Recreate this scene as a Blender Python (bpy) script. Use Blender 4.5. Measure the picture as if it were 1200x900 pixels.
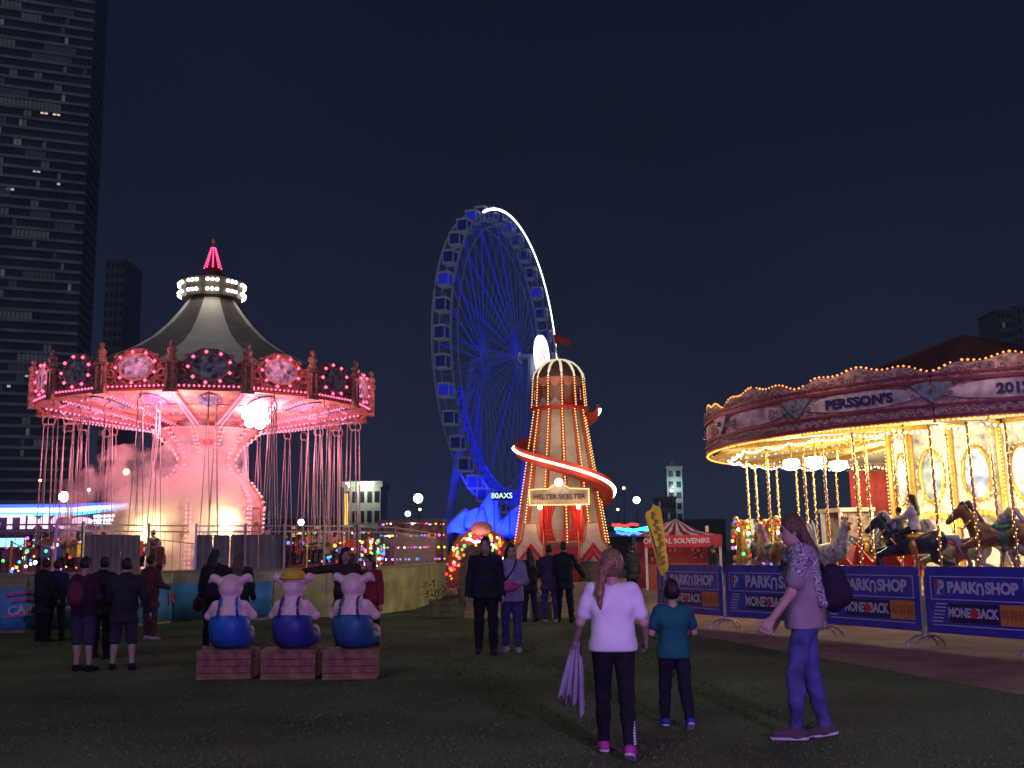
import bpy, math, random
import numpy as np
from mathutils import Vector, Matrix

R = math.radians
PI = math.pi
random.seed(7)
rng = np.random.default_rng(7)
scene = bpy.context.scene
for o in list(bpy.data.objects):
    bpy.data.objects.remove(o)
col = scene.collection

# ------------------------------------------------------------------ camera, sky, light, exposure
F = 1250.0
PITCH = math.atan(198.0 / F)
CAMH = 1.5
cam_d = bpy.data.cameras.new('camera')
cam_d.sensor_width = 36.0
cam_d.lens = F / 1200.0 * 36.0
cam_d.clip_start = 0.1
cam_d.clip_end = 6000.0
cam = bpy.data.objects.new('camera', cam_d)
cam.location = (0, 0, CAMH)
ROLL = R(-0.75)                                # the phone was held a little askew
CAMR = Matrix.Rotation(PI / 2 + PITCH, 3, 'X') @ Matrix.Rotation(ROLL, 3, 'Z')
cam.rotation_euler = CAMR.to_euler()
col.objects.link(cam)
scene.camera = cam

world = bpy.data.worlds.new('World')
scene.world = world
world.use_nodes = True
wn, wl = world.node_tree.nodes, world.node_tree.links
wn.clear()
w_out = wn.new('ShaderNodeOutputWorld')
w_add = wn.new('ShaderNodeAddShader')
w_sky = wn.new('ShaderNodeTexSky')
w_sky.sky_type = 'NISHITA'
w_sky.sun_disc = False
w_sky.sun_elevation = R(-9)
w_sky.sun_rotation = R(160)
w_b1 = wn.new('ShaderNodeBackground')
w_b1.inputs['Strength'].default_value = 0.05
wl.new(w_sky.outputs['Color'], w_b1.inputs['Color'])
w_tc = wn.new('ShaderNodeTexCoord')
w_sep = wn.new('ShaderNodeSeparateXYZ')
w_ramp = wn.new('ShaderNodeValToRGB')          # city glow: brightest at the horizon all round
er = w_ramp.color_ramp.elements
er[0].position = 0.0
er[0].color = (0.015, 0.023, 0.050, 1)
er[1].position = 0.75
er[1].color = (0.0020, 0.0038, 0.0100, 1)
e = w_ramp.color_ramp.elements.new(0.16)
e.color = (0.0100, 0.0150, 0.034, 1)
e = w_ramp.color_ramp.elements.new(0.36)
e.color = (0.0048, 0.0078, 0.0185, 1)
e = w_ramp.color_ramp.elements.new(0.50)
e.color = (0.0030, 0.0056, 0.0145, 1)
w_b2 = wn.new('ShaderNodeBackground')
w_b2.inputs['Strength'].default_value = 1.0
wl.new(w_tc.outputs['Generated'], w_sep.inputs[0])
wl.new(w_sep.outputs['Z'], w_ramp.inputs['Fac'])
w_nz = wn.new('ShaderNodeTexNoise')             # thin uneven cloud in the glow
w_nz.inputs['Scale'].default_value = 2.2
w_nz.inputs['Detail'].default_value = 5
w_mr = wn.new('ShaderNodeMapRange')
w_mr.inputs['From Min'].default_value = 0.3
w_mr.inputs['From Max'].default_value = 0.7
w_mr.inputs['To Min'].default_value = 0.80
w_mr.inputs['To Max'].default_value = 1.18
w_mx = wn.new('ShaderNodeVectorMath')
w_mx.operation = 'SCALE'
wl.new(w_tc.outputs['Generated'], w_nz.inputs['Vector'])
wl.new(w_nz.outputs['Fac'], w_mr.inputs['Value'])
wl.new(w_ramp.outputs['Color'], w_mx.inputs[0])
wl.new(w_mr.outputs['Result'], w_mx.inputs['Scale'])
wl.new(w_mx.outputs['Vector'], w_b2.inputs['Color'])
wl.new(w_b1.outputs[0], w_add.inputs[0])
wl.new(w_b2.outputs[0], w_add.inputs[1])
wl.new(w_add.outputs[0], w_out.inputs['Surface'])

vs = scene.view_settings
vs.view_transform = 'Standard'
vs.look = 'None'
vs.gamma = 1.0
vs.use_curve_mapping = False
vs.exposure = 0.0

scene.render.engine = 'CYCLES'
cy = scene.cycles
cy.use_denoising = True
cy.max_bounces = 5
cy.diffuse_bounces = 2
cy.glossy_bounces = 3
cy.transmission_bounces = 4
cy.volume_bounces = 1
cy.transparent_max_bounces = 8
cy.sample_clamp_indirect = 3.0
cy.caustics_reflective = False
cy.caustics_refractive = False
cy.use_light_tree = True

# the night's one broad light: added for assumed city glow behind the camera
sun_d = bpy.data.lights.new('sun', 'SUN')
sun_d.energy = 0.36
sun_d.angle = R(25)
sun_d.color = (0.84, 0.84, 1.0)
sun = bpy.data.objects.new('sun', sun_d)
sun.rotation_euler = (R(44), 0, R(-28))
sun.location = (-20, -40, 40)
col.objects.link(sun)

# ------------------------------------------------------------------ pixel helpers (photo is 1200 x 900)
def ray(px, py):
    u = (px - 600.0) / F
    v = (450.0 - py) / F
    return CAMR @ Vector((u, v, -1.0))

def at(px, py, Y):
    d = ray(px, py)
    return Vector((0, 0, CAMH)) + d * (Y / d.y)

def ground(px, py):
    d = ray(px, py)
    return Vector((0, 0, CAMH)) + d * (-CAMH / d.z)

# ------------------------------------------------------------------ materials
MATS = {}

def mat(name, rgb, rough=0.75, metal=0.0, var=0.12, scale=6.0, bump=0.0, bscale=60.0, spec=0.3, hue=None):
    if name in MATS:
        return MATS[name]
    m = bpy.data.materials.new(name)
    m.use_nodes = True
    n, l = m.node_tree.nodes, m.node_tree.links
    b = n['Principled BSDF']
    b.inputs['Roughness'].default_value = rough
    b.inputs['Metallic'].default_value = metal
    b.inputs['Specular IOR Level'].default_value = spec
    tc = n.new('ShaderNodeTexCoord')
    nz = n.new('ShaderNodeTexNoise')
    nz.inputs['Scale'].default_value = scale
    nz.inputs['Detail'].default_value = 6
    l.new(tc.outputs['Object'], nz.inputs['Vector'])
    rp = n.new('ShaderNodeValToRGB')
    c2 = hue if hue else rgb
    rp.color_ramp.elements[0].position = 0.3
    rp.color_ramp.elements[1].position = 0.7
    rp.color_ramp.elements[0].color = tuple(max(0, c * (1 - 2 * var)) for c in c2) + (1,)
    rp.color_ramp.elements[1].color = tuple(min(1, c * (1 + var)) for c in rgb) + (1,)
    l.new(nz.outputs['Fac'], rp.inputs['Fac'])
    l.new(rp.outputs['Color'], b.inputs['Base Color'])
    if bump > 0:
        nb = n.new('ShaderNodeTexNoise')
        nb.inputs['Scale'].default_value = bscale
        nb.inputs['Detail'].default_value = 4
        l.new(tc.outputs['Object'], nb.inputs['Vector'])
        bp = n.new('ShaderNodeBump')
        bp.inputs['Strength'].default_value = bump
        bp.inputs['Distance'].default_value = 0.02
        l.new(nb.outputs['Fac'], bp.inputs['Height'])
        l.new(bp.outputs['Normal'], b.inputs['Normal'])
    MATS[name] = m
    return m

def emis(name, rgb, strength, sample=False):
    if name in MATS:
        return MATS[name]
    m = bpy.data.materials.new(name)
    m.use_nodes = True
    n, l = m.node_tree.nodes, m.node_tree.links
    n.clear()
    o = n.new('ShaderNodeOutputMaterial')
    e = n.new('ShaderNodeEmission')
    e.inputs['Color'].default_value = tuple(rgb) + (1,)
    e.inputs['Strength'].default_value = strength
    l.new(e.outputs[0], o.inputs['Surface'])
    m.cycles.emission_sampling = 'AUTO' if sample else 'NONE'
    MATS[name] = m
    return m

def glow_paint(name, rgb, glow, strength, rough=0.6):
    """a surface with a glow put into its colour in place of light on it"""
    if name in MATS:
        return MATS[name]
    m = mat(name, rgb, rough)
    b = m.node_tree.nodes['Principled BSDF']
    b.inputs['Emission Color'].default_value = tuple(glow) + (1,)
    b.inputs['Emission Strength'].default_value = strength
    m.cycles.emission_sampling = 'NONE'
    return m

# ------------------------------------------------------------------ mesh builder
def tag(o, label=None, cat=None, group=None, kind=None):
    if label: o['label'] = label
    if cat: o['category'] = cat
    if group: o['group'] = group
    if kind: o['kind'] = kind
    return o

def empty(name, loc=(0, 0, 0), rz=0.0, label=None, cat=None, group=None):
    o = bpy.data.objects.new(name, None)
    o.empty_display_size = 0.2
    o.location = loc
    o.rotation_euler = (0, 0, rz)
    col.objects.link(o)
    return tag(o, label, cat, group)

def link_mesh(name, me, parent=None, loc=None, rot=None):
    o = bpy.data.objects.new(name, me)
    col.objects.link(o)
    if parent is not None:
        o.parent = parent
    if loc is not None: o.location = loc
    if rot is not None: o.rotation_euler = rot
    return o

def copy_tree(o, parent=None):
    c = o.copy()
    col.objects.link(c)
    c.parent = parent
    for ch in o.children:
        copy_tree(ch, c)
    return c

OCT_V = [(1, 0, 0), (-1, 0, 0), (0, 1, 0), (0, -1, 0), (0, 0, 1), (0, 0, -1)]
OCT_F = [(0, 2, 4), (2, 1, 4), (1, 3, 4), (3, 0, 4), (2, 0, 5), (1, 2, 5), (3, 1, 5), (0, 3, 5)]

class MB:
    def __init__(s):
        s.v, s.f, s.mi, s.m = [], [], [], 0

    def add(s, vs, fs):
        b = len(s.v)
        s.v += [tuple(p) for p in vs]
        for f in fs:
            s.f.append([i + b for i in f])
            s.mi.append(s.m)
        return s

    def box(s, c, d, rz=0.0, M=None):
        hx, hy, hz = d[0] / 2, d[1] / 2, d[2] / 2
        pts = [Vector((x, y, z)) for z in (-hz, hz) for x, y in ((-hx, -hy), (hx, -hy), (hx, hy), (-hx, hy))]
        if M is None:
            M = Matrix.Rotation(rz, 3, 'Z')
        c = Vector(c)
        return s.add([M @ p + c for p in pts], [(3, 2, 1, 0), (4, 5, 6, 7), (0, 1, 5, 4), (1, 2, 6, 5), (2, 3, 7, 6), (3, 0, 4, 7)])

    def bar(s, a, b, w, h=None):
        """square bar from a to b"""
        return s.tube([a, b], w / 2 * 1.41, 4, h=h, off=PI / 4)

    def tube(s, pts, r, n=6, closed=False, cap=True, h=None, off=0.0):
        pts = [Vector(p) for p in pts]
        rs = r if isinstance(r, (list, tuple)) else [r] * len(pts)
        k = len(pts)
        vs = []
        up = Vector((0, 0, 1))
        for i, p in enumerate(pts):
            if closed:
                t = pts[(i + 1) % k] - pts[i - 1]
            else:
                t = pts[min(i + 1, k - 1)] - pts[max(i - 1, 0)]
            t = t.normalized() if t.length > 1e-9 else Vector((0, 0, 1))
            ref = up if abs(t.z) < 0.95 else Vector((0, 1, 0))
            a = t.cross(ref).normalized()
            b = a.cross(t).normalized()
            for j in range(n):
                q = 2 * PI * j / n + off
                vs.append(p + (a * math.cos(q) + b * math.sin(q)) * rs[i])
        fs = []
        for i in range(k if closed else k - 1):
            i2 = (i + 1) % k
            for j in range(n):
                j2 = (j + 1) % n
                fs.append((i * n + j, i * n + j2, i2 * n + j2, i2 * n + j))
        if cap and not closed:
            fs.append(tuple(range(n))[::-1])
            fs.append(tuple((k - 1) * n + j for j in range(n)))
        return s.add(vs, fs)

    def lathe(s, prof, n=24, c=(0, 0, 0), a0=0.0, a1=2 * PI):
        full = abs(a1 - a0 - 2 * PI) < 1e-6
        m = n if full else n + 1
        vs, fs = [], []
        for j in range(m):
            a = a0 + (a1 - a0) * j / n
            for r, z in prof:
                vs.append((c[0] + r * math.cos(a), c[1] + r * math.sin(a), c[2] + z))
        L = len(prof)
        for j in range(n):
            j2 = (j + 1) % m
            for i in range(L - 1):
                fs.append((j * L + i, j2 * L + i, j2 * L + i + 1, j * L + i + 1))
        return s.add(vs, fs)

    def ball(s, c, r, sz=1.0):
        return s.add([(c[0] + x * r, c[1] + y * r, c[2] + z * r * sz) for x, y, z in OCT_V], OCT_F)

    def sphere(s, c, r, n=10, m=7, sz=1.0):
        prof = [(max(1e-4, r * math.sin(PI * i / m)), -r * math.cos(PI * i / m) * sz) for i in range(m + 1)]
        return s.lathe(prof, n, c)

    def quad(s, a, b, c, d):
        return s.add([a, b, c, d], [(0, 1, 2, 3)])

    def prism(s, poly, a, ux, uy, un, th):
        """extrude a 2-D outline (in ux, uy from a) by th along un"""
        a, ux, uy, un = Vector(a), Vector(ux), Vector(uy), Vector(un)
        k = len(poly)
        vs = [a + ux * p[0] + uy * p[1] for p in poly] + [a + ux * p[0] + uy * p[1] + un * th for p in poly]
        fs = [tuple(range(k))[::-1], tuple(range(k, 2 * k))]
        for i in range(k):
            j = (i + 1) % k
            fs.append((i, j, k + j, k + i))
        return s.add(vs, fs)

    def mesh(s, name, mats, smooth=False):
        me = bpy.data.meshes.new(name)
        me.from_pydata(s.v, [], s.f)
        for m in (mats if isinstance(mats, (list, tuple)) else [mats]):
            me.materials.append(m)
        if max(s.mi, default=0):
            me.polygons.foreach_set('material_index', s.mi)
        if smooth:
            me.polygons.foreach_set('use_smooth', [True] * len(me.polygons))
        me.update()
        return me

    def build(s, name, mats, parent=None, smooth=False, loc=None, rot=None, kind=None):
        o = link_mesh(name, s.mesh(name, mats, smooth), parent, loc, rot)
        if kind is None and parent is not None and ('bulb' in name or name in ('lamp_cluster', 'jewel_lamp', 'gilt_flower')): kind = 'stuff'
        if kind: o['kind'] = kind
        return o

def text_mesh(txt, size, m, name, parent=None, M=None, depth=0.01, align='CENTER', wide=1.0, bold=0.0, space=1.0):
    cu = bpy.data.curves.new('letters', 'FONT')
    cu.body = txt
    cu.size = size
    cu.extrude = depth
    cu.offset = bold
    cu.align_x = align
    cu.align_y = 'CENTER'
    cu.space_character = space
    cu.resolution_u = 3
    ob = bpy.data.objects.new('letters', cu)
    col.objects.link(ob)
    bpy.context.view_layer.update()
    me = bpy.data.meshes.new_from_object(ob.evaluated_get(bpy.context.evaluated_depsgraph_get()))
    bpy.data.objects.remove(ob)
    bpy.data.curves.remove(cu)
    me.materials.clear()
    me.materials.append(m)
    if wide != 1.0:
        me.transform(Matrix.Diagonal((wide, 1, 1, 1)))
    o = link_mesh(name, me, parent)
    if M is not None:
        o.matrix_local = M
    return o

def frame_matrix(p, xdir, nrm):
    """local x along xdir, local z (letter front) along nrm, y up"""
    x = Vector(xdir).normalized()
    z = Vector(nrm).normalized()
    y = z.cross(x).normalized()
    x = y.cross(z)
    m = Matrix((x, y, z)).transposed().to_4x4()
    m.translation = Vector(p)
    return m

def lamp(name, kind, loc, energy, color, parent=None, radius=0.15, spot=None, target=None, blend=0.5):
    d = bpy.data.lights.new(name, kind)
    d.energy = energy
    d.color = color
    if kind in ('POINT', 'SPOT'):
        d.shadow_soft_size = radius
    if kind == 'SPOT':
        d.spot_size = R(spot)
        d.spot_blend = blend
    o = bpy.data.objects.new(name, d)
    o.location = loc
    if target is not None:
        o.rotation_euler = (Vector(target) - Vector(loc)).to_track_quat('-Z', 'Y').to_euler()
    col.objects.link(o)
    if parent is not None:
        o.parent = parent
    return o

# ------------------------------------------------------------------ soft bodies: a distance field meshed with surface nets
class Sdf:
    def __init__(s):
        s.p = []
        s.clips = []

    def cap(s, a, b, ra, rb=None, k=0.02, sub=False):
        s.p.append(('c', np.array(a, float), np.array(b, float), ra, ra if rb is None else rb, k, sub))
        return s

    def ell(s, c, r, k=0.02, sub=False, M=None):
        s.p.append(('e', np.array(c, float), np.array(r, float), M, None, k, sub))
        return s

    def clip(s, p, n):
        s.clips.append((np.array(p, float), np.array(n, float)))
        return s

    def box(s, q):
        if q[0] == 'c':
            lo = np.minimum(q[1] - q[3], q[2] - q[4])
            hi = np.maximum(q[1] + q[3], q[2] + q[4])
        else:
            r = max(q[2]) if q[3] is not None else q[2]
            lo, hi = q[1] - r, q[1] + r
        return lo, hi

    def grid(s, h, fold=0.0, ff=40.0):
        bs = [s.box(q) for q in s.p if not q[6]]
        lo = np.min([b[0] for b in bs], 0) - 3 * h
        hi = np.max([b[1] for b in bs], 0) + 3 * h
        n = np.ceil((hi - lo) / h).astype(int) + 1
        ax = [lo[i] + h * np.arange(n[i]) for i in range(3)]
        D = np.full(n, 0.5, np.float32)
        for q in s.p:
            b0, b1 = s.box(q)
            k = q[5]
            i0 = np.clip(((b0 - k - 2 * h - lo) / h).astype(int), 0, n)
            i1 = np.clip(((b1 + k + 2 * h - lo) / h).astype(int) + 2, 0, n)
            if np.any(i1 <= i0):
                continue
            sl = tuple(slice(i0[i], i1[i]) for i in range(3))
            X = ax[0][sl[0]][:, None, None]
            Y = ax[1][sl[1]][None, :, None]
            Z = ax[2][sl[2]][None, None, :]
            if q[0] == 'c':
                a, b = q[1], q[2]
                d = b - a
                dd = max(float(d @ d), 1e-9)
                t = np.clip(((X - a[0]) * d[0] + (Y - a[1]) * d[1] + (Z - a[2]) * d[2]) / dd, 0, 1)
                v = np.sqrt((X - a[0] - t * d[0]) ** 2 + (Y - a[1] - t * d[1]) ** 2 + (Z - a[2] - t * d[2]) ** 2) - (q[3] + (q[4] - q[3]) * t)
            else:
                c, r, M = q[1], q[2], q[3]
                x, y, z = X - c[0], Y - c[1], Z - c[2]
                if M is not None:
                    x, y, z = (M[0][0] * x + M[1][0] * y + M[2][0] * z, M[0][1] * x + M[1][1] * y + M[2][1] * z, M[0][2] * x + M[1][2] * y + M[2][2] * z)
                k0 = np.sqrt((x / r[0]) ** 2 + (y / r[1]) ** 2 + (z / r[2]) ** 2)
                k1 = np.sqrt((x / r[0] ** 2) ** 2 + (y / r[1] ** 2) ** 2 + (z / r[2] ** 2) ** 2) + 1e-6
                v = k0 * (k0 - 1) / k1
            A = D[sl]
            if q[6]:
                t = np.clip(0.5 - 0.5 * (A + v) / k, 0, 1)
                D[sl] = A * (1 - t) - v * t + k * t * (1 - t)
            else:
                t = np.clip(0.5 + 0.5 * (A - v) / k, 0, 1)
                D[sl] = A * (1 - t) + v * t - k * t * (1 - t)
        X, Y, Z = ax[0][:, None, None], ax[1][None, :, None], ax[2][None, None, :]
        if fold:
            ph = rng.uniform(0, 6, 4)
            w = np.sin(ff * (Z + 0.35 * X) + 2.2 * np.sin(9 * X + ph[0]) + ph[1]) * np.sin(0.45 * ff * (X - 0.5 * Z + Y) + ph[2]) + 0.7 * np.sin(0.5 * ff * (Z - 0.8 * Y) + ph[3])
            D += (fold * w).astype(np.float32)
        for p, m in s.clips:
            D = np.maximum(D, (X - p[0]) * m[0] + (Y - p[1]) * m[1] + (Z - p[2]) * m[2]).astype(np.float32)
        return D, lo

    def arrays(s, h, fold=0.0, ff=40.0):
        D, lo = s.grid(h, fold, ff)
        S = D < 0
        nx, ny, nz = D.shape
        cs = np.zeros((nx - 1, ny - 1, nz - 1), np.int8)
        for i in (0, 1):
            for j in (0, 1):
                for k in (0, 1):
                    cs += S[i:nx - 1 + i, j:ny - 1 + j, k:nz - 1 + k]
        act = (cs > 0) & (cs < 8)
        I = np.argwhere(act)
        idx = np.full(act.shape, -1, np.int32)
        idx[act] = np.arange(len(I))
        acc = np.zeros((len(I), 3))
        cnt = np.zeros(len(I))
        C = [(i, j, k) for i in (0, 1) for j in (0, 1) for k in (0, 1)]
        for a in C:
            for axn in range(3):
                if a[axn]:
                    continue
                b = list(a); b[axn] = 1
                da = D[I[:, 0] + a[0], I[:, 1] + a[1], I[:, 2] + a[2]]
                db = D[I[:, 0] + b[0], I[:, 1] + b[1], I[:, 2] + b[2]]
                m = (da < 0) != (db < 0)
                t = np.where(m, da / np.where(m, da - db, 1), 0)
                p = np.tile(np.array(a, float), (len(I), 1))
                p[:, axn] += t
                acc[m] += p[m]
                cnt[m] += 1
        V = lo + h * (I + acc / cnt[:, None])
        Q = []
        for axn in range(3):
            sl0 = [slice(1, -1)] * 3; sl1 = [slice(1, -1)] * 3
            sl0[axn] = slice(0, -1); sl1[axn] = slice(1, None)
            A, B = S[tuple(sl0)], S[tuple(sl1)]
            for flip in (False, True):
                E = np.argwhere((A & ~B) if not flip else (~A & B))
                if not len(E):
                    continue
                base = E.copy()
                o1, o2 = [(1, 2), (2, 0), (0, 1)][axn]
                base[:, o1] += 1; base[:, o2] += 1
                def cell(d1, d2):
                    q = base.copy()
                    q[:, o1] += d1; q[:, o2] += d2
                    return idx[q[:, 0], q[:, 1], q[:, 2]]
                q = np.stack([cell(-1, -1), cell(0, -1), cell(0, 0), cell(-1, 0)], 1)
                Q.append(q if not flip else q[:, ::-1])
        return V, (np.concatenate(Q) if Q else np.zeros((0, 4), int))

    def mesh(s, name, m, h, fold=0.0, ff=40.0, scale=1.0, off=(0, 0, 0)):
        V, Q = s.arrays(h, fold, ff)
        V = (V + np.array(off)) * scale
        me = bpy.data.meshes.new(name)
        me.vertices.add(len(V))
        me.vertices.foreach_set('co', V.astype(np.float32).ravel())
        me.loops.add(len(Q) * 4)
        me.loops.foreach_set('vertex_index', Q.astype(np.int32).ravel())
        me.polygons.add(len(Q))
        me.polygons.foreach_set('loop_start', np.arange(0, 4 * len(Q), 4, dtype=np.int32))
        me.polygons.foreach_set('use_smooth', np.ones(len(Q), bool))
        me.update(calc_edges=True)
        me.validate()
        me.materials.append(m)
        return me

    def build(s, name, m, parent, h, fold=0.0, ff=40.0, scale=1.0, off=(0, 0, 0)):
        return link_mesh(name, s.mesh(name, m, h, fold, ff, scale, off), parent)

# ------------------------------------------------------------------ common materials
WARM = emis('bulb_warm', (1.0, 0.40, 0.08), 2.2)
GOLDB = emis('bulb_gold', (1.0, 0.56, 0.18), 2.6)
WHITEB = emis('bulb_white', (1.0, 0.90, 0.74), 7.0)
PINKB = emis('bulb_pink', (1.0, 0.12, 0.30), 2.6)
PINKW = emis('bulb_pale_pink', (1.0, 0.30, 0.50), 2.4)
COOLB = emis('bulb_cool', (0.75, 0.95, 1.0), 9.0)
REDB = emis('bulb_red', (1.0, 0.05, 0.04), 2.0)
BLUEB = emis('bulb_blue', (0.05, 0.15, 1.0), 4.0)
CYANB = emis('bulb_cyan', (0.05, 0.6, 1.0), 3.0)
GREENB = emis('bulb_green', (0.08, 0.9, 0.25), 2.5)
ORANGEB = emis('bulb_orange', (1.0, 0.24, 0.03), 2.2)
YELLOWB = emis('bulb_yellow', (1.0, 0.62, 0.05), 2.0)
MAGB = emis('bulb_magenta', (1.0, 0.08, 0.75), 3.5)
STEEL = mat('galvanised_steel', (0.42, 0.42, 0.44), 0.45, 0.7)
DARKSTEEL = mat('dark_steel', (0.06, 0.06, 0.07), 0.5, 0.5)
GOLD = mat('gold_paint', (0.62, 0.37, 0.08), 0.35, 0.5, 0.2, 12)
BRASS = mat('brass', (0.75, 0.52, 0.18), 0.25, 0.9)
CREAM = mat('cream_paint', (0.66, 0.60, 0.48), 0.6, var=0.10, scale=3)
WHITEP = mat('white_paint', (0.72, 0.71, 0.69), 0.55, var=0.08, scale=4)
REDP = mat('red_paint', (0.50, 0.035, 0.025), 0.5, var=0.12)
DRED = mat('dark_red_paint', (0.20, 0.022, 0.025), 0.55, var=0.2)
GREENP = mat('green_paint', (0.05, 0.18, 0.12), 0.5)
BLUEP = mat('blue_paint', (0.05, 0.12, 0.42), 0.5)
TEALP = mat('teal_paint', (0.08, 0.30, 0.36), 0.5)
PINKP = mat('pink_paint', (0.70, 0.30, 0.32), 0.5)
WOOD = mat('stained_wood', (0.27, 0.13, 0.085), 0.7, var=0.25, scale=9, bump=0.3, bscale=40)
PALEWOOD = mat('pale_timber', (0.33, 0.24, 0.16), 0.75, var=0.2, scale=8)

# ------------------------------------------------------------------ ground
def ground_sheet(name, pts, m, z):
    b = MB()
    b.add([(x, y, z) for x, y in pts], [tuple(range(len(pts)))])
    o = b.build(name, m)
    o['kind'] = 'structure'
    return o

turf = mat('dark_turf', (0.105, 0.145, 0.066), 0.95, var=0.2, scale=0.45, bump=0.6, bscale=55, spec=0.05, hue=(0.095, 0.112, 0.058))
pave = mat('pink_paving', (0.27, 0.15, 0.15), 0.85, var=0.18, scale=1.5, bump=0.3, bscale=30, spec=0.15)
sand = mat('buff_paving', (0.24, 0.19, 0.14), 0.9, var=0.2, scale=0.8, bump=0.3, bscale=20, spec=0.1)
asph = mat('asphalt', (0.05, 0.05, 0.055), 0.9, var=0.2, scale=0.3)
ground_sheet('ground', [(-3000, -300), (3000, -300), (3000, 3500), (-3000, 3500)], asph, -0.03)
ground_sheet('lawn', [(-60, -40), (14, -40), (14, 90), (-60, 90)], turf, 0.0)
gA, gB = ground(800, 742), ground(1200, 815)
dv = (gA - gB)
gC = gA + dv * 0.9
gD = gB - dv * 0.9
ground_sheet('paved_path', [(gD.x, gD.y), (40, gD.y - 6), (40, 60), (12, 60), (gC.x, gC.y), (gA.x, gA.y), (gB.x, gB.y)], pave, 0.004)
ground_sheet('forecourt', [(-1.2, 25.5), (3.4, 25.0), (6.5, 30), (14, 48), (14, 88), (-8, 88), (-1.6, 36)], sand, 0.006)

# short mown grass over the near lawn
def grass_patch():
    b_v, b_f = [], []
    r = np.random.default_rng(3)
    N = 46000
    d = 6.2 + 15.0 * r.random(N) ** 1.5
    x = (r.random(N) - 0.5) * 1.12 * d
    keep = np.ones(N, bool)
    for i in range(N):
        # leave the paved path bare
        t = (gA.y - d[i]) / (gA.y - gB.y)
        if x[i] > gA.x + (gB.x - gA.x) * t - 0.05:
            keep[i] = False
    x, d = x[keep], d[keep]
    N = len(x)
    a = r.random(N) * 2 * PI
    hh = 0.008 + 0.014 * r.random(N)
    ww = 0.004 + 0.004 * r.random(N) + 0.0004 * d
    lx, ly = (r.random(N) - .5) * 0.03, (r.random(N) - .5) * 0.03
    V = np.zeros((N, 3, 3))
    V[:, 0] = np.stack([x - ww * np.cos(a), d - ww * np.sin(a), np.zeros(N)], 1)
    V[:, 1] = np.stack([x + ww * np.cos(a), d + ww * np.sin(a), np.zeros(N)], 1)
    V[:, 2] = np.stack([x + lx, d + ly, hh], 1)
    me = bpy.data.meshes.new('grass')
    me.from_pydata(V.reshape(-1, 3).tolist(), [], np.arange(3 * N).reshape(-1, 3).tolist())
    me.materials.append(mat('grass_blade', (0.105, 0.145, 0.066), 0.9, var=0.15, scale=0.8, spec=0.05, hue=(0.100, 0.125, 0.060)))
    o = link_mesh('grass', me)
    tag(o, 'short worn dark grass covering the lawn', 'grass', kind='stuff')
grass_patch()

def face_cam(p):
    return math.atan2(-p[1], -p[0]) + PI / 2

def oval(rx, ry, n=20, a0=0.0):
    return [(rx * math.cos(a0 + 2 * PI * i / n), ry * math.sin(a0 + 2 * PI * i / n)) for i in range(n)]

# ------------------------------------------------------------------ chair swing ride
SW = at(239, 640, 43.5); SW.z = 0
sw = empty('chair_swing_ride', SW, face_cam(SW), 'tall chair swing ride with striped tent top, pink bulbs and a smoke filled column', 'swing ride')
SR = 6.4
NB = 16
ZB, ZT = 7.42, 8.55
def swdir(a): return Vector((math.cos(a), math.sin(a), 0))

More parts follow.
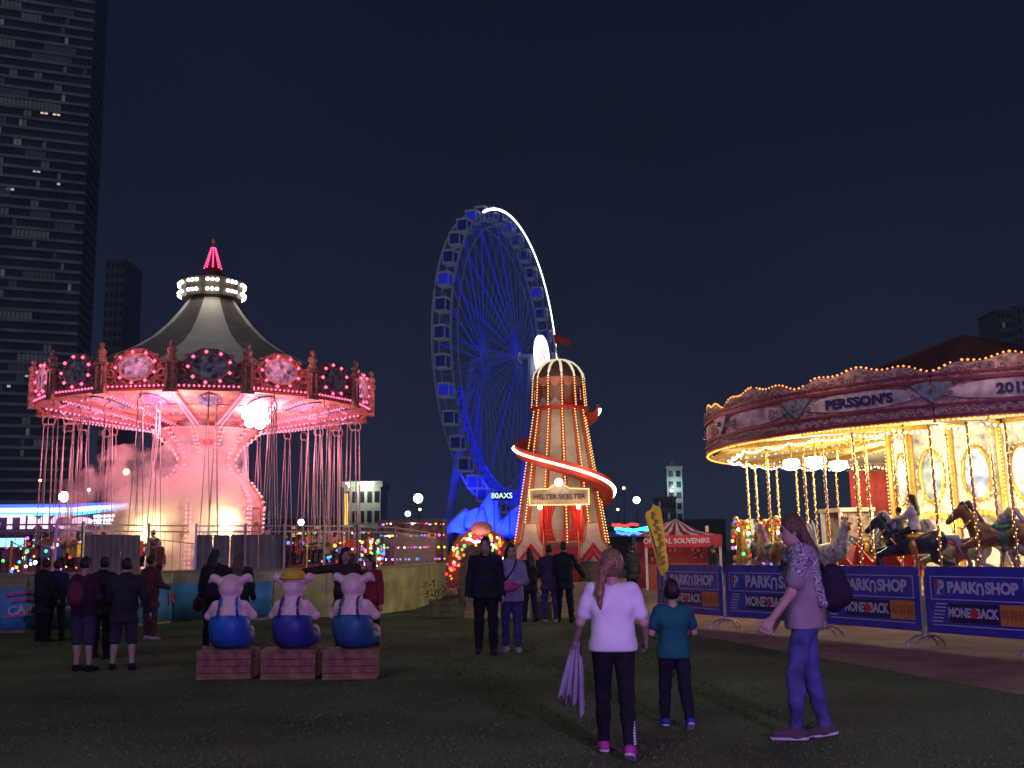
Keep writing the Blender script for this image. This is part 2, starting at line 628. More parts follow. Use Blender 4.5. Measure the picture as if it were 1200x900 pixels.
b = MB(); b.lathe([(0.01, 0.42), (7.2, 0.42), (7.35, 0.36), (7.35, 0.0)], 48)
b.build('platform', mat('deck_plate', (0.10, 0.09, 0.10), 0.6, 0.2), sw)
colmat = mat('column_paint', (0.72, 0.50, 0.46), 0.55, var=0.12, scale=2.5)
prof = [(2.25, 0.42), (2.25, 3.35), (2.3, 3.45), (2.15, 3.9), (1.75, 4.45), (1.28, 4.8), (1.08, 5.15), (1.06, 5.45), (1.25, 5.8), (1.7, 6.2), (2.05, 6.52), (2.12, 6.76)]
b = MB(); b.lathe(prof, 12, a0=-PI / 2 - PI / 12, a1=1.5 * PI - PI / 12)
column = b.build('column', colmat, sw)
b = MB(); b.lathe([(2.06, 6.58), (2.24, 6.60), (2.24, 6.69), (2.06, 6.70)], 36); b.build('column_ring', DRED, sw)
for i in range(12):
    a = -PI / 2 - PI / 12 + i * PI / 6
    b = MB(); b.tube([swdir(a) * (r + 0.03) + Vector((0, 0, z)) for r, z in prof], 0.06, 5); b.build('rib', GOLD, column)
    b = MB()
    for (r0, z0), (r1, z1) in zip(prof[:-1], prof[1:]):
        L = math.hypot(r1 - r0, z1 - z0)
        k = max(1, int(L / 0.17))
        for q in range(k):
            t = q / k
            for s in (-0.035, 0.035):
                p = swdir(a + s) * (r0 + (r1 - r0) * t + 0.12)
                b.ball((p.x, p.y, z0 + (z1 - z0) * t), 0.05)
    b.build('bulb_strip', PINKW, column)
    # painted arch panel in the lower drum and shield in the flare
    am = a + PI / 12
    rr = 2.25 * math.cos(PI / 12) + 0.02
    arch = [(-0.42, 0), (0.42, 0), (0.42, 1.7)] + [(0.42 * math.cos(q), 1.7 + 0.42 * math.sin(q)) for q in [PI * k / 8 for k in range(1, 8)]] + [(-0.42, 1.7)]
    tang = Vector((-math.sin(am), math.cos(am), 0))
    b = MB(); b.prism(arch, swdir(am) * rr + Vector((0, 0, 0.75)), tang, (0, 0, 1), swdir(am), 0.05)
    pn = b.build('arch_panel', [mat('arch_blue', (0.25, 0.33, 0.48), 0.5), colmat, mat('arch_peach', (0.6, 0.33, 0.22), 0.5)][i % 3], column)
    b = MB(); b.tube([swdir(am) * (rr + 0.06) + Vector((0, 0, 0.75)) + tang * x + Vector((0, 0, z)) for x, z in arch[2:]], 0.05, 5); b.build('moulding', GOLD, pn)
    sh = [(0.42 * math.cos(q), 0.36 * math.sin(q)) for q in [2 * PI * k / 8 + PI / 8 for k in range(8)]]
    upv = Vector((math.cos(am) * 0.6, math.sin(am) * 0.6, 0.8))
    nv = Vector((math.cos(am) * 0.8, math.sin(am) * 0.8, -0.6))
    b = MB(); b.prism(sh, swdir(am) * 1.52 + Vector((0, 0, 6.18)), tang, upv, nv, 0.06)
    b.build('shield', [mat('shield_coral', (0.6, 0.18, 0.14), 0.5), mat('shield_grey', (0.4, 0.4, 0.42), 0.5)][i % 2], column)

# canopy underside: painted panels and rafters with bulbs
ceil_mats = [mat('ceiling_peach', (0.72, 0.40, 0.26), 0.6, var=0.35, scale=1.4, hue=(0.62, 0.36, 0.40)),
             mat('ceiling_rose', (0.68, 0.34, 0.30), 0.6, var=0.4, scale=1.6, hue=(0.42, 0.42, 0.60))]
def zc_(r): return 6.74 + 0.158 * (r - 2.1)          # the ceiling falls towards the column
for i in range(NB):
    a0 = -PI / 2 + (i - 0.5) * 2 * PI / NB
    a1 = a0 + 2 * PI / NB
    am = (a0 + a1) / 2
    rc = SR / math.cos(PI / NB)
    b = MB()
    ins = 0.006
    for ra, rb in ((2.0, 4.4), (4.5, rc * 0.985)):
        za, zb = zc_(ra), zc_(rb)
        p = [swdir(a0 + ins) * ra + Vector((0, 0, za)), swdir(a0 + ins) * rb + Vector((0, 0, zb)), swdir(a1 - ins) * rb + Vector((0, 0, zb)), swdir(a1 - ins) * ra + Vector((0, 0, za))]
        b.quad(*p[::-1])
    cp = b.build('ceiling_panel', ceil_mats[i % 2], sw)
    b = MB(); b.prism(oval(0.42, 0.85, 18), swdir(am) * 5.0 + Vector((0, 0, zc_(5.0) - 0.015)), (-math.sin(am), math.cos(am), 0), (swdir(am) + Vector((0, 0, 0.158))).normalized(), (0, 0, -1), 0.02)
    b.build('painted_oval', [mat('oval_blue', (0.20, 0.26, 0.42), 0.5, var=0.4, scale=3), mat('oval_violet', (0.36, 0.22, 0.40), 0.5, var=0.4, scale=3)][i % 2], cp)
    b = MB()
    b.bar(swdir(a0) * 2.0 + Vector((0, 0, zc_(2.0) - 0.06)), swdir(a0) * (rc - 0.12) + Vector((0, 0, zc_(rc - 0.12) - 0.06)), 0.15)
    rf = b.build('rafter', mat('rafter_pink', (0.55, 0.25, 0.28), 0.5), sw)
    b = MB()
    for q in range(24):
        r = 2.2 + q * 0.17
        for s in (-0.09, 0.09):
            p = swdir(a0) * r + Vector((-math.sin(a0), math.cos(a0), 0)) * s
            b.ball((p.x, p.y, zc_(r) - 0.16), 0.032)
    b.build('bulb_strip', PINKW, rf)
    # cross strips of bulbs on the ceiling
    b = MB()
    for ra in (3.4, 4.45, 5.7):
        k = int(ra * 2 * PI / NB / 0.3)
        for q in range(1, k):
            p = swdir(a0 + (a1 - a0) * q / k) * ra * math.cos(PI / NB) / math.cos((q / k - 0.5) * 2 * PI / NB)
            b.ball((p.x, p.y, zc_(ra) - 0.05), 0.034)
    b.build('bulb_strip', PINKW, cp)
    # lower rim and rounding board
    P0, P1 = swdir(a0) * rc, swdir(a1) * rc
    tang = (P1 - P0).normalized()
    W = (P1 - P0).length
    out = swdir(am)
    mid = (P0 + P1) / 2
    top = [(-W / 2 + 0.02, 0), (W / 2 - 0.02, 0), (W / 2 - 0.02, 0.72), (W * 0.36, 0.92), (W * 0.24, 1.22), (W * 0.1, 1.40), (-W * 0.1, 1.40), (-W * 0.24, 1.22), (-W * 0.36, 0.92), (-W / 2 + 0.02, 0.72)]
    b = MB(); b.prism(top, mid + Vector((0, 0, ZB)), tang, (0, 0, 1), out, 0.08)
    rb_ = b.build('rounding_board', [mat('board_green', (0.10, 0.20, 0.14), 0.5, var=0.4, scale=7, hue=(0.34, 0.12, 0.08)), mat('board_maroon', (0.32, 0.10, 0.08), 0.5, var=0.4, scale=7, hue=(0.10, 0.18, 0.14))][i % 2], sw)
    b = MB(); b.prism(oval(0.62, 0.44, 22), mid + out * 0.08 + Vector((0, 0, ZB + 0.72)), tang, (0, 0, 1), out, 0.05)
    b.build('painted_oval', [mat('scene_blue', (0.34, 0.40, 0.46), 0.5, var=0.5, scale=5, hue=(0.20, 0.16, 0.22)), mat('scene_grey', (0.32, 0.34, 0.42), 0.5, var=0.5, scale=5, hue=(0.24, 0.20, 0.16))][i % 2], rb_)
    b = MB(); b.tube([mid + out * 0.12 + Vector((0, 0, ZB + 0.72)) + tang * x + Vector((0, 0, z)) for x, z in oval(0.66, 0.48, 22)], 0.05, 5, closed=True)
    # scrolls either side
    for s in (-1, 1):
        for cx_, cz_, r_s in ((0.80, 0.16, 0.10), (0.45, 0.13, 0.08), (0.98, 0.80, 0.12), (0.72, 1.08, 0.11), (0.15, 0.13, 0.07), (0.35, 1.26, 0.08)):
            b.tube([mid + out * 0.11 + tang * s * (cx_ + r_s * (1 - 0.7 * q / 9) * math.cos(q * 0.75)) + Vector((0, 0, ZB + cz_ + r_s * (1 - 0.7 * q / 9) * math.sin(q * 0.75))) for q in range(10)], 0.032, 4)
        sp = []
        for q in range(15):
            t = q / 14
            ang = t * 2.3 * PI
            rr = 0.24 * (1 - 0.75 * t)
            sp.append(mid + out * 0.11 + tang * s * (0.98 + rr * math.cos(ang)) + Vector((0, 0, ZB + 0.42 + rr * math.sin(ang) + 0.1 * t)))
        b.tube(sp, 0.045, 5)
    b.build('gilt_scroll', mat('rose_gilt', (0.55, 0.26, 0.14), 0.4, 0.2, 0.3, 10), rb_)
    b = MB()
    for x, z in oval(0.74, 0.56, 9, 0.35):
        p = mid + out * 0.17 + tang * x + Vector((0, 0, ZB + 0.72 + z)); b.ball(p, 0.072)
    b.build('bulb_ring', PINKB, rb_)
    b = MB()
    for q in range(15):
        p = P0.lerp(P1, (q + 0.5) / 15) + out * 0.11 + Vector((0, 0, ZB + 0.05)); b.ball(p, 0.05)
    b.build('bulb_row', PINKB, rb_)
    # pilaster with a carved figure at each corner
    o2 = swdir(a0)
    t2 = Vector((-math.sin(a0), math.cos(a0), 0))
    M3 = Matrix((t2, o2, Vector((0, 0, 1)))).transposed()
    b = MB(); b.box(P0 + o2 * 0.10 + Vector((0, 0, ZB + 0.36)), (0.42, 0.22, 1.0), M=M3)
    b.box(P0 + o2 * 0.12 + Vector((0, 0, ZB + 0.88)), (0.54, 0.28, 0.10), M=M3)
    b.box(P0 + o2 * 0.12 + Vector((0, 0, ZB - 0.16)), (0.50, 0.26, 0.10), M=M3)
    for dx in (-0.11, 0.11):
        b.tube([P0 + o2 * 0.22 + t2 * dx + Vector((0, 0, ZB - 0.05)), P0 + o2 * 0.22 + t2 * dx + Vector((0, 0, ZB + 0.8))], 0.05, 6)
    pil = b.build('pilaster', mat('pilaster_brown', (0.45, 0.24, 0.18), 0.5, 0.1, 0.35, 9), sw)
    b = MB()
    c = P0 + o2 * 0.12 + Vector((0, 0, ZB + 0.93))
    b.lathe([(0.14, 0), (0.20, 0.08), (0.12, 0.22), (0.19, 0.36), (0.15, 0.46), (0.06, 0.52), (0.11, 0.60), (0.09, 0.70), (0.01, 0.74)], 9, c)
    b.build('carved_figure', mat('figure_gilt', (0.55, 0.30, 0.20), 0.45, 0.1, 0.35, 14), pil)
    b = MB(); b.bar(P0 + out * 0.02 + Vector((0, 0, ZB - 0.06)), P1 + out * 0.02 + Vector((0, 0, ZB - 0.06)), 0.09)
    b.build('rim', mat('rim_orange', (0.55, 0.20, 0.08), 0.5), sw)
# tent gores
tent_prof = [(0.95, 12.05), (1.28, 11.55), (1.75, 10.95), (2.4, 10.3), (3.2, 9.75), (4.2, 9.25), (5.2, 8.8), (6.25, 8.4)]
for i in range(10):
    a0 = -PI / 2 + (i - 0.5) * PI / 5
    b = MB(); b.lathe(tent_prof, 6, a0=a0, a1=a0 + PI / 5)
    b.build('tent_gore', [mat('tent_cream', (0.60, 0.57, 0.50), 0.8, var=0.1, scale=1.5), mat('tent_dark', (0.13, 0.11, 0.11), 0.8, var=0.15, scale=1.5)][i % 2], sw, smooth=True)
# crown
b = MB(); b.lathe([(0.9, 12.0), (1.22, 12.1), (1.28, 12.85), (1.15, 12.95), (0.35, 13.05)], 20); crown = b.build('crown', mat('crown_paint', (0.07, 0.06, 0.05), 0.5), sw)
for i in range(10):
    b = MB()
    for q in range(3):
        a = 2 * PI * (i + 0.27 + 0.23 * q) / 10
        for z in (12.28, 12.68):
            p = swdir(a) * 1.34; b.sphere((p.x, p.y, z), 0.075, 6, 5)
    b.build('lamp_cluster', WHITEB, crown)
b = MB(); b.lathe([(0.5, 13.0), (0.36, 13.3), (0.33, 13.45), (0.08, 14.35), (0.03, 14.4)], 10); spire = b.build('spire', DRED, sw)
for i in range(8):
    b = MB()
    for q in range(9):
        t = q / 8
        p = swdir(2 * PI * i / 8) * (0.34 - 0.25 * t); b.ball((p.x, p.y, 13.48 + 0.86 * t), 0.045)
    b.build('bulb_strip', emis('bulb_spire', (1.0, 0.07, 0.22), 3.2), spire)
b = MB(); b.sphere((0, 0, 14.66), 0.10, 8, 6); b.tube([(0, 0, 14.35), (0, 0, 14.6)], 0.03, 5); b.build('finial', GOLD, sw)
# one bright work lamp below the canopy
b = MB()
for dx_, dz_, r__ in ((-0.32, 0.12, 0.2), (0.0, 0.16, 0.24), (0.3, 0.1, 0.2), (-0.2, -0.18, 0.19), (0.16, -0.2, 0.22), (0.42, -0.1, 0.13)):
    b.sphere((1.75 + dx_, -3.6, 6.72 + dz_), r__, 10, 8)
wl_ = b.build('work_lamp', emis('work_lamp_glow', (1.0, 0.93, 0.95), 14.0), sw)
b = MB(); b.bar((1.75, -3.55, 6.85), (1.75, -3.55, 7.1), 0.08); b.build('lamp_bracket', DARKSTEEL, wl_)
lamp('work_lamp_light', 'POINT', (1.75, -3.9, 6.9), 130, (1.0, 0.75, 0.78), sw, 0.2)
for i in range(8):
    a = 2 * PI * (i + 0.5) / 8
    lamp('canopy_bulb_light', 'POINT', swdir(a) * 4.6 + Vector((0, 0, 5.7)), 230, (1.0, 0.25, 0.38), sw, 0.5)
    p = swdir(a) * 7.3
    lamp('board_bulb_light', 'POINT', (p.x, p.y, 8.3), 60, (1.0, 0.28, 0.42), sw, 0.3)
lamp('crown_light', 'POINT', (0, -1.9, 12.3), 22, (1.0, 0.9, 0.72), sw, 0.3)
lamp('crown_light', 'POINT', (1.9, 0.0, 12.3), 22, (1.0, 0.9, 0.72), sw, 0.3)
lamp('crown_light', 'POINT', (-1.9, 0.0, 12.3), 22, (1.0, 0.9, 0.72), sw, 0.3)
# stage lamps at the foot of the column, seen as yellow white flares
for x, y, z, s in ((-1.9, -3.7, 2.2, 0.2), (0.75, -3.5, 2.45, 0.26)):
    b = MB(); b.sphere((x, y, z), s, 12, 8); b.build('stage_lamp', emis('stage_lamp_glow', (1.0, 0.80, 0.42), 8.0), sw)
    b = MB(); b.tube([(x, y, 0.42), (x, y, z - s * 0.9)], 0.05, 6); b.box((x, y, 0.46), (0.4, 0.4, 0.06)); b.build('lamp_stand', DARKSTEEL, sw)
    lamp('stage_light', 'POINT', (x * 1.05, y - 0.2, z + 0.25), 420, (1.0, 0.66, 0.30), sw, 0.35)
r_ = random.Random(41)
for m_ in (REDB, GREENB, YELLOWB, WHITEB, PINKW, BLUEB):     # jewelled lamps along the decorated edge of the deck
    b = MB()
    for q in range(26):
        a = R(r_.uniform(-75, 25)) if q % 4 else R(r_.uniform(-180, -110))
        p = swdir(a) * r_.uniform(6.9, 7.3); b.sphere((p.x, p.y, r_.uniform(0.5, 2.1)), r_.uniform(0.03, 0.07), 6, 4)
    b.build('deck_bulb', m_, sw)
for i in range(24):
    a = 2 * PI * i / 24
    b = MB(); p = swdir(a) * 7.1; b.tube([(p.x, p.y, 0.42), (p.x, p.y, 2.2)], 0.03, 5); p2 = swdir(a + PI / 12) * 7.1; b.tube([(p.x, p.y, 2.15), (p2.x, p2.y, 1.9)], 0.02, 4); b.build('deck_railing', GOLD, sw)
lamp('column_light', 'POINT', (-1.4, -5.4, 6.3), 420, (1.0, 0.34, 0.42), sw, 0.6)
lamp('column_light', 'POINT', (2.8, -4.2, 5.8), 260, (1.0, 0.32, 0.44), sw, 0.4)

# hanging chairs
CH = mat('chain', (0.40, 0.37, 0.36), 0.5, 0.3)
b = MB(); b.tube([(0, 0, 0), (0, 0, 5.18)], 0.016, 4, cap=False); chain_me = b.mesh('chain', CH)
b = MB()
for s in (-1, 1):
    b.tube([(0, 0, 0.26), (0, 0, 0)] + [(s * (0.24 * math.sin(q)), 0, -0.22 + 0.22 * math.cos(q)) for q in [0.5, 1.0, 1.6, 2.2, 2.7]], 0.03, 5)
b.bar((-0.22, 0, -0.36), (0.22, 0, -0.36), 0.05)
bracket_me = b.mesh('bracket', mat('bracket_pink', (0.5, 0.34, 0.34), 0.5))
b = MB()
b.box((0, 0, 0), (0.46, 0.42, 0.05)); b.box((0, 0.2, 0.25), (0.46, 0.04, 0.5)); b.box((-0.23, 0.02, 0.14), (0.03, 0.36, 0.24)); b.box((0.23, 0.02, 0.14), (0.03, 0.36, 0.24)); b.bar((-0.23, -0.2, 0.3), (0.23, -0.2, 0.3), 0.03)
seat_mes = [b.mesh('seat', m) for m in (mat('seat_red', (0.45, 0.04, 0.04), 0.4), mat('seat_blue', (0.06, 0.10, 0.40), 0.4), mat('seat_yellow', (0.55, 0.40, 0.05), 0.4))]
SWINGS = []
k = 0
for ring, (rr, n, off) in enumerate(((6.05, 16, 0.0), (5.25, 16, 0.14))):
    for i in range(n):
        a = -PI / 2 + (i + off) * 2 * PI / n
        e_ = empty('swing_chair', swdir(a) * rr + Vector((0, 0, 7.12)), a)
        e_.parent = sw
        link_mesh('bracket', bracket_me, e_)
        link_mesh('seat', seat_mes[(i + ring) % 3], e_, (0, 0, -5.54))
        for sx in (-1, 1):
            for sy in (-1, 1):
                c = link_mesh('chain', chain_me, e_, (sx * 0.24, sy * 0.19, -5.52))
                dirv = Vector((sx * 0.17, 0, -0.34)) - Vector((sx * 0.24, sy * 0.19, -5.52))
                c.rotation_euler = dirv.to_track_quat('Z', 'Y').to_euler()
        SWINGS.append((e_, a, rr))
        k += 1

# smoke drifting round the column
def smoke():
    s = Sdf()
    s.cap((-0.2, -2.9, 1.4), (0.0, -2.2, 5.6), 2.0, 1.5, 0.8)
    s.cap((-0.6, -2.9, 2.0), (-4.2, -2.2, 3.4), 1.6, 1.5, 0.8)
    s.cap((-0.6, -2.6, 3.4), (-2.9, -2.2, 4.6), 1.4, 1.2, 0.8)
    m = bpy.data.materials.new('stage_smoke'); m.use_nodes = True
    n, l = m.node_tree.nodes, m.node_tree.links
    n.clear()
    out = n.new('ShaderNodeOutputMaterial')
    pv = n.new('ShaderNodeVolumePrincipled')
    pv.inputs['Color'].default_value = (0.95, 0.90, 0.88, 1)
    pv.inputs['Anisotropy'].default_value = 0.1
    tc = n.new('ShaderNodeTexCoord')
    nz = n.new('ShaderNodeTexNoise'); nz.inputs['Scale'].default_value = 0.9; nz.inputs['Detail'].default_value = 5; nz.inputs['Roughness'].default_value = 0.6
    mr = n.new('ShaderNodeMapRange')
    mr.inputs['From Min'].default_value = 0.0; mr.inputs['From Max'].default_value = 0.45
    mr.inputs['To Min'].default_value = 0.0; mr.inputs['To Max'].default_value = 2.0
    l.new(tc.outputs['Object'], nz.inputs['Vector'])
    # the cloud thins out away from its core, so that it has no hard skin
    mp = n.new('ShaderNodeMapping'); mp.inputs['Location'].default_value = (0.75 / 3.3, 2.6 / 2.6, -3.0 / 3.4); mp.inputs['Scale'].default_value = (1 / 3.3, 1 / 2.6, 1 / 3.4)
    ln = n.new('ShaderNodeVectorMath'); ln.operation = 'LENGTH'
    l.new(tc.outputs['Object'], mp.inputs['Vector']); l.new(mp.outputs[0], ln.inputs[0])
    m1 = n.new('ShaderNodeMath'); m1.operation = 'MULTIPLY_ADD'; m1.inputs[1].default_value = 4.2; m1.inputs[2].default_value = -1.50
    l.new(nz.outputs['Fac'], m1.inputs[0])
    m2 = n.new('ShaderNodeMath'); m2.operation = 'MULTIPLY_ADD'; m2.inputs[1].default_value = -0.62
    l.new(ln.outputs['Value'], m2.inputs[0]); l.new(m1.outputs[0], m2.inputs[2])
    l.new(m2.outputs[0], mr.inputs['Value'])
    l.new(mr.outputs['Result'], pv.inputs['Density']); l.new(pv.outputs[0], out.inputs['Volume'])
    me = s.mesh('smoke', m, 0.25)
    o = link_mesh('smoke', me, None, SW, (0, 0, face_cam(SW)))
    tag(o, 'pinkish stage smoke billowing around the swing ride column', 'smoke', kind='stuff')
    cy.volume_step_rate = 4.0
smoke()

# ------------------------------------------------------------------ helter skelter tower
HS = at(659, 660, 60.0); HS.z = 0
hs = empty('helter_skelter', HS, face_cam(HS), 'lit helter skelter tower with striped dome and red spiral slide', 'helter skelter')
def hr(z): return 2.75 - (2.75 - 1.28) * z / 9.4
NH = 12
HA = R(-90 + 6.5)
wallm = mat('tower_panel', (0.50, 0.45, 0.37), 0.7, var=0.12, scale=1.5)
for i in range(NH):
    a0 = HA + i * 2 * PI / NH
    a1 = a0 + 2 * PI / NH
    b = MB()
    zz = [0.0, 2.4, 4.8, 7.2, 9.4]
    for z0, z1 in zip(zz[:-1], zz[1:]):
        b.quad(swdir(a0) * hr(z0) + Vector((0, 0, z0)), swdir(a1) * hr(z0) + Vector((0, 0, z0)), swdir(a1) * hr(z1) + Vector((0, 0, z1 - 0.02)), swdir(a0) * hr(z1) + Vector((0, 0, z1 - 0.02)))
    # turned-in backing so the panel has thickness
    for z0, z1 in zip(zz[:-1], zz[1:]):
        b.quad(swdir(a1) * (hr(z0) - .05) + Vector((0, 0, z0)), swdir(a0) * (hr(z0) - .05) + Vector((0, 0, z0)), swdir(a0) * (hr(z1) - .05) + Vector((0, 0, z1)), swdir(a1) * (hr(z1) - .05) + Vector((0, 0, z1)))
    b.build('wall_panel', wallm, hs)
    b = MB(); b.tube([swdir(a0) * (hr(0) + 0.02), swdir(a0) * (hr(9.4) + 0.02) + Vector((0, 0, 9.4))], [0.17, 0.10], 6)
    rib = b.build('rib', mat('rib_orange', (0.50, 0.10, 0.035), 0.5), hs)
    b = MB()
    for q in range(54):
        z = 0.9 + q * 0.16
        b.ball(swdir(a0) * (hr(z) + 0.17 + 0.05 * (1 - z / 9.4)) + Vector((0, 0, z)), 0.045)
    b.build('bulb_strip', GOLDB, rib)
# gallery
b = MB(); b.lathe([(1.2, 9.38), (1.66, 9.40), (1.70, 9.56), (1.2, 9.60)], 24); b.build('gallery_floor', REDP, hs)
b = MB(); b.lathe([(1.14, 9.6), (1.14, 11.2)], 12, a0=HA, a1=HA + 2 * PI); b.build('gallery_wall', mat('gallery_wall', (0.38, 0.26, 0.20), 0.6), hs)
for i in range(NH):
    a = HA + i * 2 * PI / NH
    b = MB(); b.tube([swdir(a) * 1.50 + Vector((0, 0, 9.55)), swdir(a) * 1.40 + Vector((0, 0, 11.2))], 0.06, 6)
    po = b.build('gallery_post', REDP, hs)
    b = MB()
    for q in range(11):
        b.ball(swdir(a) * (1.57 - 0.01 * q) + Vector((0, 0, 9.62 + q * 0.15)), 0.045)
    b.build('bulb_strip', GOLDB, po)
    a2 = a + PI / NH
    tg = Vector((-math.sin(a2), math.cos(a2), 0))
    b = MB(); b.prism([(-.32, 0), (.32, 0), (.32, -.22)] + [(0.27 * math.cos(q), -0.22 - 0.3 * math.sin(q)) for q in [PI * t / 6 for t in range(7)]] + [(-.32, -.22)], swdir(a2) * 1.38 + Vector((0, 0, 11.2)), tg, (0, 0, 1), swdir(a2), 0.05)
    b.build('arch_valance', mat('valance_coral', (0.66, 0.28, 0.20), 0.55), hs)
    b = MB(); b.prism([(-.36, 0), (.36, 0), (.36, .08), (0, .5), (-.36, .08)], swdir(a2) * 1.42 + Vector((0, 0, 9.55)), tg, (0, 0, 1), swdir(a2), 0.05)
    b.build('balustrade', [mat('balustrade_grey', (0.40, 0.36, 0.30), 0.6), REDP][i in (0, 1)], hs)
# dome
dome = [(1.46, 11.2), (1.38, 11.5), (1.18, 11.82), (0.88, 12.08), (0.48, 12.26), (0.06, 12.33)]
for i in range(NH):
    a0 = HA + i * 2 * PI / NH
    b = MB(); b.lathe(dome, 3, a0=a0, a1=a0 + 2 * PI / NH); b.build('dome_gore', mat('dome_brown', (0.16, 0.085, 0.06), 0.6), hs, smooth=True)
    b = MB(); b.tube([swdir(a0) * r + Vector((0, 0, z + 0.02)) for r, z in dome], 0.075, 6)
    b.build('dome_rib', glow_paint('dome_rib_lit', (0.75, 0.7, 0.55), (1.0, 0.86, 0.55), 0.75), hs)  # the lit look of the ribs is a glow in their paint
b = MB(); b.tube([(0, 0, 12.4), (-0.35, 0, 14.2)], [0.05, 0.03], 6); pole = b.build('flag_pole', WHITEP, hs)
b = MB()
fl = []
for i in range(9):
    for j in range(4):
        u, v = i / 8, j / 3
        fl.append((-0.25 + 0.95 * u, 0.10 * math.sin(5 * u + v), 13.85 - 0.55 * u * 0.6 - v * (0.55 - 0.25 * u) + 0.05 * math.sin(6 * u)))
b.add(fl, [(i * 4 + j, (i + 1) * 4 + j, (i + 1) * 4 + j + 1, i * 4 + j + 1) for i in range(8) for j in range(3)])
fo = b.build('flag', mat('flag_red', (0.42, 0.03, 0.05), 0.8), pole)
sd = fo.modifiers.new('cloth', 'SOLIDIFY'); sd.thickness = 0.01
# slide
def slide():
    pts, N = [], 150
    keys = [(0.0, 9.35), (PI, 7.25), (2 * PI, 4.75), (2 * PI + 2.2, 2.4), (2 * PI + 3.1, 0.9)]
    chute, lip, bulbs = MB(), MB(), MB()
    ring = []
    for i in range(N + 1):
        a = keys[-1][0] * i / N
        for (a0, z0), (a1, z1) in zip(keys[:-1], keys[1:]):
            if a0 <= a <= a1 + 1e-6:
                t = (a - a0) / (a1 - a0); z = z0 + (z1 - z0) * t; break
        d = swdir(a)
        r0 = hr(z) + 0.10
        ring.append((d, r0, z))
    sec = [(0.0, 0.35), (0.05, 0.02), (0.30, -0.06), (0.62, 0.0), (0.76, 0.42), (0.86, 0.42), (0.80, -0.20), (0.45, -0.30), (0.0, -0.20)]
    vs, fs = [], []
    L = len(sec)
    for d, r0, z in ring:
        for dr, dz in sec:
            vs.append(d * (r0 + dr) + Vector((0, 0, z + dz)))
    for i in range(N):
        for j in range(L):
            j2 = (j + 1) % L
            fs.append((i * L + j, (i + 1) * L + j, (i + 1) * L + j2, i * L + j2))
    fs += [tuple(range(L)), tuple(N * L + j for j in range(L))[::-1]]
    chute.add(vs, fs)
    sl = chute.build('slide', mat('slide_red', (0.46, 0.05, 0.03), 0.45), hs)
    lip.tube([d * (r0 + 0.86) + Vector((0, 0, z + 0.12)) for d, r0, z in ring], 0.085, 6)
    lip.build('light_tube', emis('slide_tube', (1.0, 0.62, 0.34), 3.2), sl)
    for i in range(0, N * 2):
        d, r0, z = ring[i // 2]
        d2, r2, z2 = ring[min(N, i // 2 + 1)]
        t = 0.5 * (i % 2)
        p = (d * (r0 + 0.94) + Vector((0, 0, z + 0.14))).lerp(d2 * (r2 + 0.94) + Vector((0, 0, z2 + 0.14)), t)
        bulbs.ball(p, 0.055)
    bulbs.build('bulb_row', WHITEB, sl)
slide()
# front: podium, steps, curtains, sign
fy = -3.0
b = MB(); b.box((-0.1, fy - 0.1, 1.0), (4.9, 1.4, 2.0)); b.build('podium', PALEWOOD, hs)
for s in (-1, 1):
    out_ = [(-0.95, 0), (0.95, 0), (0.95, 0.45), (0.45, 1.15), (0.3, 2.0), (-0.3, 2.0), (-0.45, 1.15), (-0.95, 0.45)]
    b = MB(); b.prism(out_, (s * 1.62, fy - 0.86, 1.02), (1, 0, 0), (0, 0, 1), (0, -1, 0), 0.06)
    pn = b.build('front_panel', CREAM, hs)
    for q, (w, h0, t) in enumerate(((0.72, 0.15, 0.17), (0.42, 0.12, 0.12))):
        b = MB(); b.prism([(-w, h0 - 0.1), (-w + 0.22, h0 - 0.1), (0, h0 + w * 0.95 - 0.18), (w - 0.22, h0 - 0.1), (w, h0 - 0.1), (0, h0 + w * 1.15)], (s * 1.62, fy - 0.92, 1.02), (1, 0, 0), (0, 0, 1), (0, -1, 0), 0.03)
        b.build('chevron', mat('chevron_red', (0.6, 0.02, 0.03), 0.5), pn)
    b = MB(); b.tube([(s * 1.62 + x, fy - 0.9, 1.02 + z) for x, z in out_[2:]], 0.05, 6); b.build('trim', mat('trim_orange', (0.6, 0.15, 0.03), 0.5), pn)
    # curtain, real pleats
    cv, cf = [], []
    for i in range(25):
        u = i / 24
        x = s * (0.28 + 0.72 * u)
        yy = fy - 0.55 + 0.06 * math.sin(u * 30)
        for j in range(5):
            v = j / 4
            pinch = 1 - 0.35 * math.sin(PI * v) * (1 - u)
            cv.append((s * (1.0 - (1.0 - (0.28 + 0.72 * u)) * pinch), yy, 2.1 + 1.85 * v))
    b = MB(); b.add(cv, [(i * 5 + j, (i + 1) * 5 + j, (i + 1) * 5 + j + 1, i * 5 + j + 1) for i in range(24) for j in range(4)])
    b.build('curtain', mat('curtain_red', (0.55, 0.03, 0.02), 0.8), hs, smooth=True)
    b = MB(); b.tube([(s * 1.05, fy - 0.8, 2.0), (s * 1.05, fy - 0.8, 3.9)], 0.09, 8); b.build('porch_post', REDP, hs)
for i in range(6):
    b = MB(); b.box((-0.05, fy - 0.95 - 0.28 * (5 - i), 0.17 + 0.33 * i - 0.165), (1.7, 0.28, 0.33)); b.build('step', mat('step_red', (0.42, 0.05, 0.04), 0.6), hs)
for x in (-0.95, 0.0, 0.85):
    b = MB()
    b.tube([(x, fy - 2.4, 0.9), (x, fy - 0.9, 2.6)], 0.045, 6); b.tube([(x, fy - 2.4, 0.0), (x, fy - 2.4, 0.9)], 0.045, 6); b.tube([(x, fy - 0.9, 2.0), (x, fy - 0.9, 2.6)], 0.045, 6)
    b.build('handrail', REDP, hs)
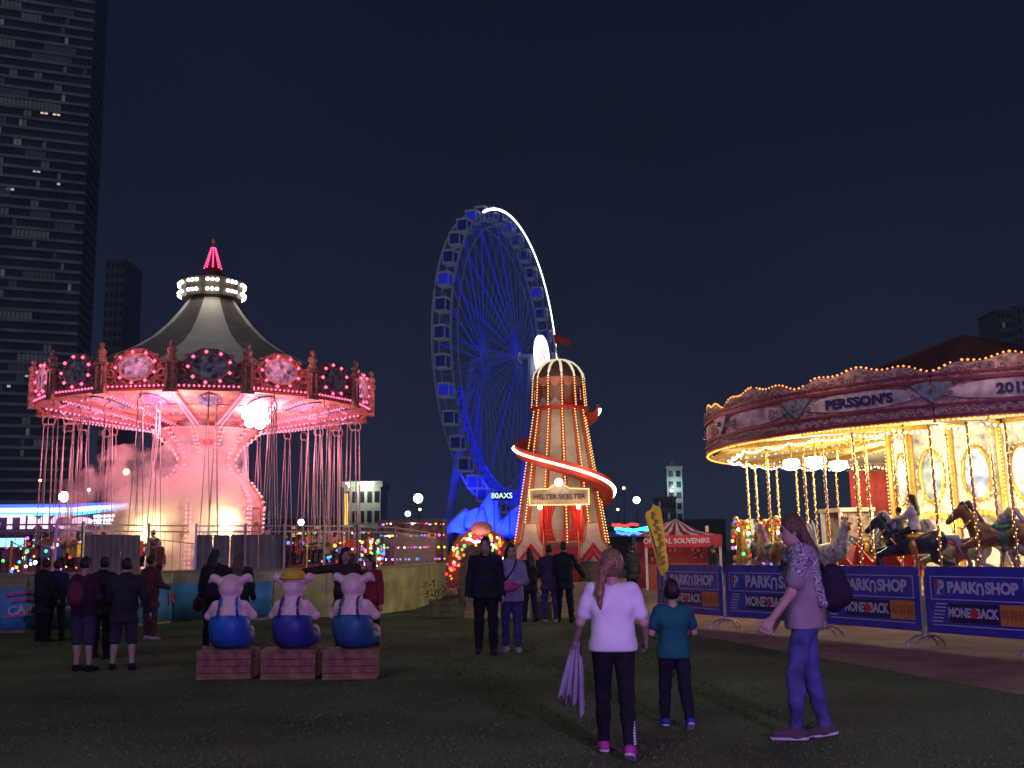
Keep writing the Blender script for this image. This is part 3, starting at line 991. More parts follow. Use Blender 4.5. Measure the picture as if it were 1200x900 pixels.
for q in range(4):
    b = MB(); b.bar((-0.95, fy - 0.95, 2.05 + 0.2 * q), (0.85, fy - 0.95, 2.05 + 0.2 * q), 0.04); b.build('rail', mat('rail_pinkred', (0.6, 0.1, 0.09), 0.5), hs)
b = MB(); b.prism([(-1.55, 0), (1.55, 0), (1.55, 0.80), (0.55, 0.84), (0.25, 1.05), (-0.25, 1.05), (-0.55, 0.84), (-1.55, 0.80)], (-0.1, fy - 0.95, 3.95), (1, 0, 0), (0, 0, 1), (0, -1, 0), 0.12)
sg = b.build('sign_board', mat('sign_grey', (0.42, 0.36, 0.28), 0.6), hs)
text_mesh('HELTER SKELTER', 0.36, mat('sign_letters', (0.10, 0.06, 0.05), 0.5), 'sign_lettering', sg, frame_matrix((-0.1, fy - 1.08, 4.36), (1, 0, 0), (0, -1, 0)), bold=0.008)
b = MB()
ol = [(-1.55, 0), (1.55, 0), (1.55, 0.80), (0.55, 0.84), (0.25, 1.05), (-0.25, 1.05), (-0.55, 0.84), (-1.55, 0.80), (-1.55, 0)]
for (x0, z0), (x1, z1) in zip(ol[:-1], ol[1:]):
    k = max(1, int(math.hypot(x1 - x0, z1 - z0) / 0.10))
    for q in range(k):
        t = q / k
        b.ball((-0.1 + x0 + (x1 - x0) * t, fy - 1.12, 3.95 + z0 + (z1 - z0) * t), 0.05)
b.build('bulb_row', GOLDB, sg)
b = MB(); b.sphere((-0.1, fy - 1.1, 5.12), 0.22, 10, 7); b.build('top_lamp', WHITEB, sg)
for x in (-1.1, 0.9):
    b = MB(); b.sphere((x, fy - 1.2, 3.82), 0.12, 8, 6); b.build('sign_lamp', WHITEB, sg)
    lamp('sign_light', 'POINT', (x, fy - 1.45, 3.6), 60, (1.0, 0.62, 0.36), hs, 0.2)
lamp('top_lamp_light', 'POINT', (-0.1, fy - 1.6, 5.3), 45, (1.0, 0.8, 0.55), hs, 0.2)
for a, z in ((R(-150), 2.2), (R(-30), 2.2), (R(-120), 5.6), (R(-60), 5.9), (R(-90), 8.2), (R(-20), 7.0)):
    lamp('rib_bulb_light', 'POINT', swdir(a) * (hr(z) + 2.2) + Vector((0, 0, z)), 105, (1.0, 0.70, 0.42), hs, 0.5)
lamp('gallery_light', 'POINT', swdir(R(-90)) * 2.6 + Vector((0, 0, 10.6)), 30, (1.0, 0.6, 0.4), hs, 0.3)

# ------------------------------------------------------------------ ferris wheel
FW = at(588, 421, 210.0)
fw = empty('ferris_wheel', (FW.x, FW.y, 0), 0, 'giant observation wheel lit blue with a white arc along its rim', 'ferris wheel')
hz = FW.z
view = Vector((FW.x, FW.y, 0)).normalized()
ang = R(69)
side = Vector((view.y, -view.x, 0))
nrm = side * math.sin(ang) - view * math.cos(ang)      # axle, towards the right and the camera
tv = side * math.cos(ang) + view * math.sin(ang)       # along the wheel's plane
WR = 29.3
LEDFLOODB = emis('led_flood_blue', (0.006, 0.016, 1.0), 0.75)  # LEDs on the spokes; on the lower rim a stand-in for floodlight
LEDD = emis('led_blue_dim', (0.016, 0.024, 0.20), 0.75)
WSTEEL = glow_paint('wheel_steel', (0.30, 0.32, 0.40), (0.10, 0.13, 0.30), 0.14)  # blue light on the steel put in as a faint glow
def wp(a, r, s): return tv * (r * math.cos(a)) + Vector((0, 0, hz + r * math.sin(a))) + nrm * s
for s, mm, nm in ((1.8, WSTEEL, 'rim'), (-1.8, WSTEEL, 'rim')):
    for rr, th in ((WR, 0.24), (WR - 3.0, 0.17)):
        b = MB(); b.tube([wp(2 * PI * i / 96, rr, s) for i in range(96)], th, 6, closed=True); b.build(nm, mm, fw)
b = MB()
for i in range(72):
    a0, a1 = 2 * PI * i / 72, 2 * PI * (i + 1) / 72
    for s in (1.8, -1.8):
        b.tube([wp(a0, WR, s), wp((a0 + a1) / 2, WR - 3.0, s), wp(a1, WR, s)], 0.07, 3, cap=False)
    b.tube([wp(a0, WR - 3.0, 1.8), wp(a0, WR - 3.0, -1.8)], 0.08, 3, cap=False)
b.build('rim_lattice', LEDD, fw)
b = MB()
for i in range(40, 56):
    a0, a1 = 2 * PI * i / 72, 2 * PI * (i + 1) / 72
    b.tube([wp(a0, WR, 1.8), wp((a0 + a1) / 2, WR - 3.0, 1.8), wp(a1, WR, 1.8)], 0.22, 3, cap=False)
    b.tube([wp(a0, WR - 3.0, 1.8), wp(a1, WR - 3.0, 1.8)], 0.22, 3, cap=False)
b.build('rim_lattice', LEDFLOODB, fw)  # blue floodlight on the lower rim, put in as glowing lattice
b = MB(); b.tube([wp(R(118) - R(150) * i / 60, WR + 0.35, 1.95) for i in range(61)], 0.26, 6); b.build('light_arc', emis('arc_white', (1.0, 0.93, 0.98), 3.5), fw)
NC = 36
b = MB()
for i in range(NC):                      # fine bracing cables in both planes
    a0 = 2 * PI * (i + 0.8) / NC
    for s in (1, -1):
        b.tube([wp(a0, 1.5, s * 3.6), wp(a0 + s * 0.12, WR - 3.0, s * 1.8)], 0.05, 3, cap=False)
b.build('cable_web', emis('led_web', (0.05, 0.07, 0.26), 0.5), fw, kind='stuff')
for i in range(NC):
    a = 2 * PI * (i + 0.3) / NC
    b = MB()
    br = a > R(98) and a < R(195) or a > R(228) and a < R(262)
    for s, t in ((1, 1.0), (-1, 1.0)):
        b.tube([wp(a, 1.5, s * 3.6), wp(a, WR - 3.0, s * 1.8)], 0.085, 3, cap=False)
    b.build('spoke', LEDFLOODB if (br and i % 2 == 0) else LEDD, fw)
    if i % 3 == 1:
        b = MB(); b.tube([wp(a, 1.5, 3.6), wp(a + 0.05, WR - 3.0, -1.8)], 0.06, 3, cap=False); b.build('brace', LEDD, fw)
b = MB()
for k_ in range(4):
    rr = (7, 13, 19, 23)[k_]
    for i in range(NC):
        a0, a1 = 2 * PI * (i + 0.3) / NC, 2 * PI * (i + 1.3) / NC
        if (i + k_) % 2 == 0:
            b.tube([wp(a0, rr, 3.3 - rr * 0.05), wp(a1, rr + 5, 3.3 - rr * 0.05)], 0.05, 3, cap=False)
b.build('spoke_lattice', LEDD, fw)
# hub, axle, sign disc
b = MB(); b.tube([wp(0, 0, -6.5), wp(0, 0, 8.0)], 0.6, 12); b.tube([wp(0, 0, -3.9), wp(0, 0, 3.9)], 1.2, 16); b.build('hub', glow_paint('hub_steel', (0.10, 0.11, 0.20), (0.03, 0.05, 0.30), 0.25), fw)  # blue light on the hub is a glow in its steel
cd = wp(0, 0, 8.2)
b = MB(); b.prism(oval(4.15, 4.15, 40), cd, tv, (0, 0, 1), nrm, 0.5); disc = b.build('sign_disc', emis('disc_white', (1.0, 0.95, 0.98), 2.6), fw)
b = MB()
b.tube([cd + nrm * 0.56 + tv * x + Vector((0, 0, z)) for x, z in oval(2.0, 2.0, 24)], 0.10, 4, closed=True)
b.tube([cd + nrm * 0.56 + tv * x + Vector((0, 0, z)) for x, z in ((-1.2, -1.2), (-0.4, 1.3), (0.4, -1.2), (1.2, 1.1))], 0.16, 4)
b.build('emblem', emis('emblem_pink', (1.0, 0.40, 0.50), 1.3), disc)
# cabins
ca = MB(); ca.box((0, 0, 0), (2.2, 2.4, 0.30)); ca.box((0, 0, 2.3), (2.3, 2.5, 0.35))
for sx in (-1, 1):
    for sy in (-1, 1):
        ca.box((sx * 1.02, sy * 1.12, 1.15), (0.18, 0.18, 2.1))
ca_me = ca.mesh('frame', glow_paint('cabin_frame', (0.16, 0.17, 0.2), (0.34, 0.42, 0.60), 0.10))  # light on the cabin frames put into their colour as glow
cg = MB(); cg.box((0, 0, 1.15), (1.9, 2.1, 1.9)); cg_me = cg.mesh('glazing', glow_paint('cabin_glass', (0.03, 0.04, 0.12), (0.02, 0.03, 0.40), 0.12, 0.15))
cg_lit = cg_me.copy(); cg_lit.materials.clear(); cg_lit.materials.append(glow_paint('cabin_glass_lit', (0.03, 0.04, 0.12), (0.02, 0.04, 1.0), 0.3, 0.15))
caz = math.atan2(nrm.y, nrm.x)
for i in range(NC):
    a = 2 * PI * i / NC
    c = empty('cabin', wp(a, WR - 0.2, 0) - Vector((0, 0, 1.3)), caz); c.parent = fw
    link_mesh('frame', ca_me, c); link_mesh('glazing', cg_lit if i % 4 == 0 else cg_me, c)
# legs and loading station
for s in (6.2, -6.2):
    for d in (-1, 1):
        foot = wp(0, 0, 0) * 1.0
        b = MB(); b.tube([wp(0, 0, s), nrm * (s * 1.25) + tv * (d * 12.0) + Vector((0, 0, 0.2))], [0.7, 0.95], 8)
        b.build('support_leg', glow_paint('leg_steel', (0.12, 0.13, 0.2), (0.02, 0.045, 0.40), 0.16), fw)  # legs glow faintly in place of blue light falling on them
BLUEW = mat('station_panel', (0.55, 0.57, 0.65), 0.5)
b = MB(); b.box(Vector((0, 0, 3.0)), (26, 8, 6.0), rz=math.atan2(tv.y, tv.x)); b.build('station', mat('station_wall', (0.20, 0.21, 0.26), 0.6), fw)
r_ = random.Random(77)
for q in range(9):                       # curved blue lit sails and fins of the boarding station
    px_ = 532 + 8.2 * q + r_.uniform(-2, 2)
    w_, h_ = r_.uniform(2.2, 4.2), r_.uniform(4.0, 9.5)
    sw_ = r_.uniform(-3.0, 3.0)
    p = at(px_, 640, 196.0 + r_.uniform(-2, 2)) - Vector((FW.x, FW.y, 0)); p.z = r_.uniform(4.2, 6.6)
    v_, f_ = [], []
    for i in range(7):
        u = i / 6 - 0.5
        for j in range(8):
            v = j / 7
            v_.append((p.x + w_ * 1.5 * u * (1.0 - 0.8 * v) + sw_ * v * v, p.y - 1.5 * math.cos(u * 2.4) * (1 - v), p.z + h_ * v * (1 - 0.25 * v) - 0.8 * abs(u)))
    b = MB(); b.add(v_, [(i * 8 + j, (i + 1) * 8 + j, (i + 1) * 8 + j + 1, i * 8 + j + 1) for i in range(6) for j in range(7)])
    so = b.build('station_sail', BLUEW, fw, smooth=True)
    so.modifiers.new('cloth', 'SOLIDIFY').thickness = 0.12
    if q % 2 == 0:
        lamp('station_flood', 'SPOT', (p.x, p.y - 9.0, 4.0), 26000, (0.004, 0.015, 1.0), fw, 0.5, 60, (p.x, p.y, 9.0), 0.6)
sgp = at(588, 581, 192.0) - Vector((FW.x, FW.y, 0))
b = MB(); b.box(sgp + Vector((0, 0.3, 0)), (3.6, 0.3, 1.6)); so = b.build('station_sign', mat('station_sign', (0.02, 0.02, 0.03), 0.5), fw)
text_mesh('80AXS', 1.35, emis('sign_cyan', (0.62, 0.88, 1.0), 1.4), 'station_sign_lettering', so, frame_matrix(sgp + Vector((0, 0.12, 0)), (1, 0, 0), (0, -1, 0)), depth=0.02, bold=0.03)
b = MB(); b.bar(sgp + Vector((-1.4, 0.4, -0.8)), (sgp.x - 1.4, sgp.y + 0.4, 0), 0.2); b.bar(sgp + Vector((1.4, 0.4, -0.8)), (sgp.x + 1.4, sgp.y + 0.4, 0), 0.2); b.build('sign_post', DARKSTEEL, so)

# ------------------------------------------------------------------ carousel
CA = Vector((11.95, 27.4, 0))
ca_ = empty('carousel', CA, face_cam(CA), 'ornate galloper carousel with scrolled rounding boards, amber bulbs and twisted brass poles', 'carousel')
CR, NCB = 6.55, 14
CZ = 4.12
b = MB(); b.lathe([(0.01, 0.62), (6.75, 0.62), (6.85, 0.55)], 56); b.build('platform', mat('carousel_deck', (0.28, 0.20, 0.13), 0.6), ca_)
b = MB(); b.lathe([(6.85, 0.55), (6.9, -0.2)], 56); b.build('skirt', mat('skirt_cream', (0.50, 0.44, 0.34), 0.7, var=0.15, scale=2), ca_)
CAOFF = R(7)
ribbon_m = mat('ribbon_cream', (0.74, 0.62, 0.58), 0.55, var=0.3, scale=3.5, hue=(0.58, 0.48, 0.52))
ltr = mat('ribbon_letter', (0.035, 0.04, 0.12), 0.5)
ltr2 = mat('ribbon_letter_gilt', (0.50, 0.40, 0.34), 0.4, 0.3)
rc = CR / math.cos(PI / NCB)
ca_.rotation_euler = (Matrix.Rotation(R(-1.0), 3, 'Y') @ Matrix.Rotation(face_cam(CA), 3, 'Z')).to_euler()   # the lawn falls away to the left
words = {13: "PERSSON'S", 0: '2012'}
for i in range(NCB):
    a0 = -PI / 2 + CAOFF + (i - 0.5) * 2 * PI / NCB
    a1 = a0 + 2 * PI / NCB
    am = (a0 + a1) / 2
    P0, P1 = swdir(a0) * rc, swdir(a1) * rc
    tang = (P1 - P0).normalized(); W = (P1 - P0).length; out = swdir(am); mid = (P0 + P1) / 2
    h2 = W / 2 - 0.01
    Rm = W / (2 * PI / NCB)                       # boards follow the circle
    def C(x, d, z, am=am, Rm=Rm): return swdir(am + x / Rm) * (Rm + d) + Vector((0, 0, z))
    def strip(b, xs, lo, hi, d0, d1):
        n_ = len(xs)
        vs_ = []
        for x in xs:
            l_, h_ = (lo(x), hi(x)) if callable(lo) else (lo, hi)
            vs_ += [C(x, d0, CZ + l_), C(x, d1, CZ + l_), C(x, d1, CZ + h_), C(x, d0, CZ + h_)]
        fs_ = []
        for q in range(n_ - 1):
            for e in range(4):
                e2 = (e + 1) % 4
                fs_.append((q * 4 + e, (q + 1) * 4 + e, (q + 1) * 4 + e2, q * 4 + e2))
        fs_ += [(0, 1, 2, 3), tuple((n_ - 1) * 4 + e for e in (3, 2, 1, 0))]
        b.add(vs_, fs_)
    def xs_(n_, k=1.0): return [h2 * k * (-1 + 2 * q / n_) for q in range(n_ + 1)]
    def crest(x):
        u = x / h2
        return 1.16 + 0.20 * (0.5 + 0.5 * math.cos(PI * u)) ** 0.6 + 0.05 * math.cos(2 * PI * u * 1.5)
    b = MB(); strip(b, xs_(24), lambda x: 0.0, crest, 0.0, 0.07)
    rb_ = b.build('rounding_board', mat('carousel_board', (0.60, 0.34, 0.31), 0.5, var=0.4, scale=8, hue=(0.50, 0.40, 0.30)), ca_)
    rb_.scale.z = 0.88; rb_.location.z = CZ * 0.12
    for z0, z1, pr in ((0.02, 0.10, 0.13), (0.30, 0.36, 0.12), (0.86, 0.94, 0.14), (1.02, 1.07, 0.12)):
        b = MB(); strip(b, xs_(8), z0, z1, 0.02, pr); b.build('moulding', mat('moulding_red', (0.30, 0.05, 0.05), 0.5, var=0.2), rb_)
    sw_ = lambda x: 1 - abs(x / (h2 * 0.93)) ** 2.6
    b = MB(); strip(b, xs_(18, 0.929), lambda x: 0.60 - 0.20 * sw_(x), lambda x: 0.605 + 0.23 * sw_(x), 0.06, 0.10)
    b.build('painted_ribbon', ribbon_m, rb_)
    if i in words:
        o_ = text_mesh(words[i], 0.31, ltr, 'ribbon_lettering', rb_, None, depth=0.012, bold=0.012)
        for v in o_.data.vertices: v.co = C(v.co.x, 0.115 + v.co.z, CZ + 0.60 + v.co.y)
    # carved scrollwork: upper frieze, foliage on the ribbon, lower band
    b = MB()
    rs_ = random.Random(100 + i)
    for s in (-1, 1):
        spots = [(0.16 + 0.2 * q, 1.15 + 0.03 * math.sin(q), 0.085, 2.2) for q in range(6)] + [(0.1 + 0.16 * q, 0.20, 0.065, 2.1) for q in range(8)] + [(0.95, 0.60, 0.14, 2.6), (0.74, 0.66, 0.09, 2.3), (0.72, 0.52, 0.08, 2.2), (1.14, 0.6, 0.06, 2.0)]
        for (cx_, cz_, r_, tn) in spots:
            if cx_ > h2 - 0.06 or (i in words and 0.4 < cz_ < 0.7 and cx_ < 1.0): continue
            sg_ = rs_.choice((-1, 1))
            sp = []
            for q in range(9):
                t_ = q / 8
                rr = r_ * (1 - 0.78 * t_)
                sp.append(C(s * (cx_ + rr * math.cos(t_ * tn * PI)), 0.125, CZ + cz_ + sg_ * rr * math.sin(t_ * tn * PI)))
            b.tube(sp, 0.02, 4)
    b.build('carved_scroll', mat('scroll_gilt', (0.66, 0.48, 0.38), 0.45, 0.1, 0.4, 20), rb_, kind='stuff')
    # rosette at the joint
    b = MB(); b.prism([(x, z) for x, z in ((-0.42, 0.22), (0, 0.26), (0.42, 0.22), (0.2, -0.05), (0, -0.24), (-0.2, -0.05))], C(-h2, 0.06, CZ + 0.62), (-math.sin(a0), math.cos(a0), 0), (0, 0, 1), swdir(a0), 0.09)
    ro = b.build('rosette', mat('rosette_slate', (0.36, 0.40, 0.42), 0.3, 0.2, 0.3, 10), rb_)
    b = MB(); b.sphere(C(-h2, 0.18, CZ + 0.66), 0.07, 8, 6); b.build('rosette_jewel', mat('jewel', (0.75, 0.78, 0.82), 0.1, 0.9), ro)
    b = MB()
    for q in range(27):
        x = h2 * (-1 + 2 * (q + 0.5) / 27)
        if rs_.random() < 0.05: continue
        b.ball(C(x, 0.05, CZ + crest(x) + 0.035), 0.030 * rs_.uniform(0.8, 1.2))
    b.build('crest_bulb_row', emis('bulb_crest', (1.0, 0.34, 0.06), 2.2), rb_)
    b = MB()
    for q in range(30):
        if rs_.random() < 0.04: continue
        b.ball(C(h2 * (-1 + 2 * (q + 0.5) / 30), 0.10, CZ - 0.03), 0.034 * rs_.uniform(0.8, 1.2))
    b.build('lower_bulb_row', emis('bulb_amber', (1.0, 0.46, 0.07), 2.3), rb_)
    b = MB()
    for q in range(22): b.ball(C(h2 * (-1 + 2 * (q + 0.5) / 22), 0.15, CZ + 0.985), 0.022)
    b.build('unlit_bulb_row', mat('frosted_bulb', (0.50, 0.36, 0.36), 0.3), rb_)
    # inner valance of white bulbs
    b = MB()
    for q in range(22):
        t = (q + 0.5) / 22
        p = P0.lerp(P1, t) * 0.93; b.ball((p.x, p.y, CZ - 0.10 - 0.10 * abs(math.sin(t * 3 * PI))), 0.035)
    b.build('valance_bulb_row', WHITEB, rb_)
    # ceiling panel, rafter, roof gore
    b = MB(); b.quad(*[p for p in (swdir(a1) * 1.9 + Vector((0, 0, CZ + 0.42)), P1 * 0.985 + Vector((0, 0, CZ + 0.05)), P0 * 0.985 + Vector((0, 0, CZ + 0.05)), swdir(a0) * 1.9 + Vector((0, 0, CZ + 0.42)))])
    b.build('ceiling_panel', [mat('ceil_cream', (0.62, 0.52, 0.36), 0.6, var=0.3, scale=1.6, hue=(0.48, 0.44, 0.34)), mat('ceil_gold', (0.60, 0.42, 0.14), 0.6, var=0.4, scale=2.0, hue=(0.42, 0.40, 0.30))][i % 2], ca_)
    b = MB(); b.bar(swdir(a0) * 1.9 + Vector((0, 0, CZ + 0.36)), P0 * 0.98 + Vector((0, 0, CZ + 0.0)), 0.10); rf = b.build('rafter', GOLD, ca_)
    b = MB()
    for q in range(22):
        p = swdir(a0) * (2.2 + q * 0.185); b.ball((p.x, p.y, CZ + 0.26 - 0.016 * q), 0.028)
    b.build('bulb_strip', GOLDB, rf)
    b = MB()
    apex = Vector((0, 0, 7.0))
    pr = [swdir(a0) * rc * 0.985 + Vector((0, 0, CZ + 0.93)), swdir(a1) * rc * 0.985 + Vector((0, 0, CZ + 0.93)), swdir(a1) * 2.4 + Vector((0, 0, CZ + 2.05)), swdir(a0) * 2.4 + Vector((0, 0, CZ + 2.05))]
    b.quad(*pr); b.add([pr[3], pr[2], apex], [(0, 1, 2)])
    b.build('roof_gore', [mat('roof_rust', (0.14, 0.05, 0.035), 0.8, var=0.15), mat('roof_maroon', (0.10, 0.03, 0.03), 0.8, var=0.15)][i % 2], ca_)
# centre drum: mirrors and gilt
MIR = mat('mirror', (0.50, 0.66, 0.74), 0.25, 0.45, 0.3, 4)
drumm = mat('drum_cream', (0.66, 0.60, 0.48), 0.5, var=0.3, scale=5, hue=(0.40, 0.46, 0.42))
b = MB(); b.lathe([(2.05, 0.62), (2.05, CZ + 0.4)], 12, a0=-PI / 2 - PI / 12, a1=1.5 * PI - PI / 12); drum = b.build('centre_drum', drumm, ca_)
for i in range(12):
    am = -PI / 2 + i * PI / 6
    o = swdir(am); tg = Vector((-math.sin(am), math.cos(am), 0)); rr = 2.05 * math.cos(PI / 12)
    b = MB(); b.prism(oval(0.27, 0.60, 24), o * rr + Vector((0, 0, 3.25)), tg, (0, 0, 1), o, 0.04)
    mi = b.build('oval_mirror', MIR, drum)
    b = MB(); b.tube([o * (rr + 0.05) + tg * x + Vector((0, 0, 3.25 + z)) for x, z in oval(0.31, 0.64, 24)], 0.045, 6, closed=True); b.build('mirror_frame', GOLD, mi)
    b = MB()
    for x, z in oval(0.38, 0.72, 26): b.ball(o * (rr + 0.08) + tg * x + Vector((0, 0, 3.25 + z)), 0.026)
    b.build('mirror_bulb_ring', GOLDB, mi)
    b = MB(); b.box(o * (rr + 0.02) + Vector((0, 0, 1.45)), (0.8, 0.05, 1.1), M=Matrix((tg, o, Vector((0, 0, 1)))).transposed()); pn = b.build('drum_panel', [WHITEP, mat('panel_ivory', (0.62, 0.58, 0.45), 0.5, var=0.3, scale=6, hue=(0.40, 0.42, 0.45))][i % 2], drum)
    b = MB()
    for q in range(13):
        t = q / 12 * PI
        b.sphere(o * (rr + 0.13) + tg * (0.46 * math.cos(t)) + Vector((0, 0, 2.05 + 0.26 * math.sin(t))), 0.085, 7, 5)
    b.build('gilt_arch', mat('arch_gilt', (0.75, 0.50, 0.10), 0.35, 0.3, 0.2, 18), pn)
    a0 = am - PI / 12
    b = MB(); b.tube([swdir(a0) * 2.1 + Vector((0, 0, 0.62)), swdir(a0) * 2.1 + Vector((0, 0, CZ + 0.35))], 0.085, 8); pi_ = b.build('drum_pilaster', GOLD, drum)
    b = MB()
    for q in range(38):
        b.ball(swdir(a0) * 2.22 + Vector((0, 0, 0.75 + q * 0.095)), 0.024)
    b.build('bulb_strip', GOLDB, pi_)
# chandelier-bright lamp group hung under the roof on the left
for px_, py_, Y_, s_ in ((958, 536, 28.0, 0.30), (985, 541, 28.3, 0.25), (930, 538, 27.4, 0.22)):
    p = at(px_, py_, Y_)
    M_ = Matrix.Rotation(-face_cam(CA), 4, 'Z') @ Matrix.Translation(-CA)
    q = M_ @ p
    b = MB(); b.lathe([(0.02, 0.1), (s_ * 0.9, 0.06), (s_, -0.05), (s_ * 0.7, -s_ * 0.6), (0.02, -s_ * 0.8)], 14, q); cl = b.build('roof_lamp', emis('roof_lamp_glow', (1.0, 0.92, 0.66), 7.0), ca_)
    b = MB(); b.tube([q, q + Vector((0, 0, 0.45))], 0.03, 6); b.build('lamp_stem', BRASS, cl)
    lamp('roof_lamp_light', 'POINT', q + Vector((0, 0, -0.25)), 170, (1.0, 0.82, 0.5), ca_, 0.25)
for i in range(6):
    a = 2 * PI * (i + 0.25) / 6
    lamp('rafter_bulb_light', 'POINT', swdir(a) * 3.5 + Vector((0, 0, 3.75)), 210, (1.0, 0.86, 0.62), ca_, 0.35)
for a_ in (-150, -115, -85, -50):
    lamp('rim_bulb_light', 'POINT', swdir(R(a_)) * 6.25 + Vector((0, 0, 3.75)), 38, (1.0, 0.74, 0.40), ca_, 0.3)
    lamp('crest_bulb_light', 'POINT', swdir(R(a_)) * 7.6 + Vector((0, 0, 5.5)), 16, (1.0, 0.62, 0.40), ca_, 0.3)
lamp('drum_bulb_light', 'POINT', (-1.2, -3.1, 2.2), 150, (1.0, 0.82, 0.5), ca_, 0.3)
lamp('drum_bulb_light', 'POINT', (1.3, -3.0, 2.2), 150, (1.0, 0.82, 0.5), ca_, 0.3)

# galloping horses
def horse_sdf():
    s = Sdf()
    s.cap((-0.40, 0, 0.02), (0.30, 0, 0.0), 0.21, 0.22, 0.08)
    s.ell((0.36, 0, 0.04), (0.22, 0.20, 0.27), 0.08)
    s.ell((-0.45, 0, 0.06), (0.25, 0.22, 0.25), 0.08)
    s.cap((0.42, 0, 0.12), (0.66, 0, 0.52), 0.17, 0.105, 0.08)
    s.cap((0.66, 0, 0.56), (0.78, 0, 0.50), 0.115, 0.10, 0.05)
    s.cap((0.78, 0, 0.50), (0.97, 0, 0.32), 0.09, 0.062, 0.04)
    for y in (-0.06, 0.06):
        s.cap((0.62, y, 0.64), (0.60, y * 1.3, 0.76), 0.03, 0.012, 0.02)
    for y, (kx, kz), (fx, fz) in ((0.13, (0.72, -0.20), (0.62, -0.55)), (-0.13, (0.80, -0.10), (0.86, -0.46))):
        s.cap((0.38, y, -0.08), (kx, y, kz), 0.11, 0.06, 0.05)
        s.cap((kx, y, kz), (fx, y, fz), 0.058, 0.038, 0.03)
        s.cap((fx, y, fz), (fx + 0.03, y, fz - 0.08), 0.05, 0.055, 0.02)
    for y, (kx, kz), (hx, hz_), (fx, fz) in ((0.13, (-0.46, -0.30), (-0.78, -0.40), (-0.95, -0.68)), (-0.13, (-0.40, -0.32), (-0.66, -0.50), (-0.80, -0.80))):
        s.cap((-0.45, y, -0.02), (kx, y, kz), 0.15, 0.09, 0.06)
        s.cap((kx, y, kz), (hx, y, hz_), 0.085, 0.055, 0.03)
        s.cap((hx, y, hz_), (fx, y, fz), 0.05, 0.036, 0.03)
        s.cap((fx, y, fz), (fx - 0.03, y, fz - 0.07), 0.05, 0.055, 0.02)
    return s
HORSE = {}
hbase = horse_sdf()
hV = hbase.mesh('body', WHITEP, 0.026)
for nm, m in (('dapple', mat('horse_dapple', (0.36, 0.34, 0.34), 0.35, var=0.35, scale=9)), ('black', mat('horse_black', (0.035, 0.04, 0.075), 0.3, var=0.3, scale=9)), ('brown', mat('horse_brown', (0.22, 0.11, 0.055), 0.35, var=0.3, scale=7))):
    c = hV.copy(); c.materials.clear(); c.materials.append(m); HORSE[nm] = c
s = Sdf()
for q in range(7):
    t = q / 6
    s.cap((0.38 + 0.22 * t - 0.05, 0.03, 0.30 + 0.40 * t), (0.24 + 0.22 * t, 0.06 * (-1) ** q, 0.18 + 0.40 * t), 0.055, 0.025, 0.03)
s.cap((0.66, 0, 0.70), (0.80, 0, 0.58), 0.045, 0.02, 0.02)
mane_me = {n: s.mesh('mane', m, 0.022) for n, m in (('dapple', WHITEP), ('black', mat('mane_silver', (0.4, 0.4, 0.45), 0.4)), ('brown', mat('mane_violet', (0.16, 0.08, 0.22), 0.5, var=0.4, scale=12)))}
s = Sdf(); s.cap((-0.66, 0, 0.14), (-0.86, 0, 0.10), 0.06, 0.08, 0.04); s.cap((-0.86, 0, 0.10), (-1.02, 0, -0.30), 0.085, 0.03, 0.05)
tail_me = {n: s.mesh('tail', m, 0.024) for n, m in (('dapple', WHITEP), ('black', MATS['mane_silver']), ('brown', MATS['mane_violet']))}
s = Sdf(); s.cap((-0.16, -0.12, 0.19), (-0.16, 0.12, 0.19), 0.06, None, 0.03); s.cap((0.10, -0.10, 0.20), (0.10, 0.10, 0.20), 0.06, None, 0.03); s.ell((-0.03, 0, 0.16), (0.20, 0.235, 0.09), 0.04); s.ell((-0.03, 0, -0.02), (0.17, 0.245, 0.20), 0.04)
sad = s.mesh('saddle', REDP, 0.022)
sad_me = {'dapple': sad}
for n, m in (('black', GOLD), ('brown', GREENP)):
    c = sad.copy(); c.materials.clear(); c.materials.append(m); sad_me[n] = c
b = MB()
for y in (-0.19, 0.19):
    b.tube([(0.42, y, 0.15), (0.30, y * 1.12, 0.02), (0.42, y, -0.12)], 0.025, 5)
b.tube([(0.60 + 0.1 * math.cos(q), 0.15 * math.sin(q), 0.28 + 0.10 * math.cos(q) * -1) for q in [2 * PI * t / 10 for t in range(10)]], 0.02, 5, closed=True)
b.tube([(0.88, 0.095 * math.sin(q), 0.41 + 0.095 * math.cos(q)) for q in [2 * PI * t / 10 for t in range(10)]], 0.018, 5, closed=True)
har_me = b.mesh('harness', GOLD)
b = MB()
pts1 = []
for q in range(61):
    z = -0.85 + q * 0.057
    pts1.append((0.008 * math.cos(q * 1.9), 0.008 * math.sin(q * 1.9), z))
b.tube(pts1, 0.027, 6)
pole_me = b.mesh('twisted_pole', BRASS, True)
b = MB()
for q in range(46):
    b.ball((0.035 * math.cos(q * 2.0), 0.035 * math.sin(q * 2.0), 0.70 + q * 0.04), 0.013)
pole_b = b.mesh('bulb_strip', GOLDB)

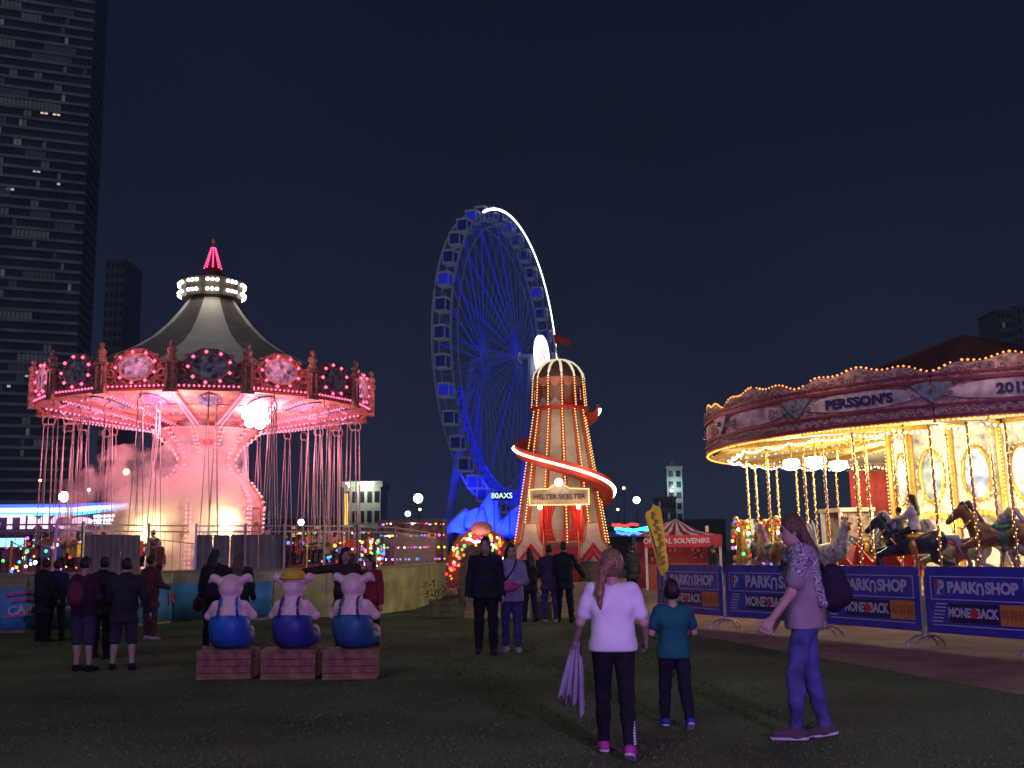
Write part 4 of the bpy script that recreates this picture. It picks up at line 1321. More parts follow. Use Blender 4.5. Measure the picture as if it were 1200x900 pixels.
def horse(a, rr, z, kind):
    e_ = empty('horse', swdir(a) * rr + Vector((0, 0, z)), a - PI / 2)
    e_.parent = ca_
    link_mesh('body', HORSE[kind], e_); link_mesh('mane', mane_me[kind], e_); link_mesh('tail', tail_me[kind], e_); link_mesh('saddle', sad_me[kind], e_); link_mesh('harness', har_me, e_)
    p = link_mesh('twisted_pole', pole_me, e_, (0.02, 0, 0)); link_mesh('bulb_strip', pole_b, p)
    e_['label'] = {'dapple': 'silver dapple galloping wooden horse on a brass pole', 'black': 'blue black galloping wooden horse on a brass pole', 'brown': 'brown galloping wooden horse with violet mane on a brass pole'}[kind]
    return e_
def loc_angle(px, rr, Y0=None):
    """local angle on the near or far half at which radius rr shows at pixel column px"""
    d = ray(px, 600); d = Vector((d.x, d.y)).normalized()
    o = Vector((CA.x, CA.y))
    t0 = o.dot(d); h = (o - d * t0).length
    if h > rr: return None
    k = math.sqrt(rr * rr - h * h)
    outa = []
    for t in (t0 - k, t0 + k):
        p = d * t - o
        outa.append(math.atan2(p.y, p.x) - face_cam(CA))
    return outa
HORSES = []
for (px_, rr, which, z, kind) in ((1070, 5.7, 0, 1.62, 'black'), (1172, 5.7, 0, 1.75, 'brown'), (1225, 5.7, 0, 1.6, 'dapple'), (905, 5.7, 0, 1.5, 'brown'), (1120, 4.5, 0, 1.45, 'dapple'), (925, 4.6, 1, 1.5, 'dapple'), (1010, 4.6, 1, 1.6, 'black'), (1040, 5.8, 1, 1.5, 'brown'), (880, 5.8, 1, 1.7, 'black'), (1290, 5.7, 0, 1.6, 'brown'), (1350, 4.5, 0, 1.6, 'dapple')):
    L = loc_angle(px_, rr)
    if L: HORSES.append(horse(L[which], rr, z, kind))
# bare twisted poles with bulbs between the horses
for px_, rr, which in ((846, 6.35, 0), (862, 5.9, 0), (890, 5.9, 1), (915, 6.35, 1), (938, 6.3, 1), (958, 6.2, 1), (985, 6.3, 1), (870, 4.9, 0), (948, 5.0, 0), (1008, 6.35, 0), (1100, 6.35, 0), (1145, 6.35, 0), (1190, 6.35, 0), (1240, 6.35, 0), (1022, 5.0, 0), (1055, 5.0, 0)):
    L = loc_angle(px_, rr)
    if not L: continue
    p = swdir(L[which]) * rr
    b = MB(); b.tube([(p.x + 0.008 * math.cos(q * 1.9), p.y + 0.008 * math.sin(q * 1.9), 0.62 + q * 0.0583) for q in range(60)], 0.030, 6)
    bp_ = b.build('twisted_pole', BRASS, ca_, smooth=True)
    b = MB()
    for q in range(46): b.ball((p.x + 0.038 * math.cos(q * 2.0), p.y + 0.038 * math.sin(q * 2.0), 0.72 + q * 0.072), 0.0165)
    b.build('bulb_strip', GOLDB, bp_)
# cockerel mount with a fan of white tail feathers
def cockerel(a, rr, z):
    e_ = empty('cockerel', swdir(a) * rr + Vector((0, 0, z)), a - PI / 2 + PI); e_.parent = ca_
    e_['label'] = 'silver cockerel mount with a fan of white tail feathers'
    s = Sdf(); s.cap((-0.25, 0, 0.0), (0.22, 0, 0.08), 0.24, 0.22, 0.08); s.cap((0.28, 0, 0.2), (0.46, 0, 0.62), 0.17, 0.10, 0.08); s.ell((0.48, 0, 0.68), (0.12, 0.09, 0.11), 0.03)
    s.cap((0.0, 0.12, -0.2), (0.05, 0.12, -0.55), 0.07, 0.035, 0.04); s.cap((0.0, -0.12, -0.2), (0.05, -0.12, -0.55), 0.07, 0.035, 0.04)
    s.build('body', mat('cockerel_silver', (0.40, 0.39, 0.42), 0.4, var=0.4, scale=12), e_, 0.026)
    s = Sdf()
    for q in range(4): s.cap((0.40 + 0.05 * q, 0, 0.76), (0.38 + 0.06 * q, 0, 0.86 - 0.01 * q), 0.03, 0.015, 0.02)
    s.ell((0.58, 0, 0.58), (0.04, 0.02, 0.07), 0.01); s.build('comb', REDP, e_, 0.016)
    b = MB(); b.lathe([(0.04, 0), (0.001, 0.12)], 6); b.build('beak', GOLD, e_, loc=(0.58, 0, 0.68), rot=(0, PI / 2, 0))
    for q in range(9):
        t = R(100 + 11 * q)
        dv_ = Vector((math.cos(t), 0, math.sin(t)))
        up_ = Vector((-dv_.z, 0, dv_.x))
        b = MB(); b.prism([(0, -0.02), (0.62, -0.045), (0.72, 0), (0.62, 0.045), (0, 0.02)], Vector((-0.34, -0.03 + 0.012 * q, 0.08)), dv_, up_, (0, 1, 0), 0.02)
        b.build('tail_feather', WHITEP, e_)
    p = link_mesh('twisted_pole', pole_me, e_); link_mesh('bulb_strip', pole_b, p)
L = loc_angle(972, 5.7)
cockerel(L[0], 5.7, 1.45)
# red chariot seat and white framed pay box inside
L = loc_angle(1022, 4.8)
e_ = empty('chariot', swdir(L[0]) * 4.8 + Vector((0, 0, 0.62)), L[0] + PI / 2); e_.parent = ca_
b = MB(); b.prism([(-0.8, 0), (0.8, 0), (0.95, 0.5), (0.7, 0.85), (0.3, 0.55), (-0.3, 0.5), (-0.75, 1.0), (-1.0, 0.55)], (0, -0.45, 0.1), (1, 0, 0), (0, 0, 1), (0, 1, 0), 0.06); b.build('side_panel', REDP, e_)
b = MB(); b.prism([(-0.8, 0), (0.8, 0), (0.95, 0.5), (0.7, 0.85), (0.3, 0.55), (-0.3, 0.5), (-0.75, 1.0), (-1.0, 0.55)], (0, 0.4, 0.1), (1, 0, 0), (0, 0, 1), (0, 1, 0), 0.06); b.build('side_panel', REDP, e_)
b = MB(); b.box((-0.1, 0, 0.45), (1.4, 0.78, 0.1)); b.box((-0.75, 0, 0.75), (0.1, 0.78, 0.55)); b.build('bench', DRED, e_)
b = MB(); b.box((0, 0, 0.06), (1.7, 0.9, 0.11)); b.build('floor', GOLD, e_)
L = loc_angle(994, 5.2)
pb = empty('pay_box', swdir(L[1]) * 5.2 + Vector((0, 0, 0.62)), L[1] + PI / 2); pb.parent = ca_
b = MB(); b.box((0, 0, 0.5), (1.2, 0.9, 1.0)); b.box((0, 0, 2.05), (1.3, 1.0, 0.12)); b.build('box_body', mat('box_cream', (0.6, 0.5, 0.38), 0.6), pb)
for x in (-0.57, 0.57):
    for y in (-0.42, 0.42):
        b = MB(); b.box((x, y, 1.5), (0.09, 0.09, 1.0)); b.build('window_post', WHITEP, pb)
for y in (-0.40, 0.40):
    b = MB(); b.box((0, y, 1.5), (1.05, 0.02, 0.96)); b.build('pane', mat('pane_dusty', (0.45, 0.30, 0.24), 0.2, var=0.3, scale=8), pb)
L = loc_angle(1030, 5.4)
if L:
    p = swdir(L[1]) * 5.4
    b = MB()
    v_ = []
    tg_ = Vector((-math.sin(L[1]), math.cos(L[1]), 0))
    for i in range(17):
        for z in (2.15, 3.0, 3.85):
            v_.append(p + tg_ * (-0.85 + 1.7 * i / 16) + swdir(L[1]) * 0.05 * math.sin(i * 1.9) + Vector((0, 0, z)))
    b.add(v_, [(i * 3 + j, (i + 1) * 3 + j, (i + 1) * 3 + j + 1, i * 3 + j + 1) for i in range(16) for j in range(2)])
    dr = b.build('red_drape', mat('drape_red', (0.30, 0.03, 0.025), 0.8), ca_, smooth=True); dr.modifiers.new('cloth', 'SOLIDIFY').thickness = 0.01
    b = MB(); b.tube([p - tg_ * 0.9 + Vector((0, 0, 3.87)), p + tg_ * 0.9 + Vector((0, 0, 3.87))], 0.03, 6); b.build('drape_rail', BRASS, dr)
# clusters of painted flowers and jewel lamps round the left of the platform
r_ = random.Random(5)
for px_, rr, which in ((868, 6.3, 0), (885, 6.0, 1), (903, 5.5, 0)):
    L = loc_angle(px_, rr)
    if not L: continue
    p = swdir(L[which]) * rr
    e_ = empty('flower_column', (p.x, p.y, 0.62)); e_.parent = ca_
    b = MB(); b.lathe([(0.24, 0), (0.16, 0.15), (0.10, 1.5), (0.16, 1.7), (0.02, 1.75)], 10); b.build('column', GOLD, e_)
    for m in (REDB, PINKB, YELLOWB, BLUEB, GREENB, WHITEB):
        b = MB()
        for q in range(6):
            t, z = r_.uniform(0, 6.3), r_.uniform(0.1, 1.75); b.sphere((0.2 * math.cos(t), 0.2 * math.sin(t), z), 0.045, 6, 4)
        b.build('jewel_lamp', m, e_)
    b = MB()
    for q in range(26):
        t, z = r_.uniform(0, 6.3), r_.uniform(0.1, 1.75); b.sphere((0.17 * math.cos(t), 0.17 * math.sin(t), z), 0.075, 7, 5)
    b.build('gilt_flower', mat('arch_gilt', (0, 0, 0)), e_)

# ------------------------------------------------------------------ crowd barriers with printed covers
BCOV = mat('barrier_cover', (0.045, 0.05, 0.36), 0.5, var=0.16, scale=2.2, bump=1.0, bscale=5)
BLET = mat('barrier_letters', (0.50, 0.50, 0.62), 0.6, var=0.05)
BBLK = mat('barrier_black', (0.02, 0.018, 0.06), 0.6)
BORG = mat('barrier_orange', (0.55, 0.22, 0.05), 0.6)
BRED = mat('barrier_red', (0.6, 0.04, 0.05), 0.6)
bar_pts = [(ground(771, 729)), ground(851, 737), ground(968, 747), ground(1086, 759), ground(1222, 772)]
whom = ['beside the yellow feather flag', 'left of the standing woman', 'behind the standing woman and her backpack', 'in front of the brown horse']
for i in range(4):
    A, B = bar_pts[i], bar_pts[i + 1]
    d = (B - A); W = d.length - 0.10; d.normalize()
    n = Vector((d.y, -d.x, 0))
    if n.y > 0: n = -n
    mid = (A + B) / 2
    e_ = empty('crowd_barrier', mid, math.atan2(d.y, d.x), 'steel crowd barrier in a printed blue cover ' + whom[i], 'barrier', 'crowd barriers round the carousel')
    s_ = -1 if True else 1            # local -y faces the lawn
    hw = W / 2
    b = MB()
    b.tube([(-hw, 0, 0.12), (-hw, 0, 1.05), (-hw + 0.1, 0, 1.17), (hw - 0.1, 0, 1.17), (hw, 0, 1.05), (hw, 0, 0.12)], 0.02, 8); b.tube([(-hw, 0, 0.25), (hw, 0, 0.25)], 0.018, 6)
    b.build('frame', STEEL, e_)
    for k_ in range(11):
        x = -hw + W * (k_ + 1) / 12
        b = MB(); b.tube([(x, 0, 0.25), (x, 0, 1.17)], 0.008, 5); b.build('upright', STEEL, e_)
    for s in (-1, 1):
        b = MB(); b.tube([(s * (hw - 0.03), 0.30 * math.cos(q), 0.17 * math.sin(q) + 0.02) for q in [PI * t / 8 for t in range(9)]], 0.018, 6); b.build('foot', STEEL, e_)
    cw = hw - 0.035
    cz0, cz1 = 0.24, 1.22
    rcx = 0.09
    out_ = [(-cw, cz0), (cw, cz0), (cw, cz1 - rcx)] + [(cw - rcx + rcx * math.cos(q), cz1 - rcx + rcx * math.sin(q)) for q in (0.5, 1.0, 1.4)] + [(-cw + rcx - rcx * math.cos(q), cz1 - rcx + rcx * math.sin(q)) for q in (1.4, 1.0, 0.5)] + [(-cw, cz1 - rcx)]
    b = MB(); b.prism(out_, (0, 0.03, 0), (1, 0, 0), (0, 0, 1), (0, -1, 0), 0.062); cov = b.build('printed_cover', BCOV, e_)
    fy_ = -0.036
    def tx(t, x, z, size, m, **kw): return text_mesh(t, size, m, 'lettering', cov, frame_matrix((x, fy_, z), (1, 0, 0), (0, -1, 0)), depth=0.002, **kw)
    b = MB()
    for z in (1.07, 0.735, 0.36):
        b.box((0.02, fy_, z), (2 * cw - 0.2, 0.004, 0.012))
    b.box((cw - 0.075, fy_ - 0.001, 0.90), (0.012, 0.004, 0.35)); b.box((-cw + 0.115, fy_ - 0.001, 0.90), (0.012, 0.004, 0.35))
    b.build('print_line', BLET, cov)
    k_ = cw / 1.2
    tx('PARK', -0.30 * k_, 0.905, 0.285 * k_, BLET, bold=0.010)
    text_mesh('U', 0.285 * k_, BLET, 'lettering', cov, frame_matrix((0.125 * k_, fy_, 0.905), (-1, 0, 0), (0, -1, 0)), depth=0.002, bold=0.010, wide=0.85)
    tx('SHOP', 0.60 * k_, 0.905, 0.285 * k_, BLET, bold=0.010)
    b = MB(); b.box((-cw + 0.28, fy_, 0.905), (0.26 * k_, 0.003, 0.26)); b.build('logo_square', BLUEP, cov)
    text_mesh('P', 0.27, BLET, 'logo_letter', cov, frame_matrix((-cw + 0.295, fy_ - 0.003, 0.90), (1, 0, 0), (0, -1, 0)), depth=0.002, bold=0.012)
    b = MB(); b.prism([(-0.07, 0.02), (0.0, 0.10), (0.02, 0.0), (-0.03, -0.1)], (-cw + 0.26, fy_ - 0.006, 0.93), (1, 0, 0), (0, 0, 1), (0, -1, 0), 0.003); b.build('logo_mark', BRED, cov)
    for q in range(6):
        b = MB(); b.box((-cw + 0.30 - 0.02 * q, fy_, 0.67 - q * 0.052), (0.20, 0.003, 0.018)); b.build('print_stripe', BLET, cov)
    b = MB(); b.box((-0.04, fy_, 0.545), (1.14 * k_, 0.003, 0.27)); b.build('print_panel', BBLK, cov)
    tx('MONEY', -0.34 * k_, 0.545, 0.235 * k_, BLET, bold=0.008, wide=0.78)
    tx('BACK', 0.24 * k_, 0.545, 0.235 * k_, BLET, bold=0.008, wide=0.80)
    b = MB(); b.prism(oval(0.07, 0.07, 12), (-0.03, fy_ - 0.003, 0.545), (1, 0, 0), (0, 0, 1), (0, -1, 0), 0.003); b.build('print_dot', BRED, cov)
    b = MB(); b.box((0.83 * k_, fy_, 0.545), (0.58 * k_, 0.003, 0.29)); b.build('print_panel', BORG, cov)
    tx('\u6613\u8cde\u9322', 0.83 * k_, 0.545, 0.19 * k_, mat('barrier_brown', (0.22, 0.07, 0.04), 0.6))

# ------------------------------------------------------------------ low boarded wall with banners and mesh fence (left)
wall_px = [(-70, 743), (30, 741), (110, 738), (200, 730), (320, 726), (440, 720), (485, 714), (510, 706), (522, 697)]
wp_ = [ground(*p) for p in wall_px]
wl_ = empty('boundary_wall', wp_[0], 0, 'low green boarded wall along the edge of the lawn below the mesh fence', 'wall')
o0 = Vector(wp_[0])
BOARD = mat('wall_board', (0.46, 0.46, 0.22), 0.75, var=0.2, scale=1.8, hue=(0.38, 0.35, 0.2))
WH = 1.14
for A, B in zip(wp_[:-1], wp_[1:]):
    d = B - A; L = d.length; d.normalize(); n = Vector((d.y, -d.x, 0))
    k = max(1, round(L / 1.25))
    for q in range(k):
        a_ = A + d * (L * q / k + 0.008); b_ = A + d * (L * (q + 1) / k - 0.008)
        b = MB(); b.prism([(0, 0), ((b_ - a_).length, 0), ((b_ - a_).length, WH), (0, WH)], a_ - o0, d, (0, 0, 1), -n, 0.05); b.build('board', BOARD, wl_)
    b = MB(); b.bar(A - o0 - n * 0.02 + Vector((0, 0, WH + 0.03)), B - o0 - n * 0.02 + Vector((0, 0, WH + 0.03)), 0.06); b.build('top_rail', mat('rail_olive', (0.30, 0.28, 0.15), 0.7), wl_)
def banner(A, B, label, txts):
    d = B - A; L = d.length; d.normalize(); n = Vector((d.y, -d.x, 0))
    e_ = empty('banner', A + n * 0.03, math.atan2(d.y, d.x), label, 'banner')
    b = MB()
    vs_, nseg = [], 24
    for q in range(nseg + 1):
        for z in (0.06, 0.48, 0.90):
            vs_.append((L * q / nseg, -0.02 - 0.012 * math.sin(q * 1.7 + z * 5), z + 0.01 * math.sin(q * 0.9)))
    b.add(vs_, [(q * 3 + j, (q + 1) * 3 + j, (q + 1) * 3 + j + 1, q * 3 + j + 1) for q in range(nseg) for j in range(2)])
    o = b.build('cloth', mat('banner_blue', (0.07, 0.34, 0.60), 0.6, var=0.2, scale=1.2, hue=(0.10, 0.28, 0.58)), e_, smooth=True)
    o.modifiers.new('cloth', 'SOLIDIFY').thickness = 0.006
    for (t, x, z, sz, m, rot) in txts:
        text_mesh(t, sz, m, 'lettering', o, frame_matrix((x, -0.05, z), (math.cos(rot), 0, math.sin(rot)), (0, -1, 0)), depth=0.004, bold=0.01)
    return e_, o
BPINK = mat('banner_pink', (0.65, 0.16, 0.34), 0.6)
BWH = mat('banner_white', (0.62, 0.55, 0.60), 0.6)
e_, o = banner(wp_[0], wp_[1], 'blue banner with slanted pink and white carnival lettering beside the two people in navy', [('CARNIVAL', 1.95, 0.50, 0.26, BWH, 0.12)])
for z_, x0, x1 in ((0.74, 1.25, 2.3), (0.62, 1.35, 2.55), (0.30, 1.25, 2.6)):
    b = MB(); b.prism([(x0, z_), (x1, z_ + 0.13), (x1 + 0.05, z_ + 0.20), (x0 + 0.05, z_ + 0.07)], (0, -0.046, 0), (1, 0, 0), (0, 0, 1), (0, -1, 0), 0.004); b.build('print_stripe', BPINK, o)
banner(wp_[2], wp_[3], 'plain blue banner hung on the wall beside the person in the maroon coat', [('R', 2.2, 0.55, 0.36, BPINK, 0.1)])
banner(wp_[1], wp_[2], 'blue banner on the wall behind the group of people', [])
banner(wp_[3], wp_[3].lerp(wp_[4], 0.98), 'pale blue banner on the wall behind the pig statue without straps crossing', [])

# fence standing just behind the wall
fence_px = [-40, 60, 110, 180, 228, 290, 340, 388, 437, 482, 525]
def wall_at(px):
    for (x0, y0), (x1, y1) in zip(wall_px[:-1], wall_px[1:]):
        if x0 <= px <= x1:
            t = (px - x0) / (x1 - x0)
            return ground(px, y0 + (y1 - y0) * t)
    return ground(px, wall_px[-1][1])
BAR = mat('fence_bar', (0.34, 0.30, 0.32), 0.5, 0.5)
fence_where = ['above the lettered banner', 'behind the two people in navy', 'backed by a grey board beside the neon ride', 'behind the person in maroon', 'with a grey board under the stage lamp', 'right of the grey board under the stage lamp', 'behind the pig with the yellow hat', 'behind the woman reaching out', 'behind the person in red', 'ending at the lit arch stall']
for i in range(len(fence_px) - 1):
    A, B = wall_at(fence_px[i]), wall_at(fence_px[i + 1])
    d = B - A; L = d.length; d.normalize(); n = Vector((d.y, -d.x, 0))
    e_ = empty('fence_panel', A - n * 0.45, math.atan2(d.y, d.x), 'steel mesh fence panel ' + fence_where[i], 'fence', 'mesh fence panels round the swing ride')
    b = MB(); b.bar((0, 0, 0), (0, 0, 2.30), 0.05); b.build('post', STEEL, e_)
    for z in (2.10, 2.24, 1.18):
        b = MB(); b.bar((0, 0, z), (L, 0, z), 0.035); b.build('rail', STEEL, e_)
    nb = max(4, int(L / 0.17))
    b = MB(); b.tube([(0, 0, 1.16), (0, 0, 2.12)], 0.007, 4, cap=False); um = b.mesh('bar', BAR)
    for q in range(1, nb):
        link_mesh('bar', um, e_, (L * q / nb, 0, 0))
    if i in (2, 4, 5):
        for q in range(3):
            b = MB(); b.box((L * (q + 0.5) / 3, 0.05, 1.55), (L / 3 - 0.03, 0.03, 0.95)); b.build('grey_board', mat('grey_board', (0.20, 0.19, 0.20), 0.7, var=0.15, scale=2), e_)

# ------------------------------------------------------------------ pig statues on crates
PIGM = mat('pig_pink', (0.82, 0.58, 0.54), 0.5, var=0.14, scale=9, bump=0.15, bscale=30, spec=0.5)
def pig(px, foot_y, trouser, hat, tilt, label, lbl_crate):
    P = ground(px, foot_y)
    cr = empty('wooden_crate', P, R(4), lbl_crate, 'crate', 'timber crates under the pig statues')
    W_, D_, H_ = 0.66, 0.60, 0.33
    for q in range(4):
        for sy in (-1, 1):
            b = MB(); b.box((0, sy * (D_ / 2 - 0.015), 0.045 + q * 0.0815), (W_, 0.03, 0.075)); b.build('plank', WOOD, cr)
        for sx in (-1, 1):
            b = MB(); b.box((sx * (W_ / 2 - 0.018), 0, 0.045 + q * 0.0815), (0.028, D_ - 0.07, 0.075)); b.build('plank', WOOD, cr)
    for q in range(5):
        b = MB(); b.box((0, -D_ / 2 + D_ * (q + 0.5) / 5, H_ + 0.012), (W_ + 0.02, D_ / 5 - 0.008, 0.024)); b.build('plank', WOOD, cr)
    base = P + Vector((0, 0, H_ + 0.024))
    pg = empty('pig_statue', base, R(tilt), label, 'statue', 'seated pig statues on crates')
    s = Sdf()        # faces away: +y
    s.ell((0, 0.02, 0.30), (0.235, 0.21, 0.30), 0.06)
    s.cap((0, 0.02, 0.45), (0, 0.02, 0.58), 0.17, 0.12, 0.06)
    s.ell((0, 0.04, 0.76), (0.155, 0.16, 0.165), 0.04)
    s.cap((0, 0.16, 0.73), (0, 0.25, 0.72), 0.075, 0.07, 0.03)
    for sx in (-1, 1):
        s.cap((sx * 0.11, 0.02, 0.83), (sx * 0.21, 0.02, 0.88), 0.055, 0.05, 0.03)
        s.cap((sx * 0.21, 0.02, 0.88), (sx * 0.27, 0.03, 0.83), 0.045, 0.018, 0.03)
        s.cap((sx * 0.17, 0.02, 0.53), (sx * 0.27, 0.10, 0.40), 0.07, 0.055, 0.04)
        s.cap((sx * 0.27, 0.10, 0.40), (sx * 0.20, 0.26, 0.40), 0.055, 0.05, 0.03)
        s.cap((sx * 0.12, 0.10, 0.13), (sx * 0.17, 0.34, 0.12), 0.115, 0.10, 0.05)
        s.cap((sx * 0.17, 0.34, 0.12), (sx * 0.18, 0.38, 0.20), 0.09, 0.08, 0.03)
    s.clip((0, 0, 0.0), (0, 0, -1))
    s.build('body', PIGM, pg, 0.014)
    s = Sdf()
    s.ell((0, 0.02, 0.27), (0.262, 0.24, 0.275), 0.05)
    for sx in (-1, 1): s.cap((sx * 0.12, 0.10, 0.14), (sx * 0.165, 0.26, 0.13), 0.14, 0.125, 0.05)
    s.clip((0, 0.02, 0.40), (0, 0.12, 1)); s.clip((0, 0, 0.002), (0, 0, -1))
    tr = s.build('trousers', trouser, pg, 0.014, fold=0.0015, ff=30)
    for sx in (-1, 1):
        b = MB()
        pts = [(sx * 0.13, -0.175, 0.38), (sx * 0.115, -0.170, 0.47), (sx * 0.105, -0.140, 0.55), (sx * 0.10, -0.085, 0.615), (sx * 0.10, 0.0, 0.64), (sx * 0.10, 0.10, 0.61), (sx * 0.11, 0.19, 0.5), (sx * 0.12, 0.22, 0.40)]
        b.tube(pts, 0.019, 6); b.build('strap', trouser, tr, smooth=True)
    if hat:
        s = Sdf(); s.ell((0, 0.03, 0.895), (0.15, 0.15, 0.10), 0.03); s.ell((0, 0.03, 0.865), (0.185, 0.19, 0.03), 0.03); s.clip((0, 0, 0.845), (0, 0, -1))
        s.build('hat', mat('hat_yellow', (0.62, 0.42, 0.03), 0.5), pg, 0.012)
    return pg
pig(267, 794, mat('pig_blue', (0.02, 0.12, 0.46), 0.45, var=0.12), False, 6, 'seated pink pig statue in bright blue trousers with crossed strap', 'timber crate carrying the pig in bright blue trousers')
pig(341, 794, mat('pig_indigo', (0.035, 0.05, 0.26), 0.45, var=0.12), True, -4, 'seated pink pig statue wearing a yellow hat and indigo trousers', 'timber crate carrying the pig with the yellow hat')
pig(412, 794, mat('pig_teal', (0.025, 0.11, 0.24), 0.45, var=0.12), False, -8, 'seated pink pig statue in teal blue trousers in front of the reaching woman', 'timber crate carrying the pig in teal trousers')

# ------------------------------------------------------------------ planters
def leaf_clump(e_, z0, h, w, n, m, seed):
    r = random.Random(seed)
    b = MB()
    for q in range(n):
        x, y, z = r.gauss(0, w * 0.4), r.gauss(0, w * 0.25), z0 + h * r.random()
        t, ph, L = r.uniform(0, 6.3), r.uniform(-0.5, 1.0), r.uniform(0.05, 0.11)
        d = Vector((math.cos(t) * math.cos(ph), math.sin(t) * math.cos(ph), math.sin(ph))); sdv = Vector((-math.sin(t), math.cos(t), 0.2)) * L * 0.28
        p = Vector((x, y, z))
        b.quad(p, p + d * L * 0.5 + sdv, p + d * L, p + d * L * 0.5 - sdv)
    b.build('foliage', m, e_, kind='stuff')
def planter(px, py, w, label, pmat, seed, hh=0.5):
    P = ground(px, py)
    e_ = empty('planter_box', P, R(5), label, 'planter', 'timber planters by the path')
    for q in range(3):
        for sy in (-1, 1):
            b = MB(); b.box((0, sy * 0.2, 0.07 + 0.135 * q), (w, 0.03, 0.125)); b.build('plank', PALEWOOD, e_)
        for sx in (-1, 1):
            b = MB(); b.box((sx * (w / 2 - 0.016), 0, 0.07 + 0.135 * q), (0.028, 0.36, 0.125)); b.build('plank', PALEWOOD, e_)
    b = MB(); b.box((0, 0, 0.19), (w - 0.07, 0.36, 0.36)); b.build('soil', mat('soil', (0.05, 0.035, 0.025), 0.95), e_)
    leaf_clump(e_, 0.36, hh, w, 260, pmat, seed)
planter(520, 723, 0.70, 'timber planter with dark reddish shrubs at the end of the low wall', mat('leaf_maroon', (0.14, 0.05, 0.05), 0.6, var=0.4, scale=20), 3)
planter(634, 726, 0.46, 'timber planter standing between the dark figures before the tower', mat('leaf_green', (0.07, 0.10, 0.04), 0.6, var=0.4, scale=20), 4, 0.3)
P = ground(546, 704)
e_ = empty('potted_shrub', P, 0, 'tall pale flecked shrub in a pot beside the lit arch stall', 'shrub')
b = MB(); b.lathe([(0.02, 0), (0.22, 0), (0.30, 0.4), (0.27, 0.42), (0.25, 0.36), (0.02, 0.36)], 14); b.build('pot', mat('pot_clay', (0.22, 0.13, 0.10), 0.8), e_)
b = MB(); b.tube([(0, 0, 0.3), (0.02, 0, 1.0), (0, 0.02, 1.7)], [0.05, 0.04, 0.02], 6); b.build('trunk', WOOD, e_)
leaf_clump(e_, 0.45, 1.5, 0.75, 520, mat('leaf_pale', (0.22, 0.20, 0.15), 0.6, var=0.45, scale=25), 9)

# ------------------------------------------------------------------ feather flag
P = ground(776, 742)
ff = empty('feather_flag', P, 0, 'tall yellow feather flag leaning beside the blue barriers', 'flag')
top_at, bot_at = at(764, 594, P.y) - P, at(779, 672, P.y) - P
b = MB(); b.tube([(bot_at.x - 0.02, 0.03, 0.0), (bot_at.x - 0.04, 0.03, bot_at.z), (top_at.x - 0.12, 0.03, top_at.z - 0.08)], [0.022, 0.018, 0.010], 6); b.build('pole', DARKSTEEL, ff)
b = MB(); b.tube([(-0.35, 0, 0.03), (0.35, 0, 0.03)], 0.02, 6); b.tube([(0, -0.35, 0.03), (0, 0.35, 0.03)], 0.02, 6); b.build('base_cross', DARKSTEEL, ff)
vs_, n_ = [], 26
top_at, bot_at = at(764, 594, P.y) - P, at(779, 672, P.y) - P
for i in range(n_ + 1):
    t = i / n_
    c = bot_at.lerp(top_at, t)
    w = 0.10 + 0.075 * t
    if t > 0.9: w *= math.sqrt(max(0.02, 1 - ((t - 0.9) / 0.1) ** 2))
    if t < 0.06: w *= 0.6 + 6.6 * t
    for j in range(5):
        u = j / 4 - 0.5
        vs_.append((c.x + 2 * w * u * 0.9, 0.03 * math.sin(5 * t + 3 * u), c.z + 0.10 * u))
b = MB(); b.add(vs_, [(i * 5 + j, i * 5 + j + 1, (i + 1) * 5 + j + 1, (i + 1) * 5 + j) for i in range(n_) for j in range(4)])
fo = b.build('cloth', mat('feather_yellow', (0.86, 0.68, 0.10), 0.7, var=0.15, scale=9, hue=(0.8, 0.6, 0.1)), ff, smooth=True)
fm_ = fo.data.materials[0]; n, l = fm_.node_tree.nodes, fm_.node_tree.links      # thin cloth lets the carousel light through
tr_ = n.new('ShaderNodeBsdfTranslucent'); tr_.inputs['Color'].default_value = (0.9, 0.66, 0.08, 1); mx = n.new('ShaderNodeMixShader'); mx.inputs[0].default_value = 0.5
l.new(n['Principled BSDF'].outputs[0], mx.inputs[1]); l.new(tr_.outputs[0], mx.inputs[2]); l.new(mx.outputs[0], n['Material Output'].inputs['Surface'])
r_ = random.Random(2)
b = MB()
for i in range(34):
    t = 0.12 + 0.8 * i / 34; c = bot_at.lerp(top_at, t)
    b.prism([(0, 0), (0.05 + 0.05 * r_.random(), 0.01), (0.06 + 0.04 * r_.random(), 0.035), (0.01, 0.03)], (c.x - 0.09 + 0.09 * r_.random(), -0.045, c.z), (1, 0, 0), (0.1, 0, 1), (0, -1, 0), 0.004)
b.build('print', mat('feather_print', (0.42, 0.32, 0.08), 0.7), fo, kind='stuff')

# ------------------------------------------------------------------ souvenir stall with striped tent
SV = ground(795, 700)
SV = at(798, 650, 42.0); SV.z = 0
sv = empty('souvenir_stall', SV, 0, 'red souvenir stall with striped tent roof and white lettering', 'stall')
k42 = 42.0 / F
def sp_(px, py, dy=0.0):
    p = at(px, py, 42.0 + dy); return Vector((p.x - SV.x, dy, p.z))
x0, x1 = sp_(756, 640).x, sp_(846, 640).x
zc = sp_(800, 634).z
b = MB(); b.box(((x0 + x1) / 2, 0, (zc + 0.0)), (x1 - x0, 0.12, 0.46)); fa = b.build('fascia', mat('stall_red', (0.55, 0.03, 0.05), 0.5), sv)
text_mesh('OFFICIAL SOUVENIRS', 0.27, mat('stall_white', (0.75, 0.66, 0.66)), 'lettering', fa, frame_matrix(((x0 + x1) / 2 - 0.28, -0.075, zc), (1, 0, 0), (0, -1, 0)), depth=0.004, bold=0.008)
ap = sp_(799, 607)
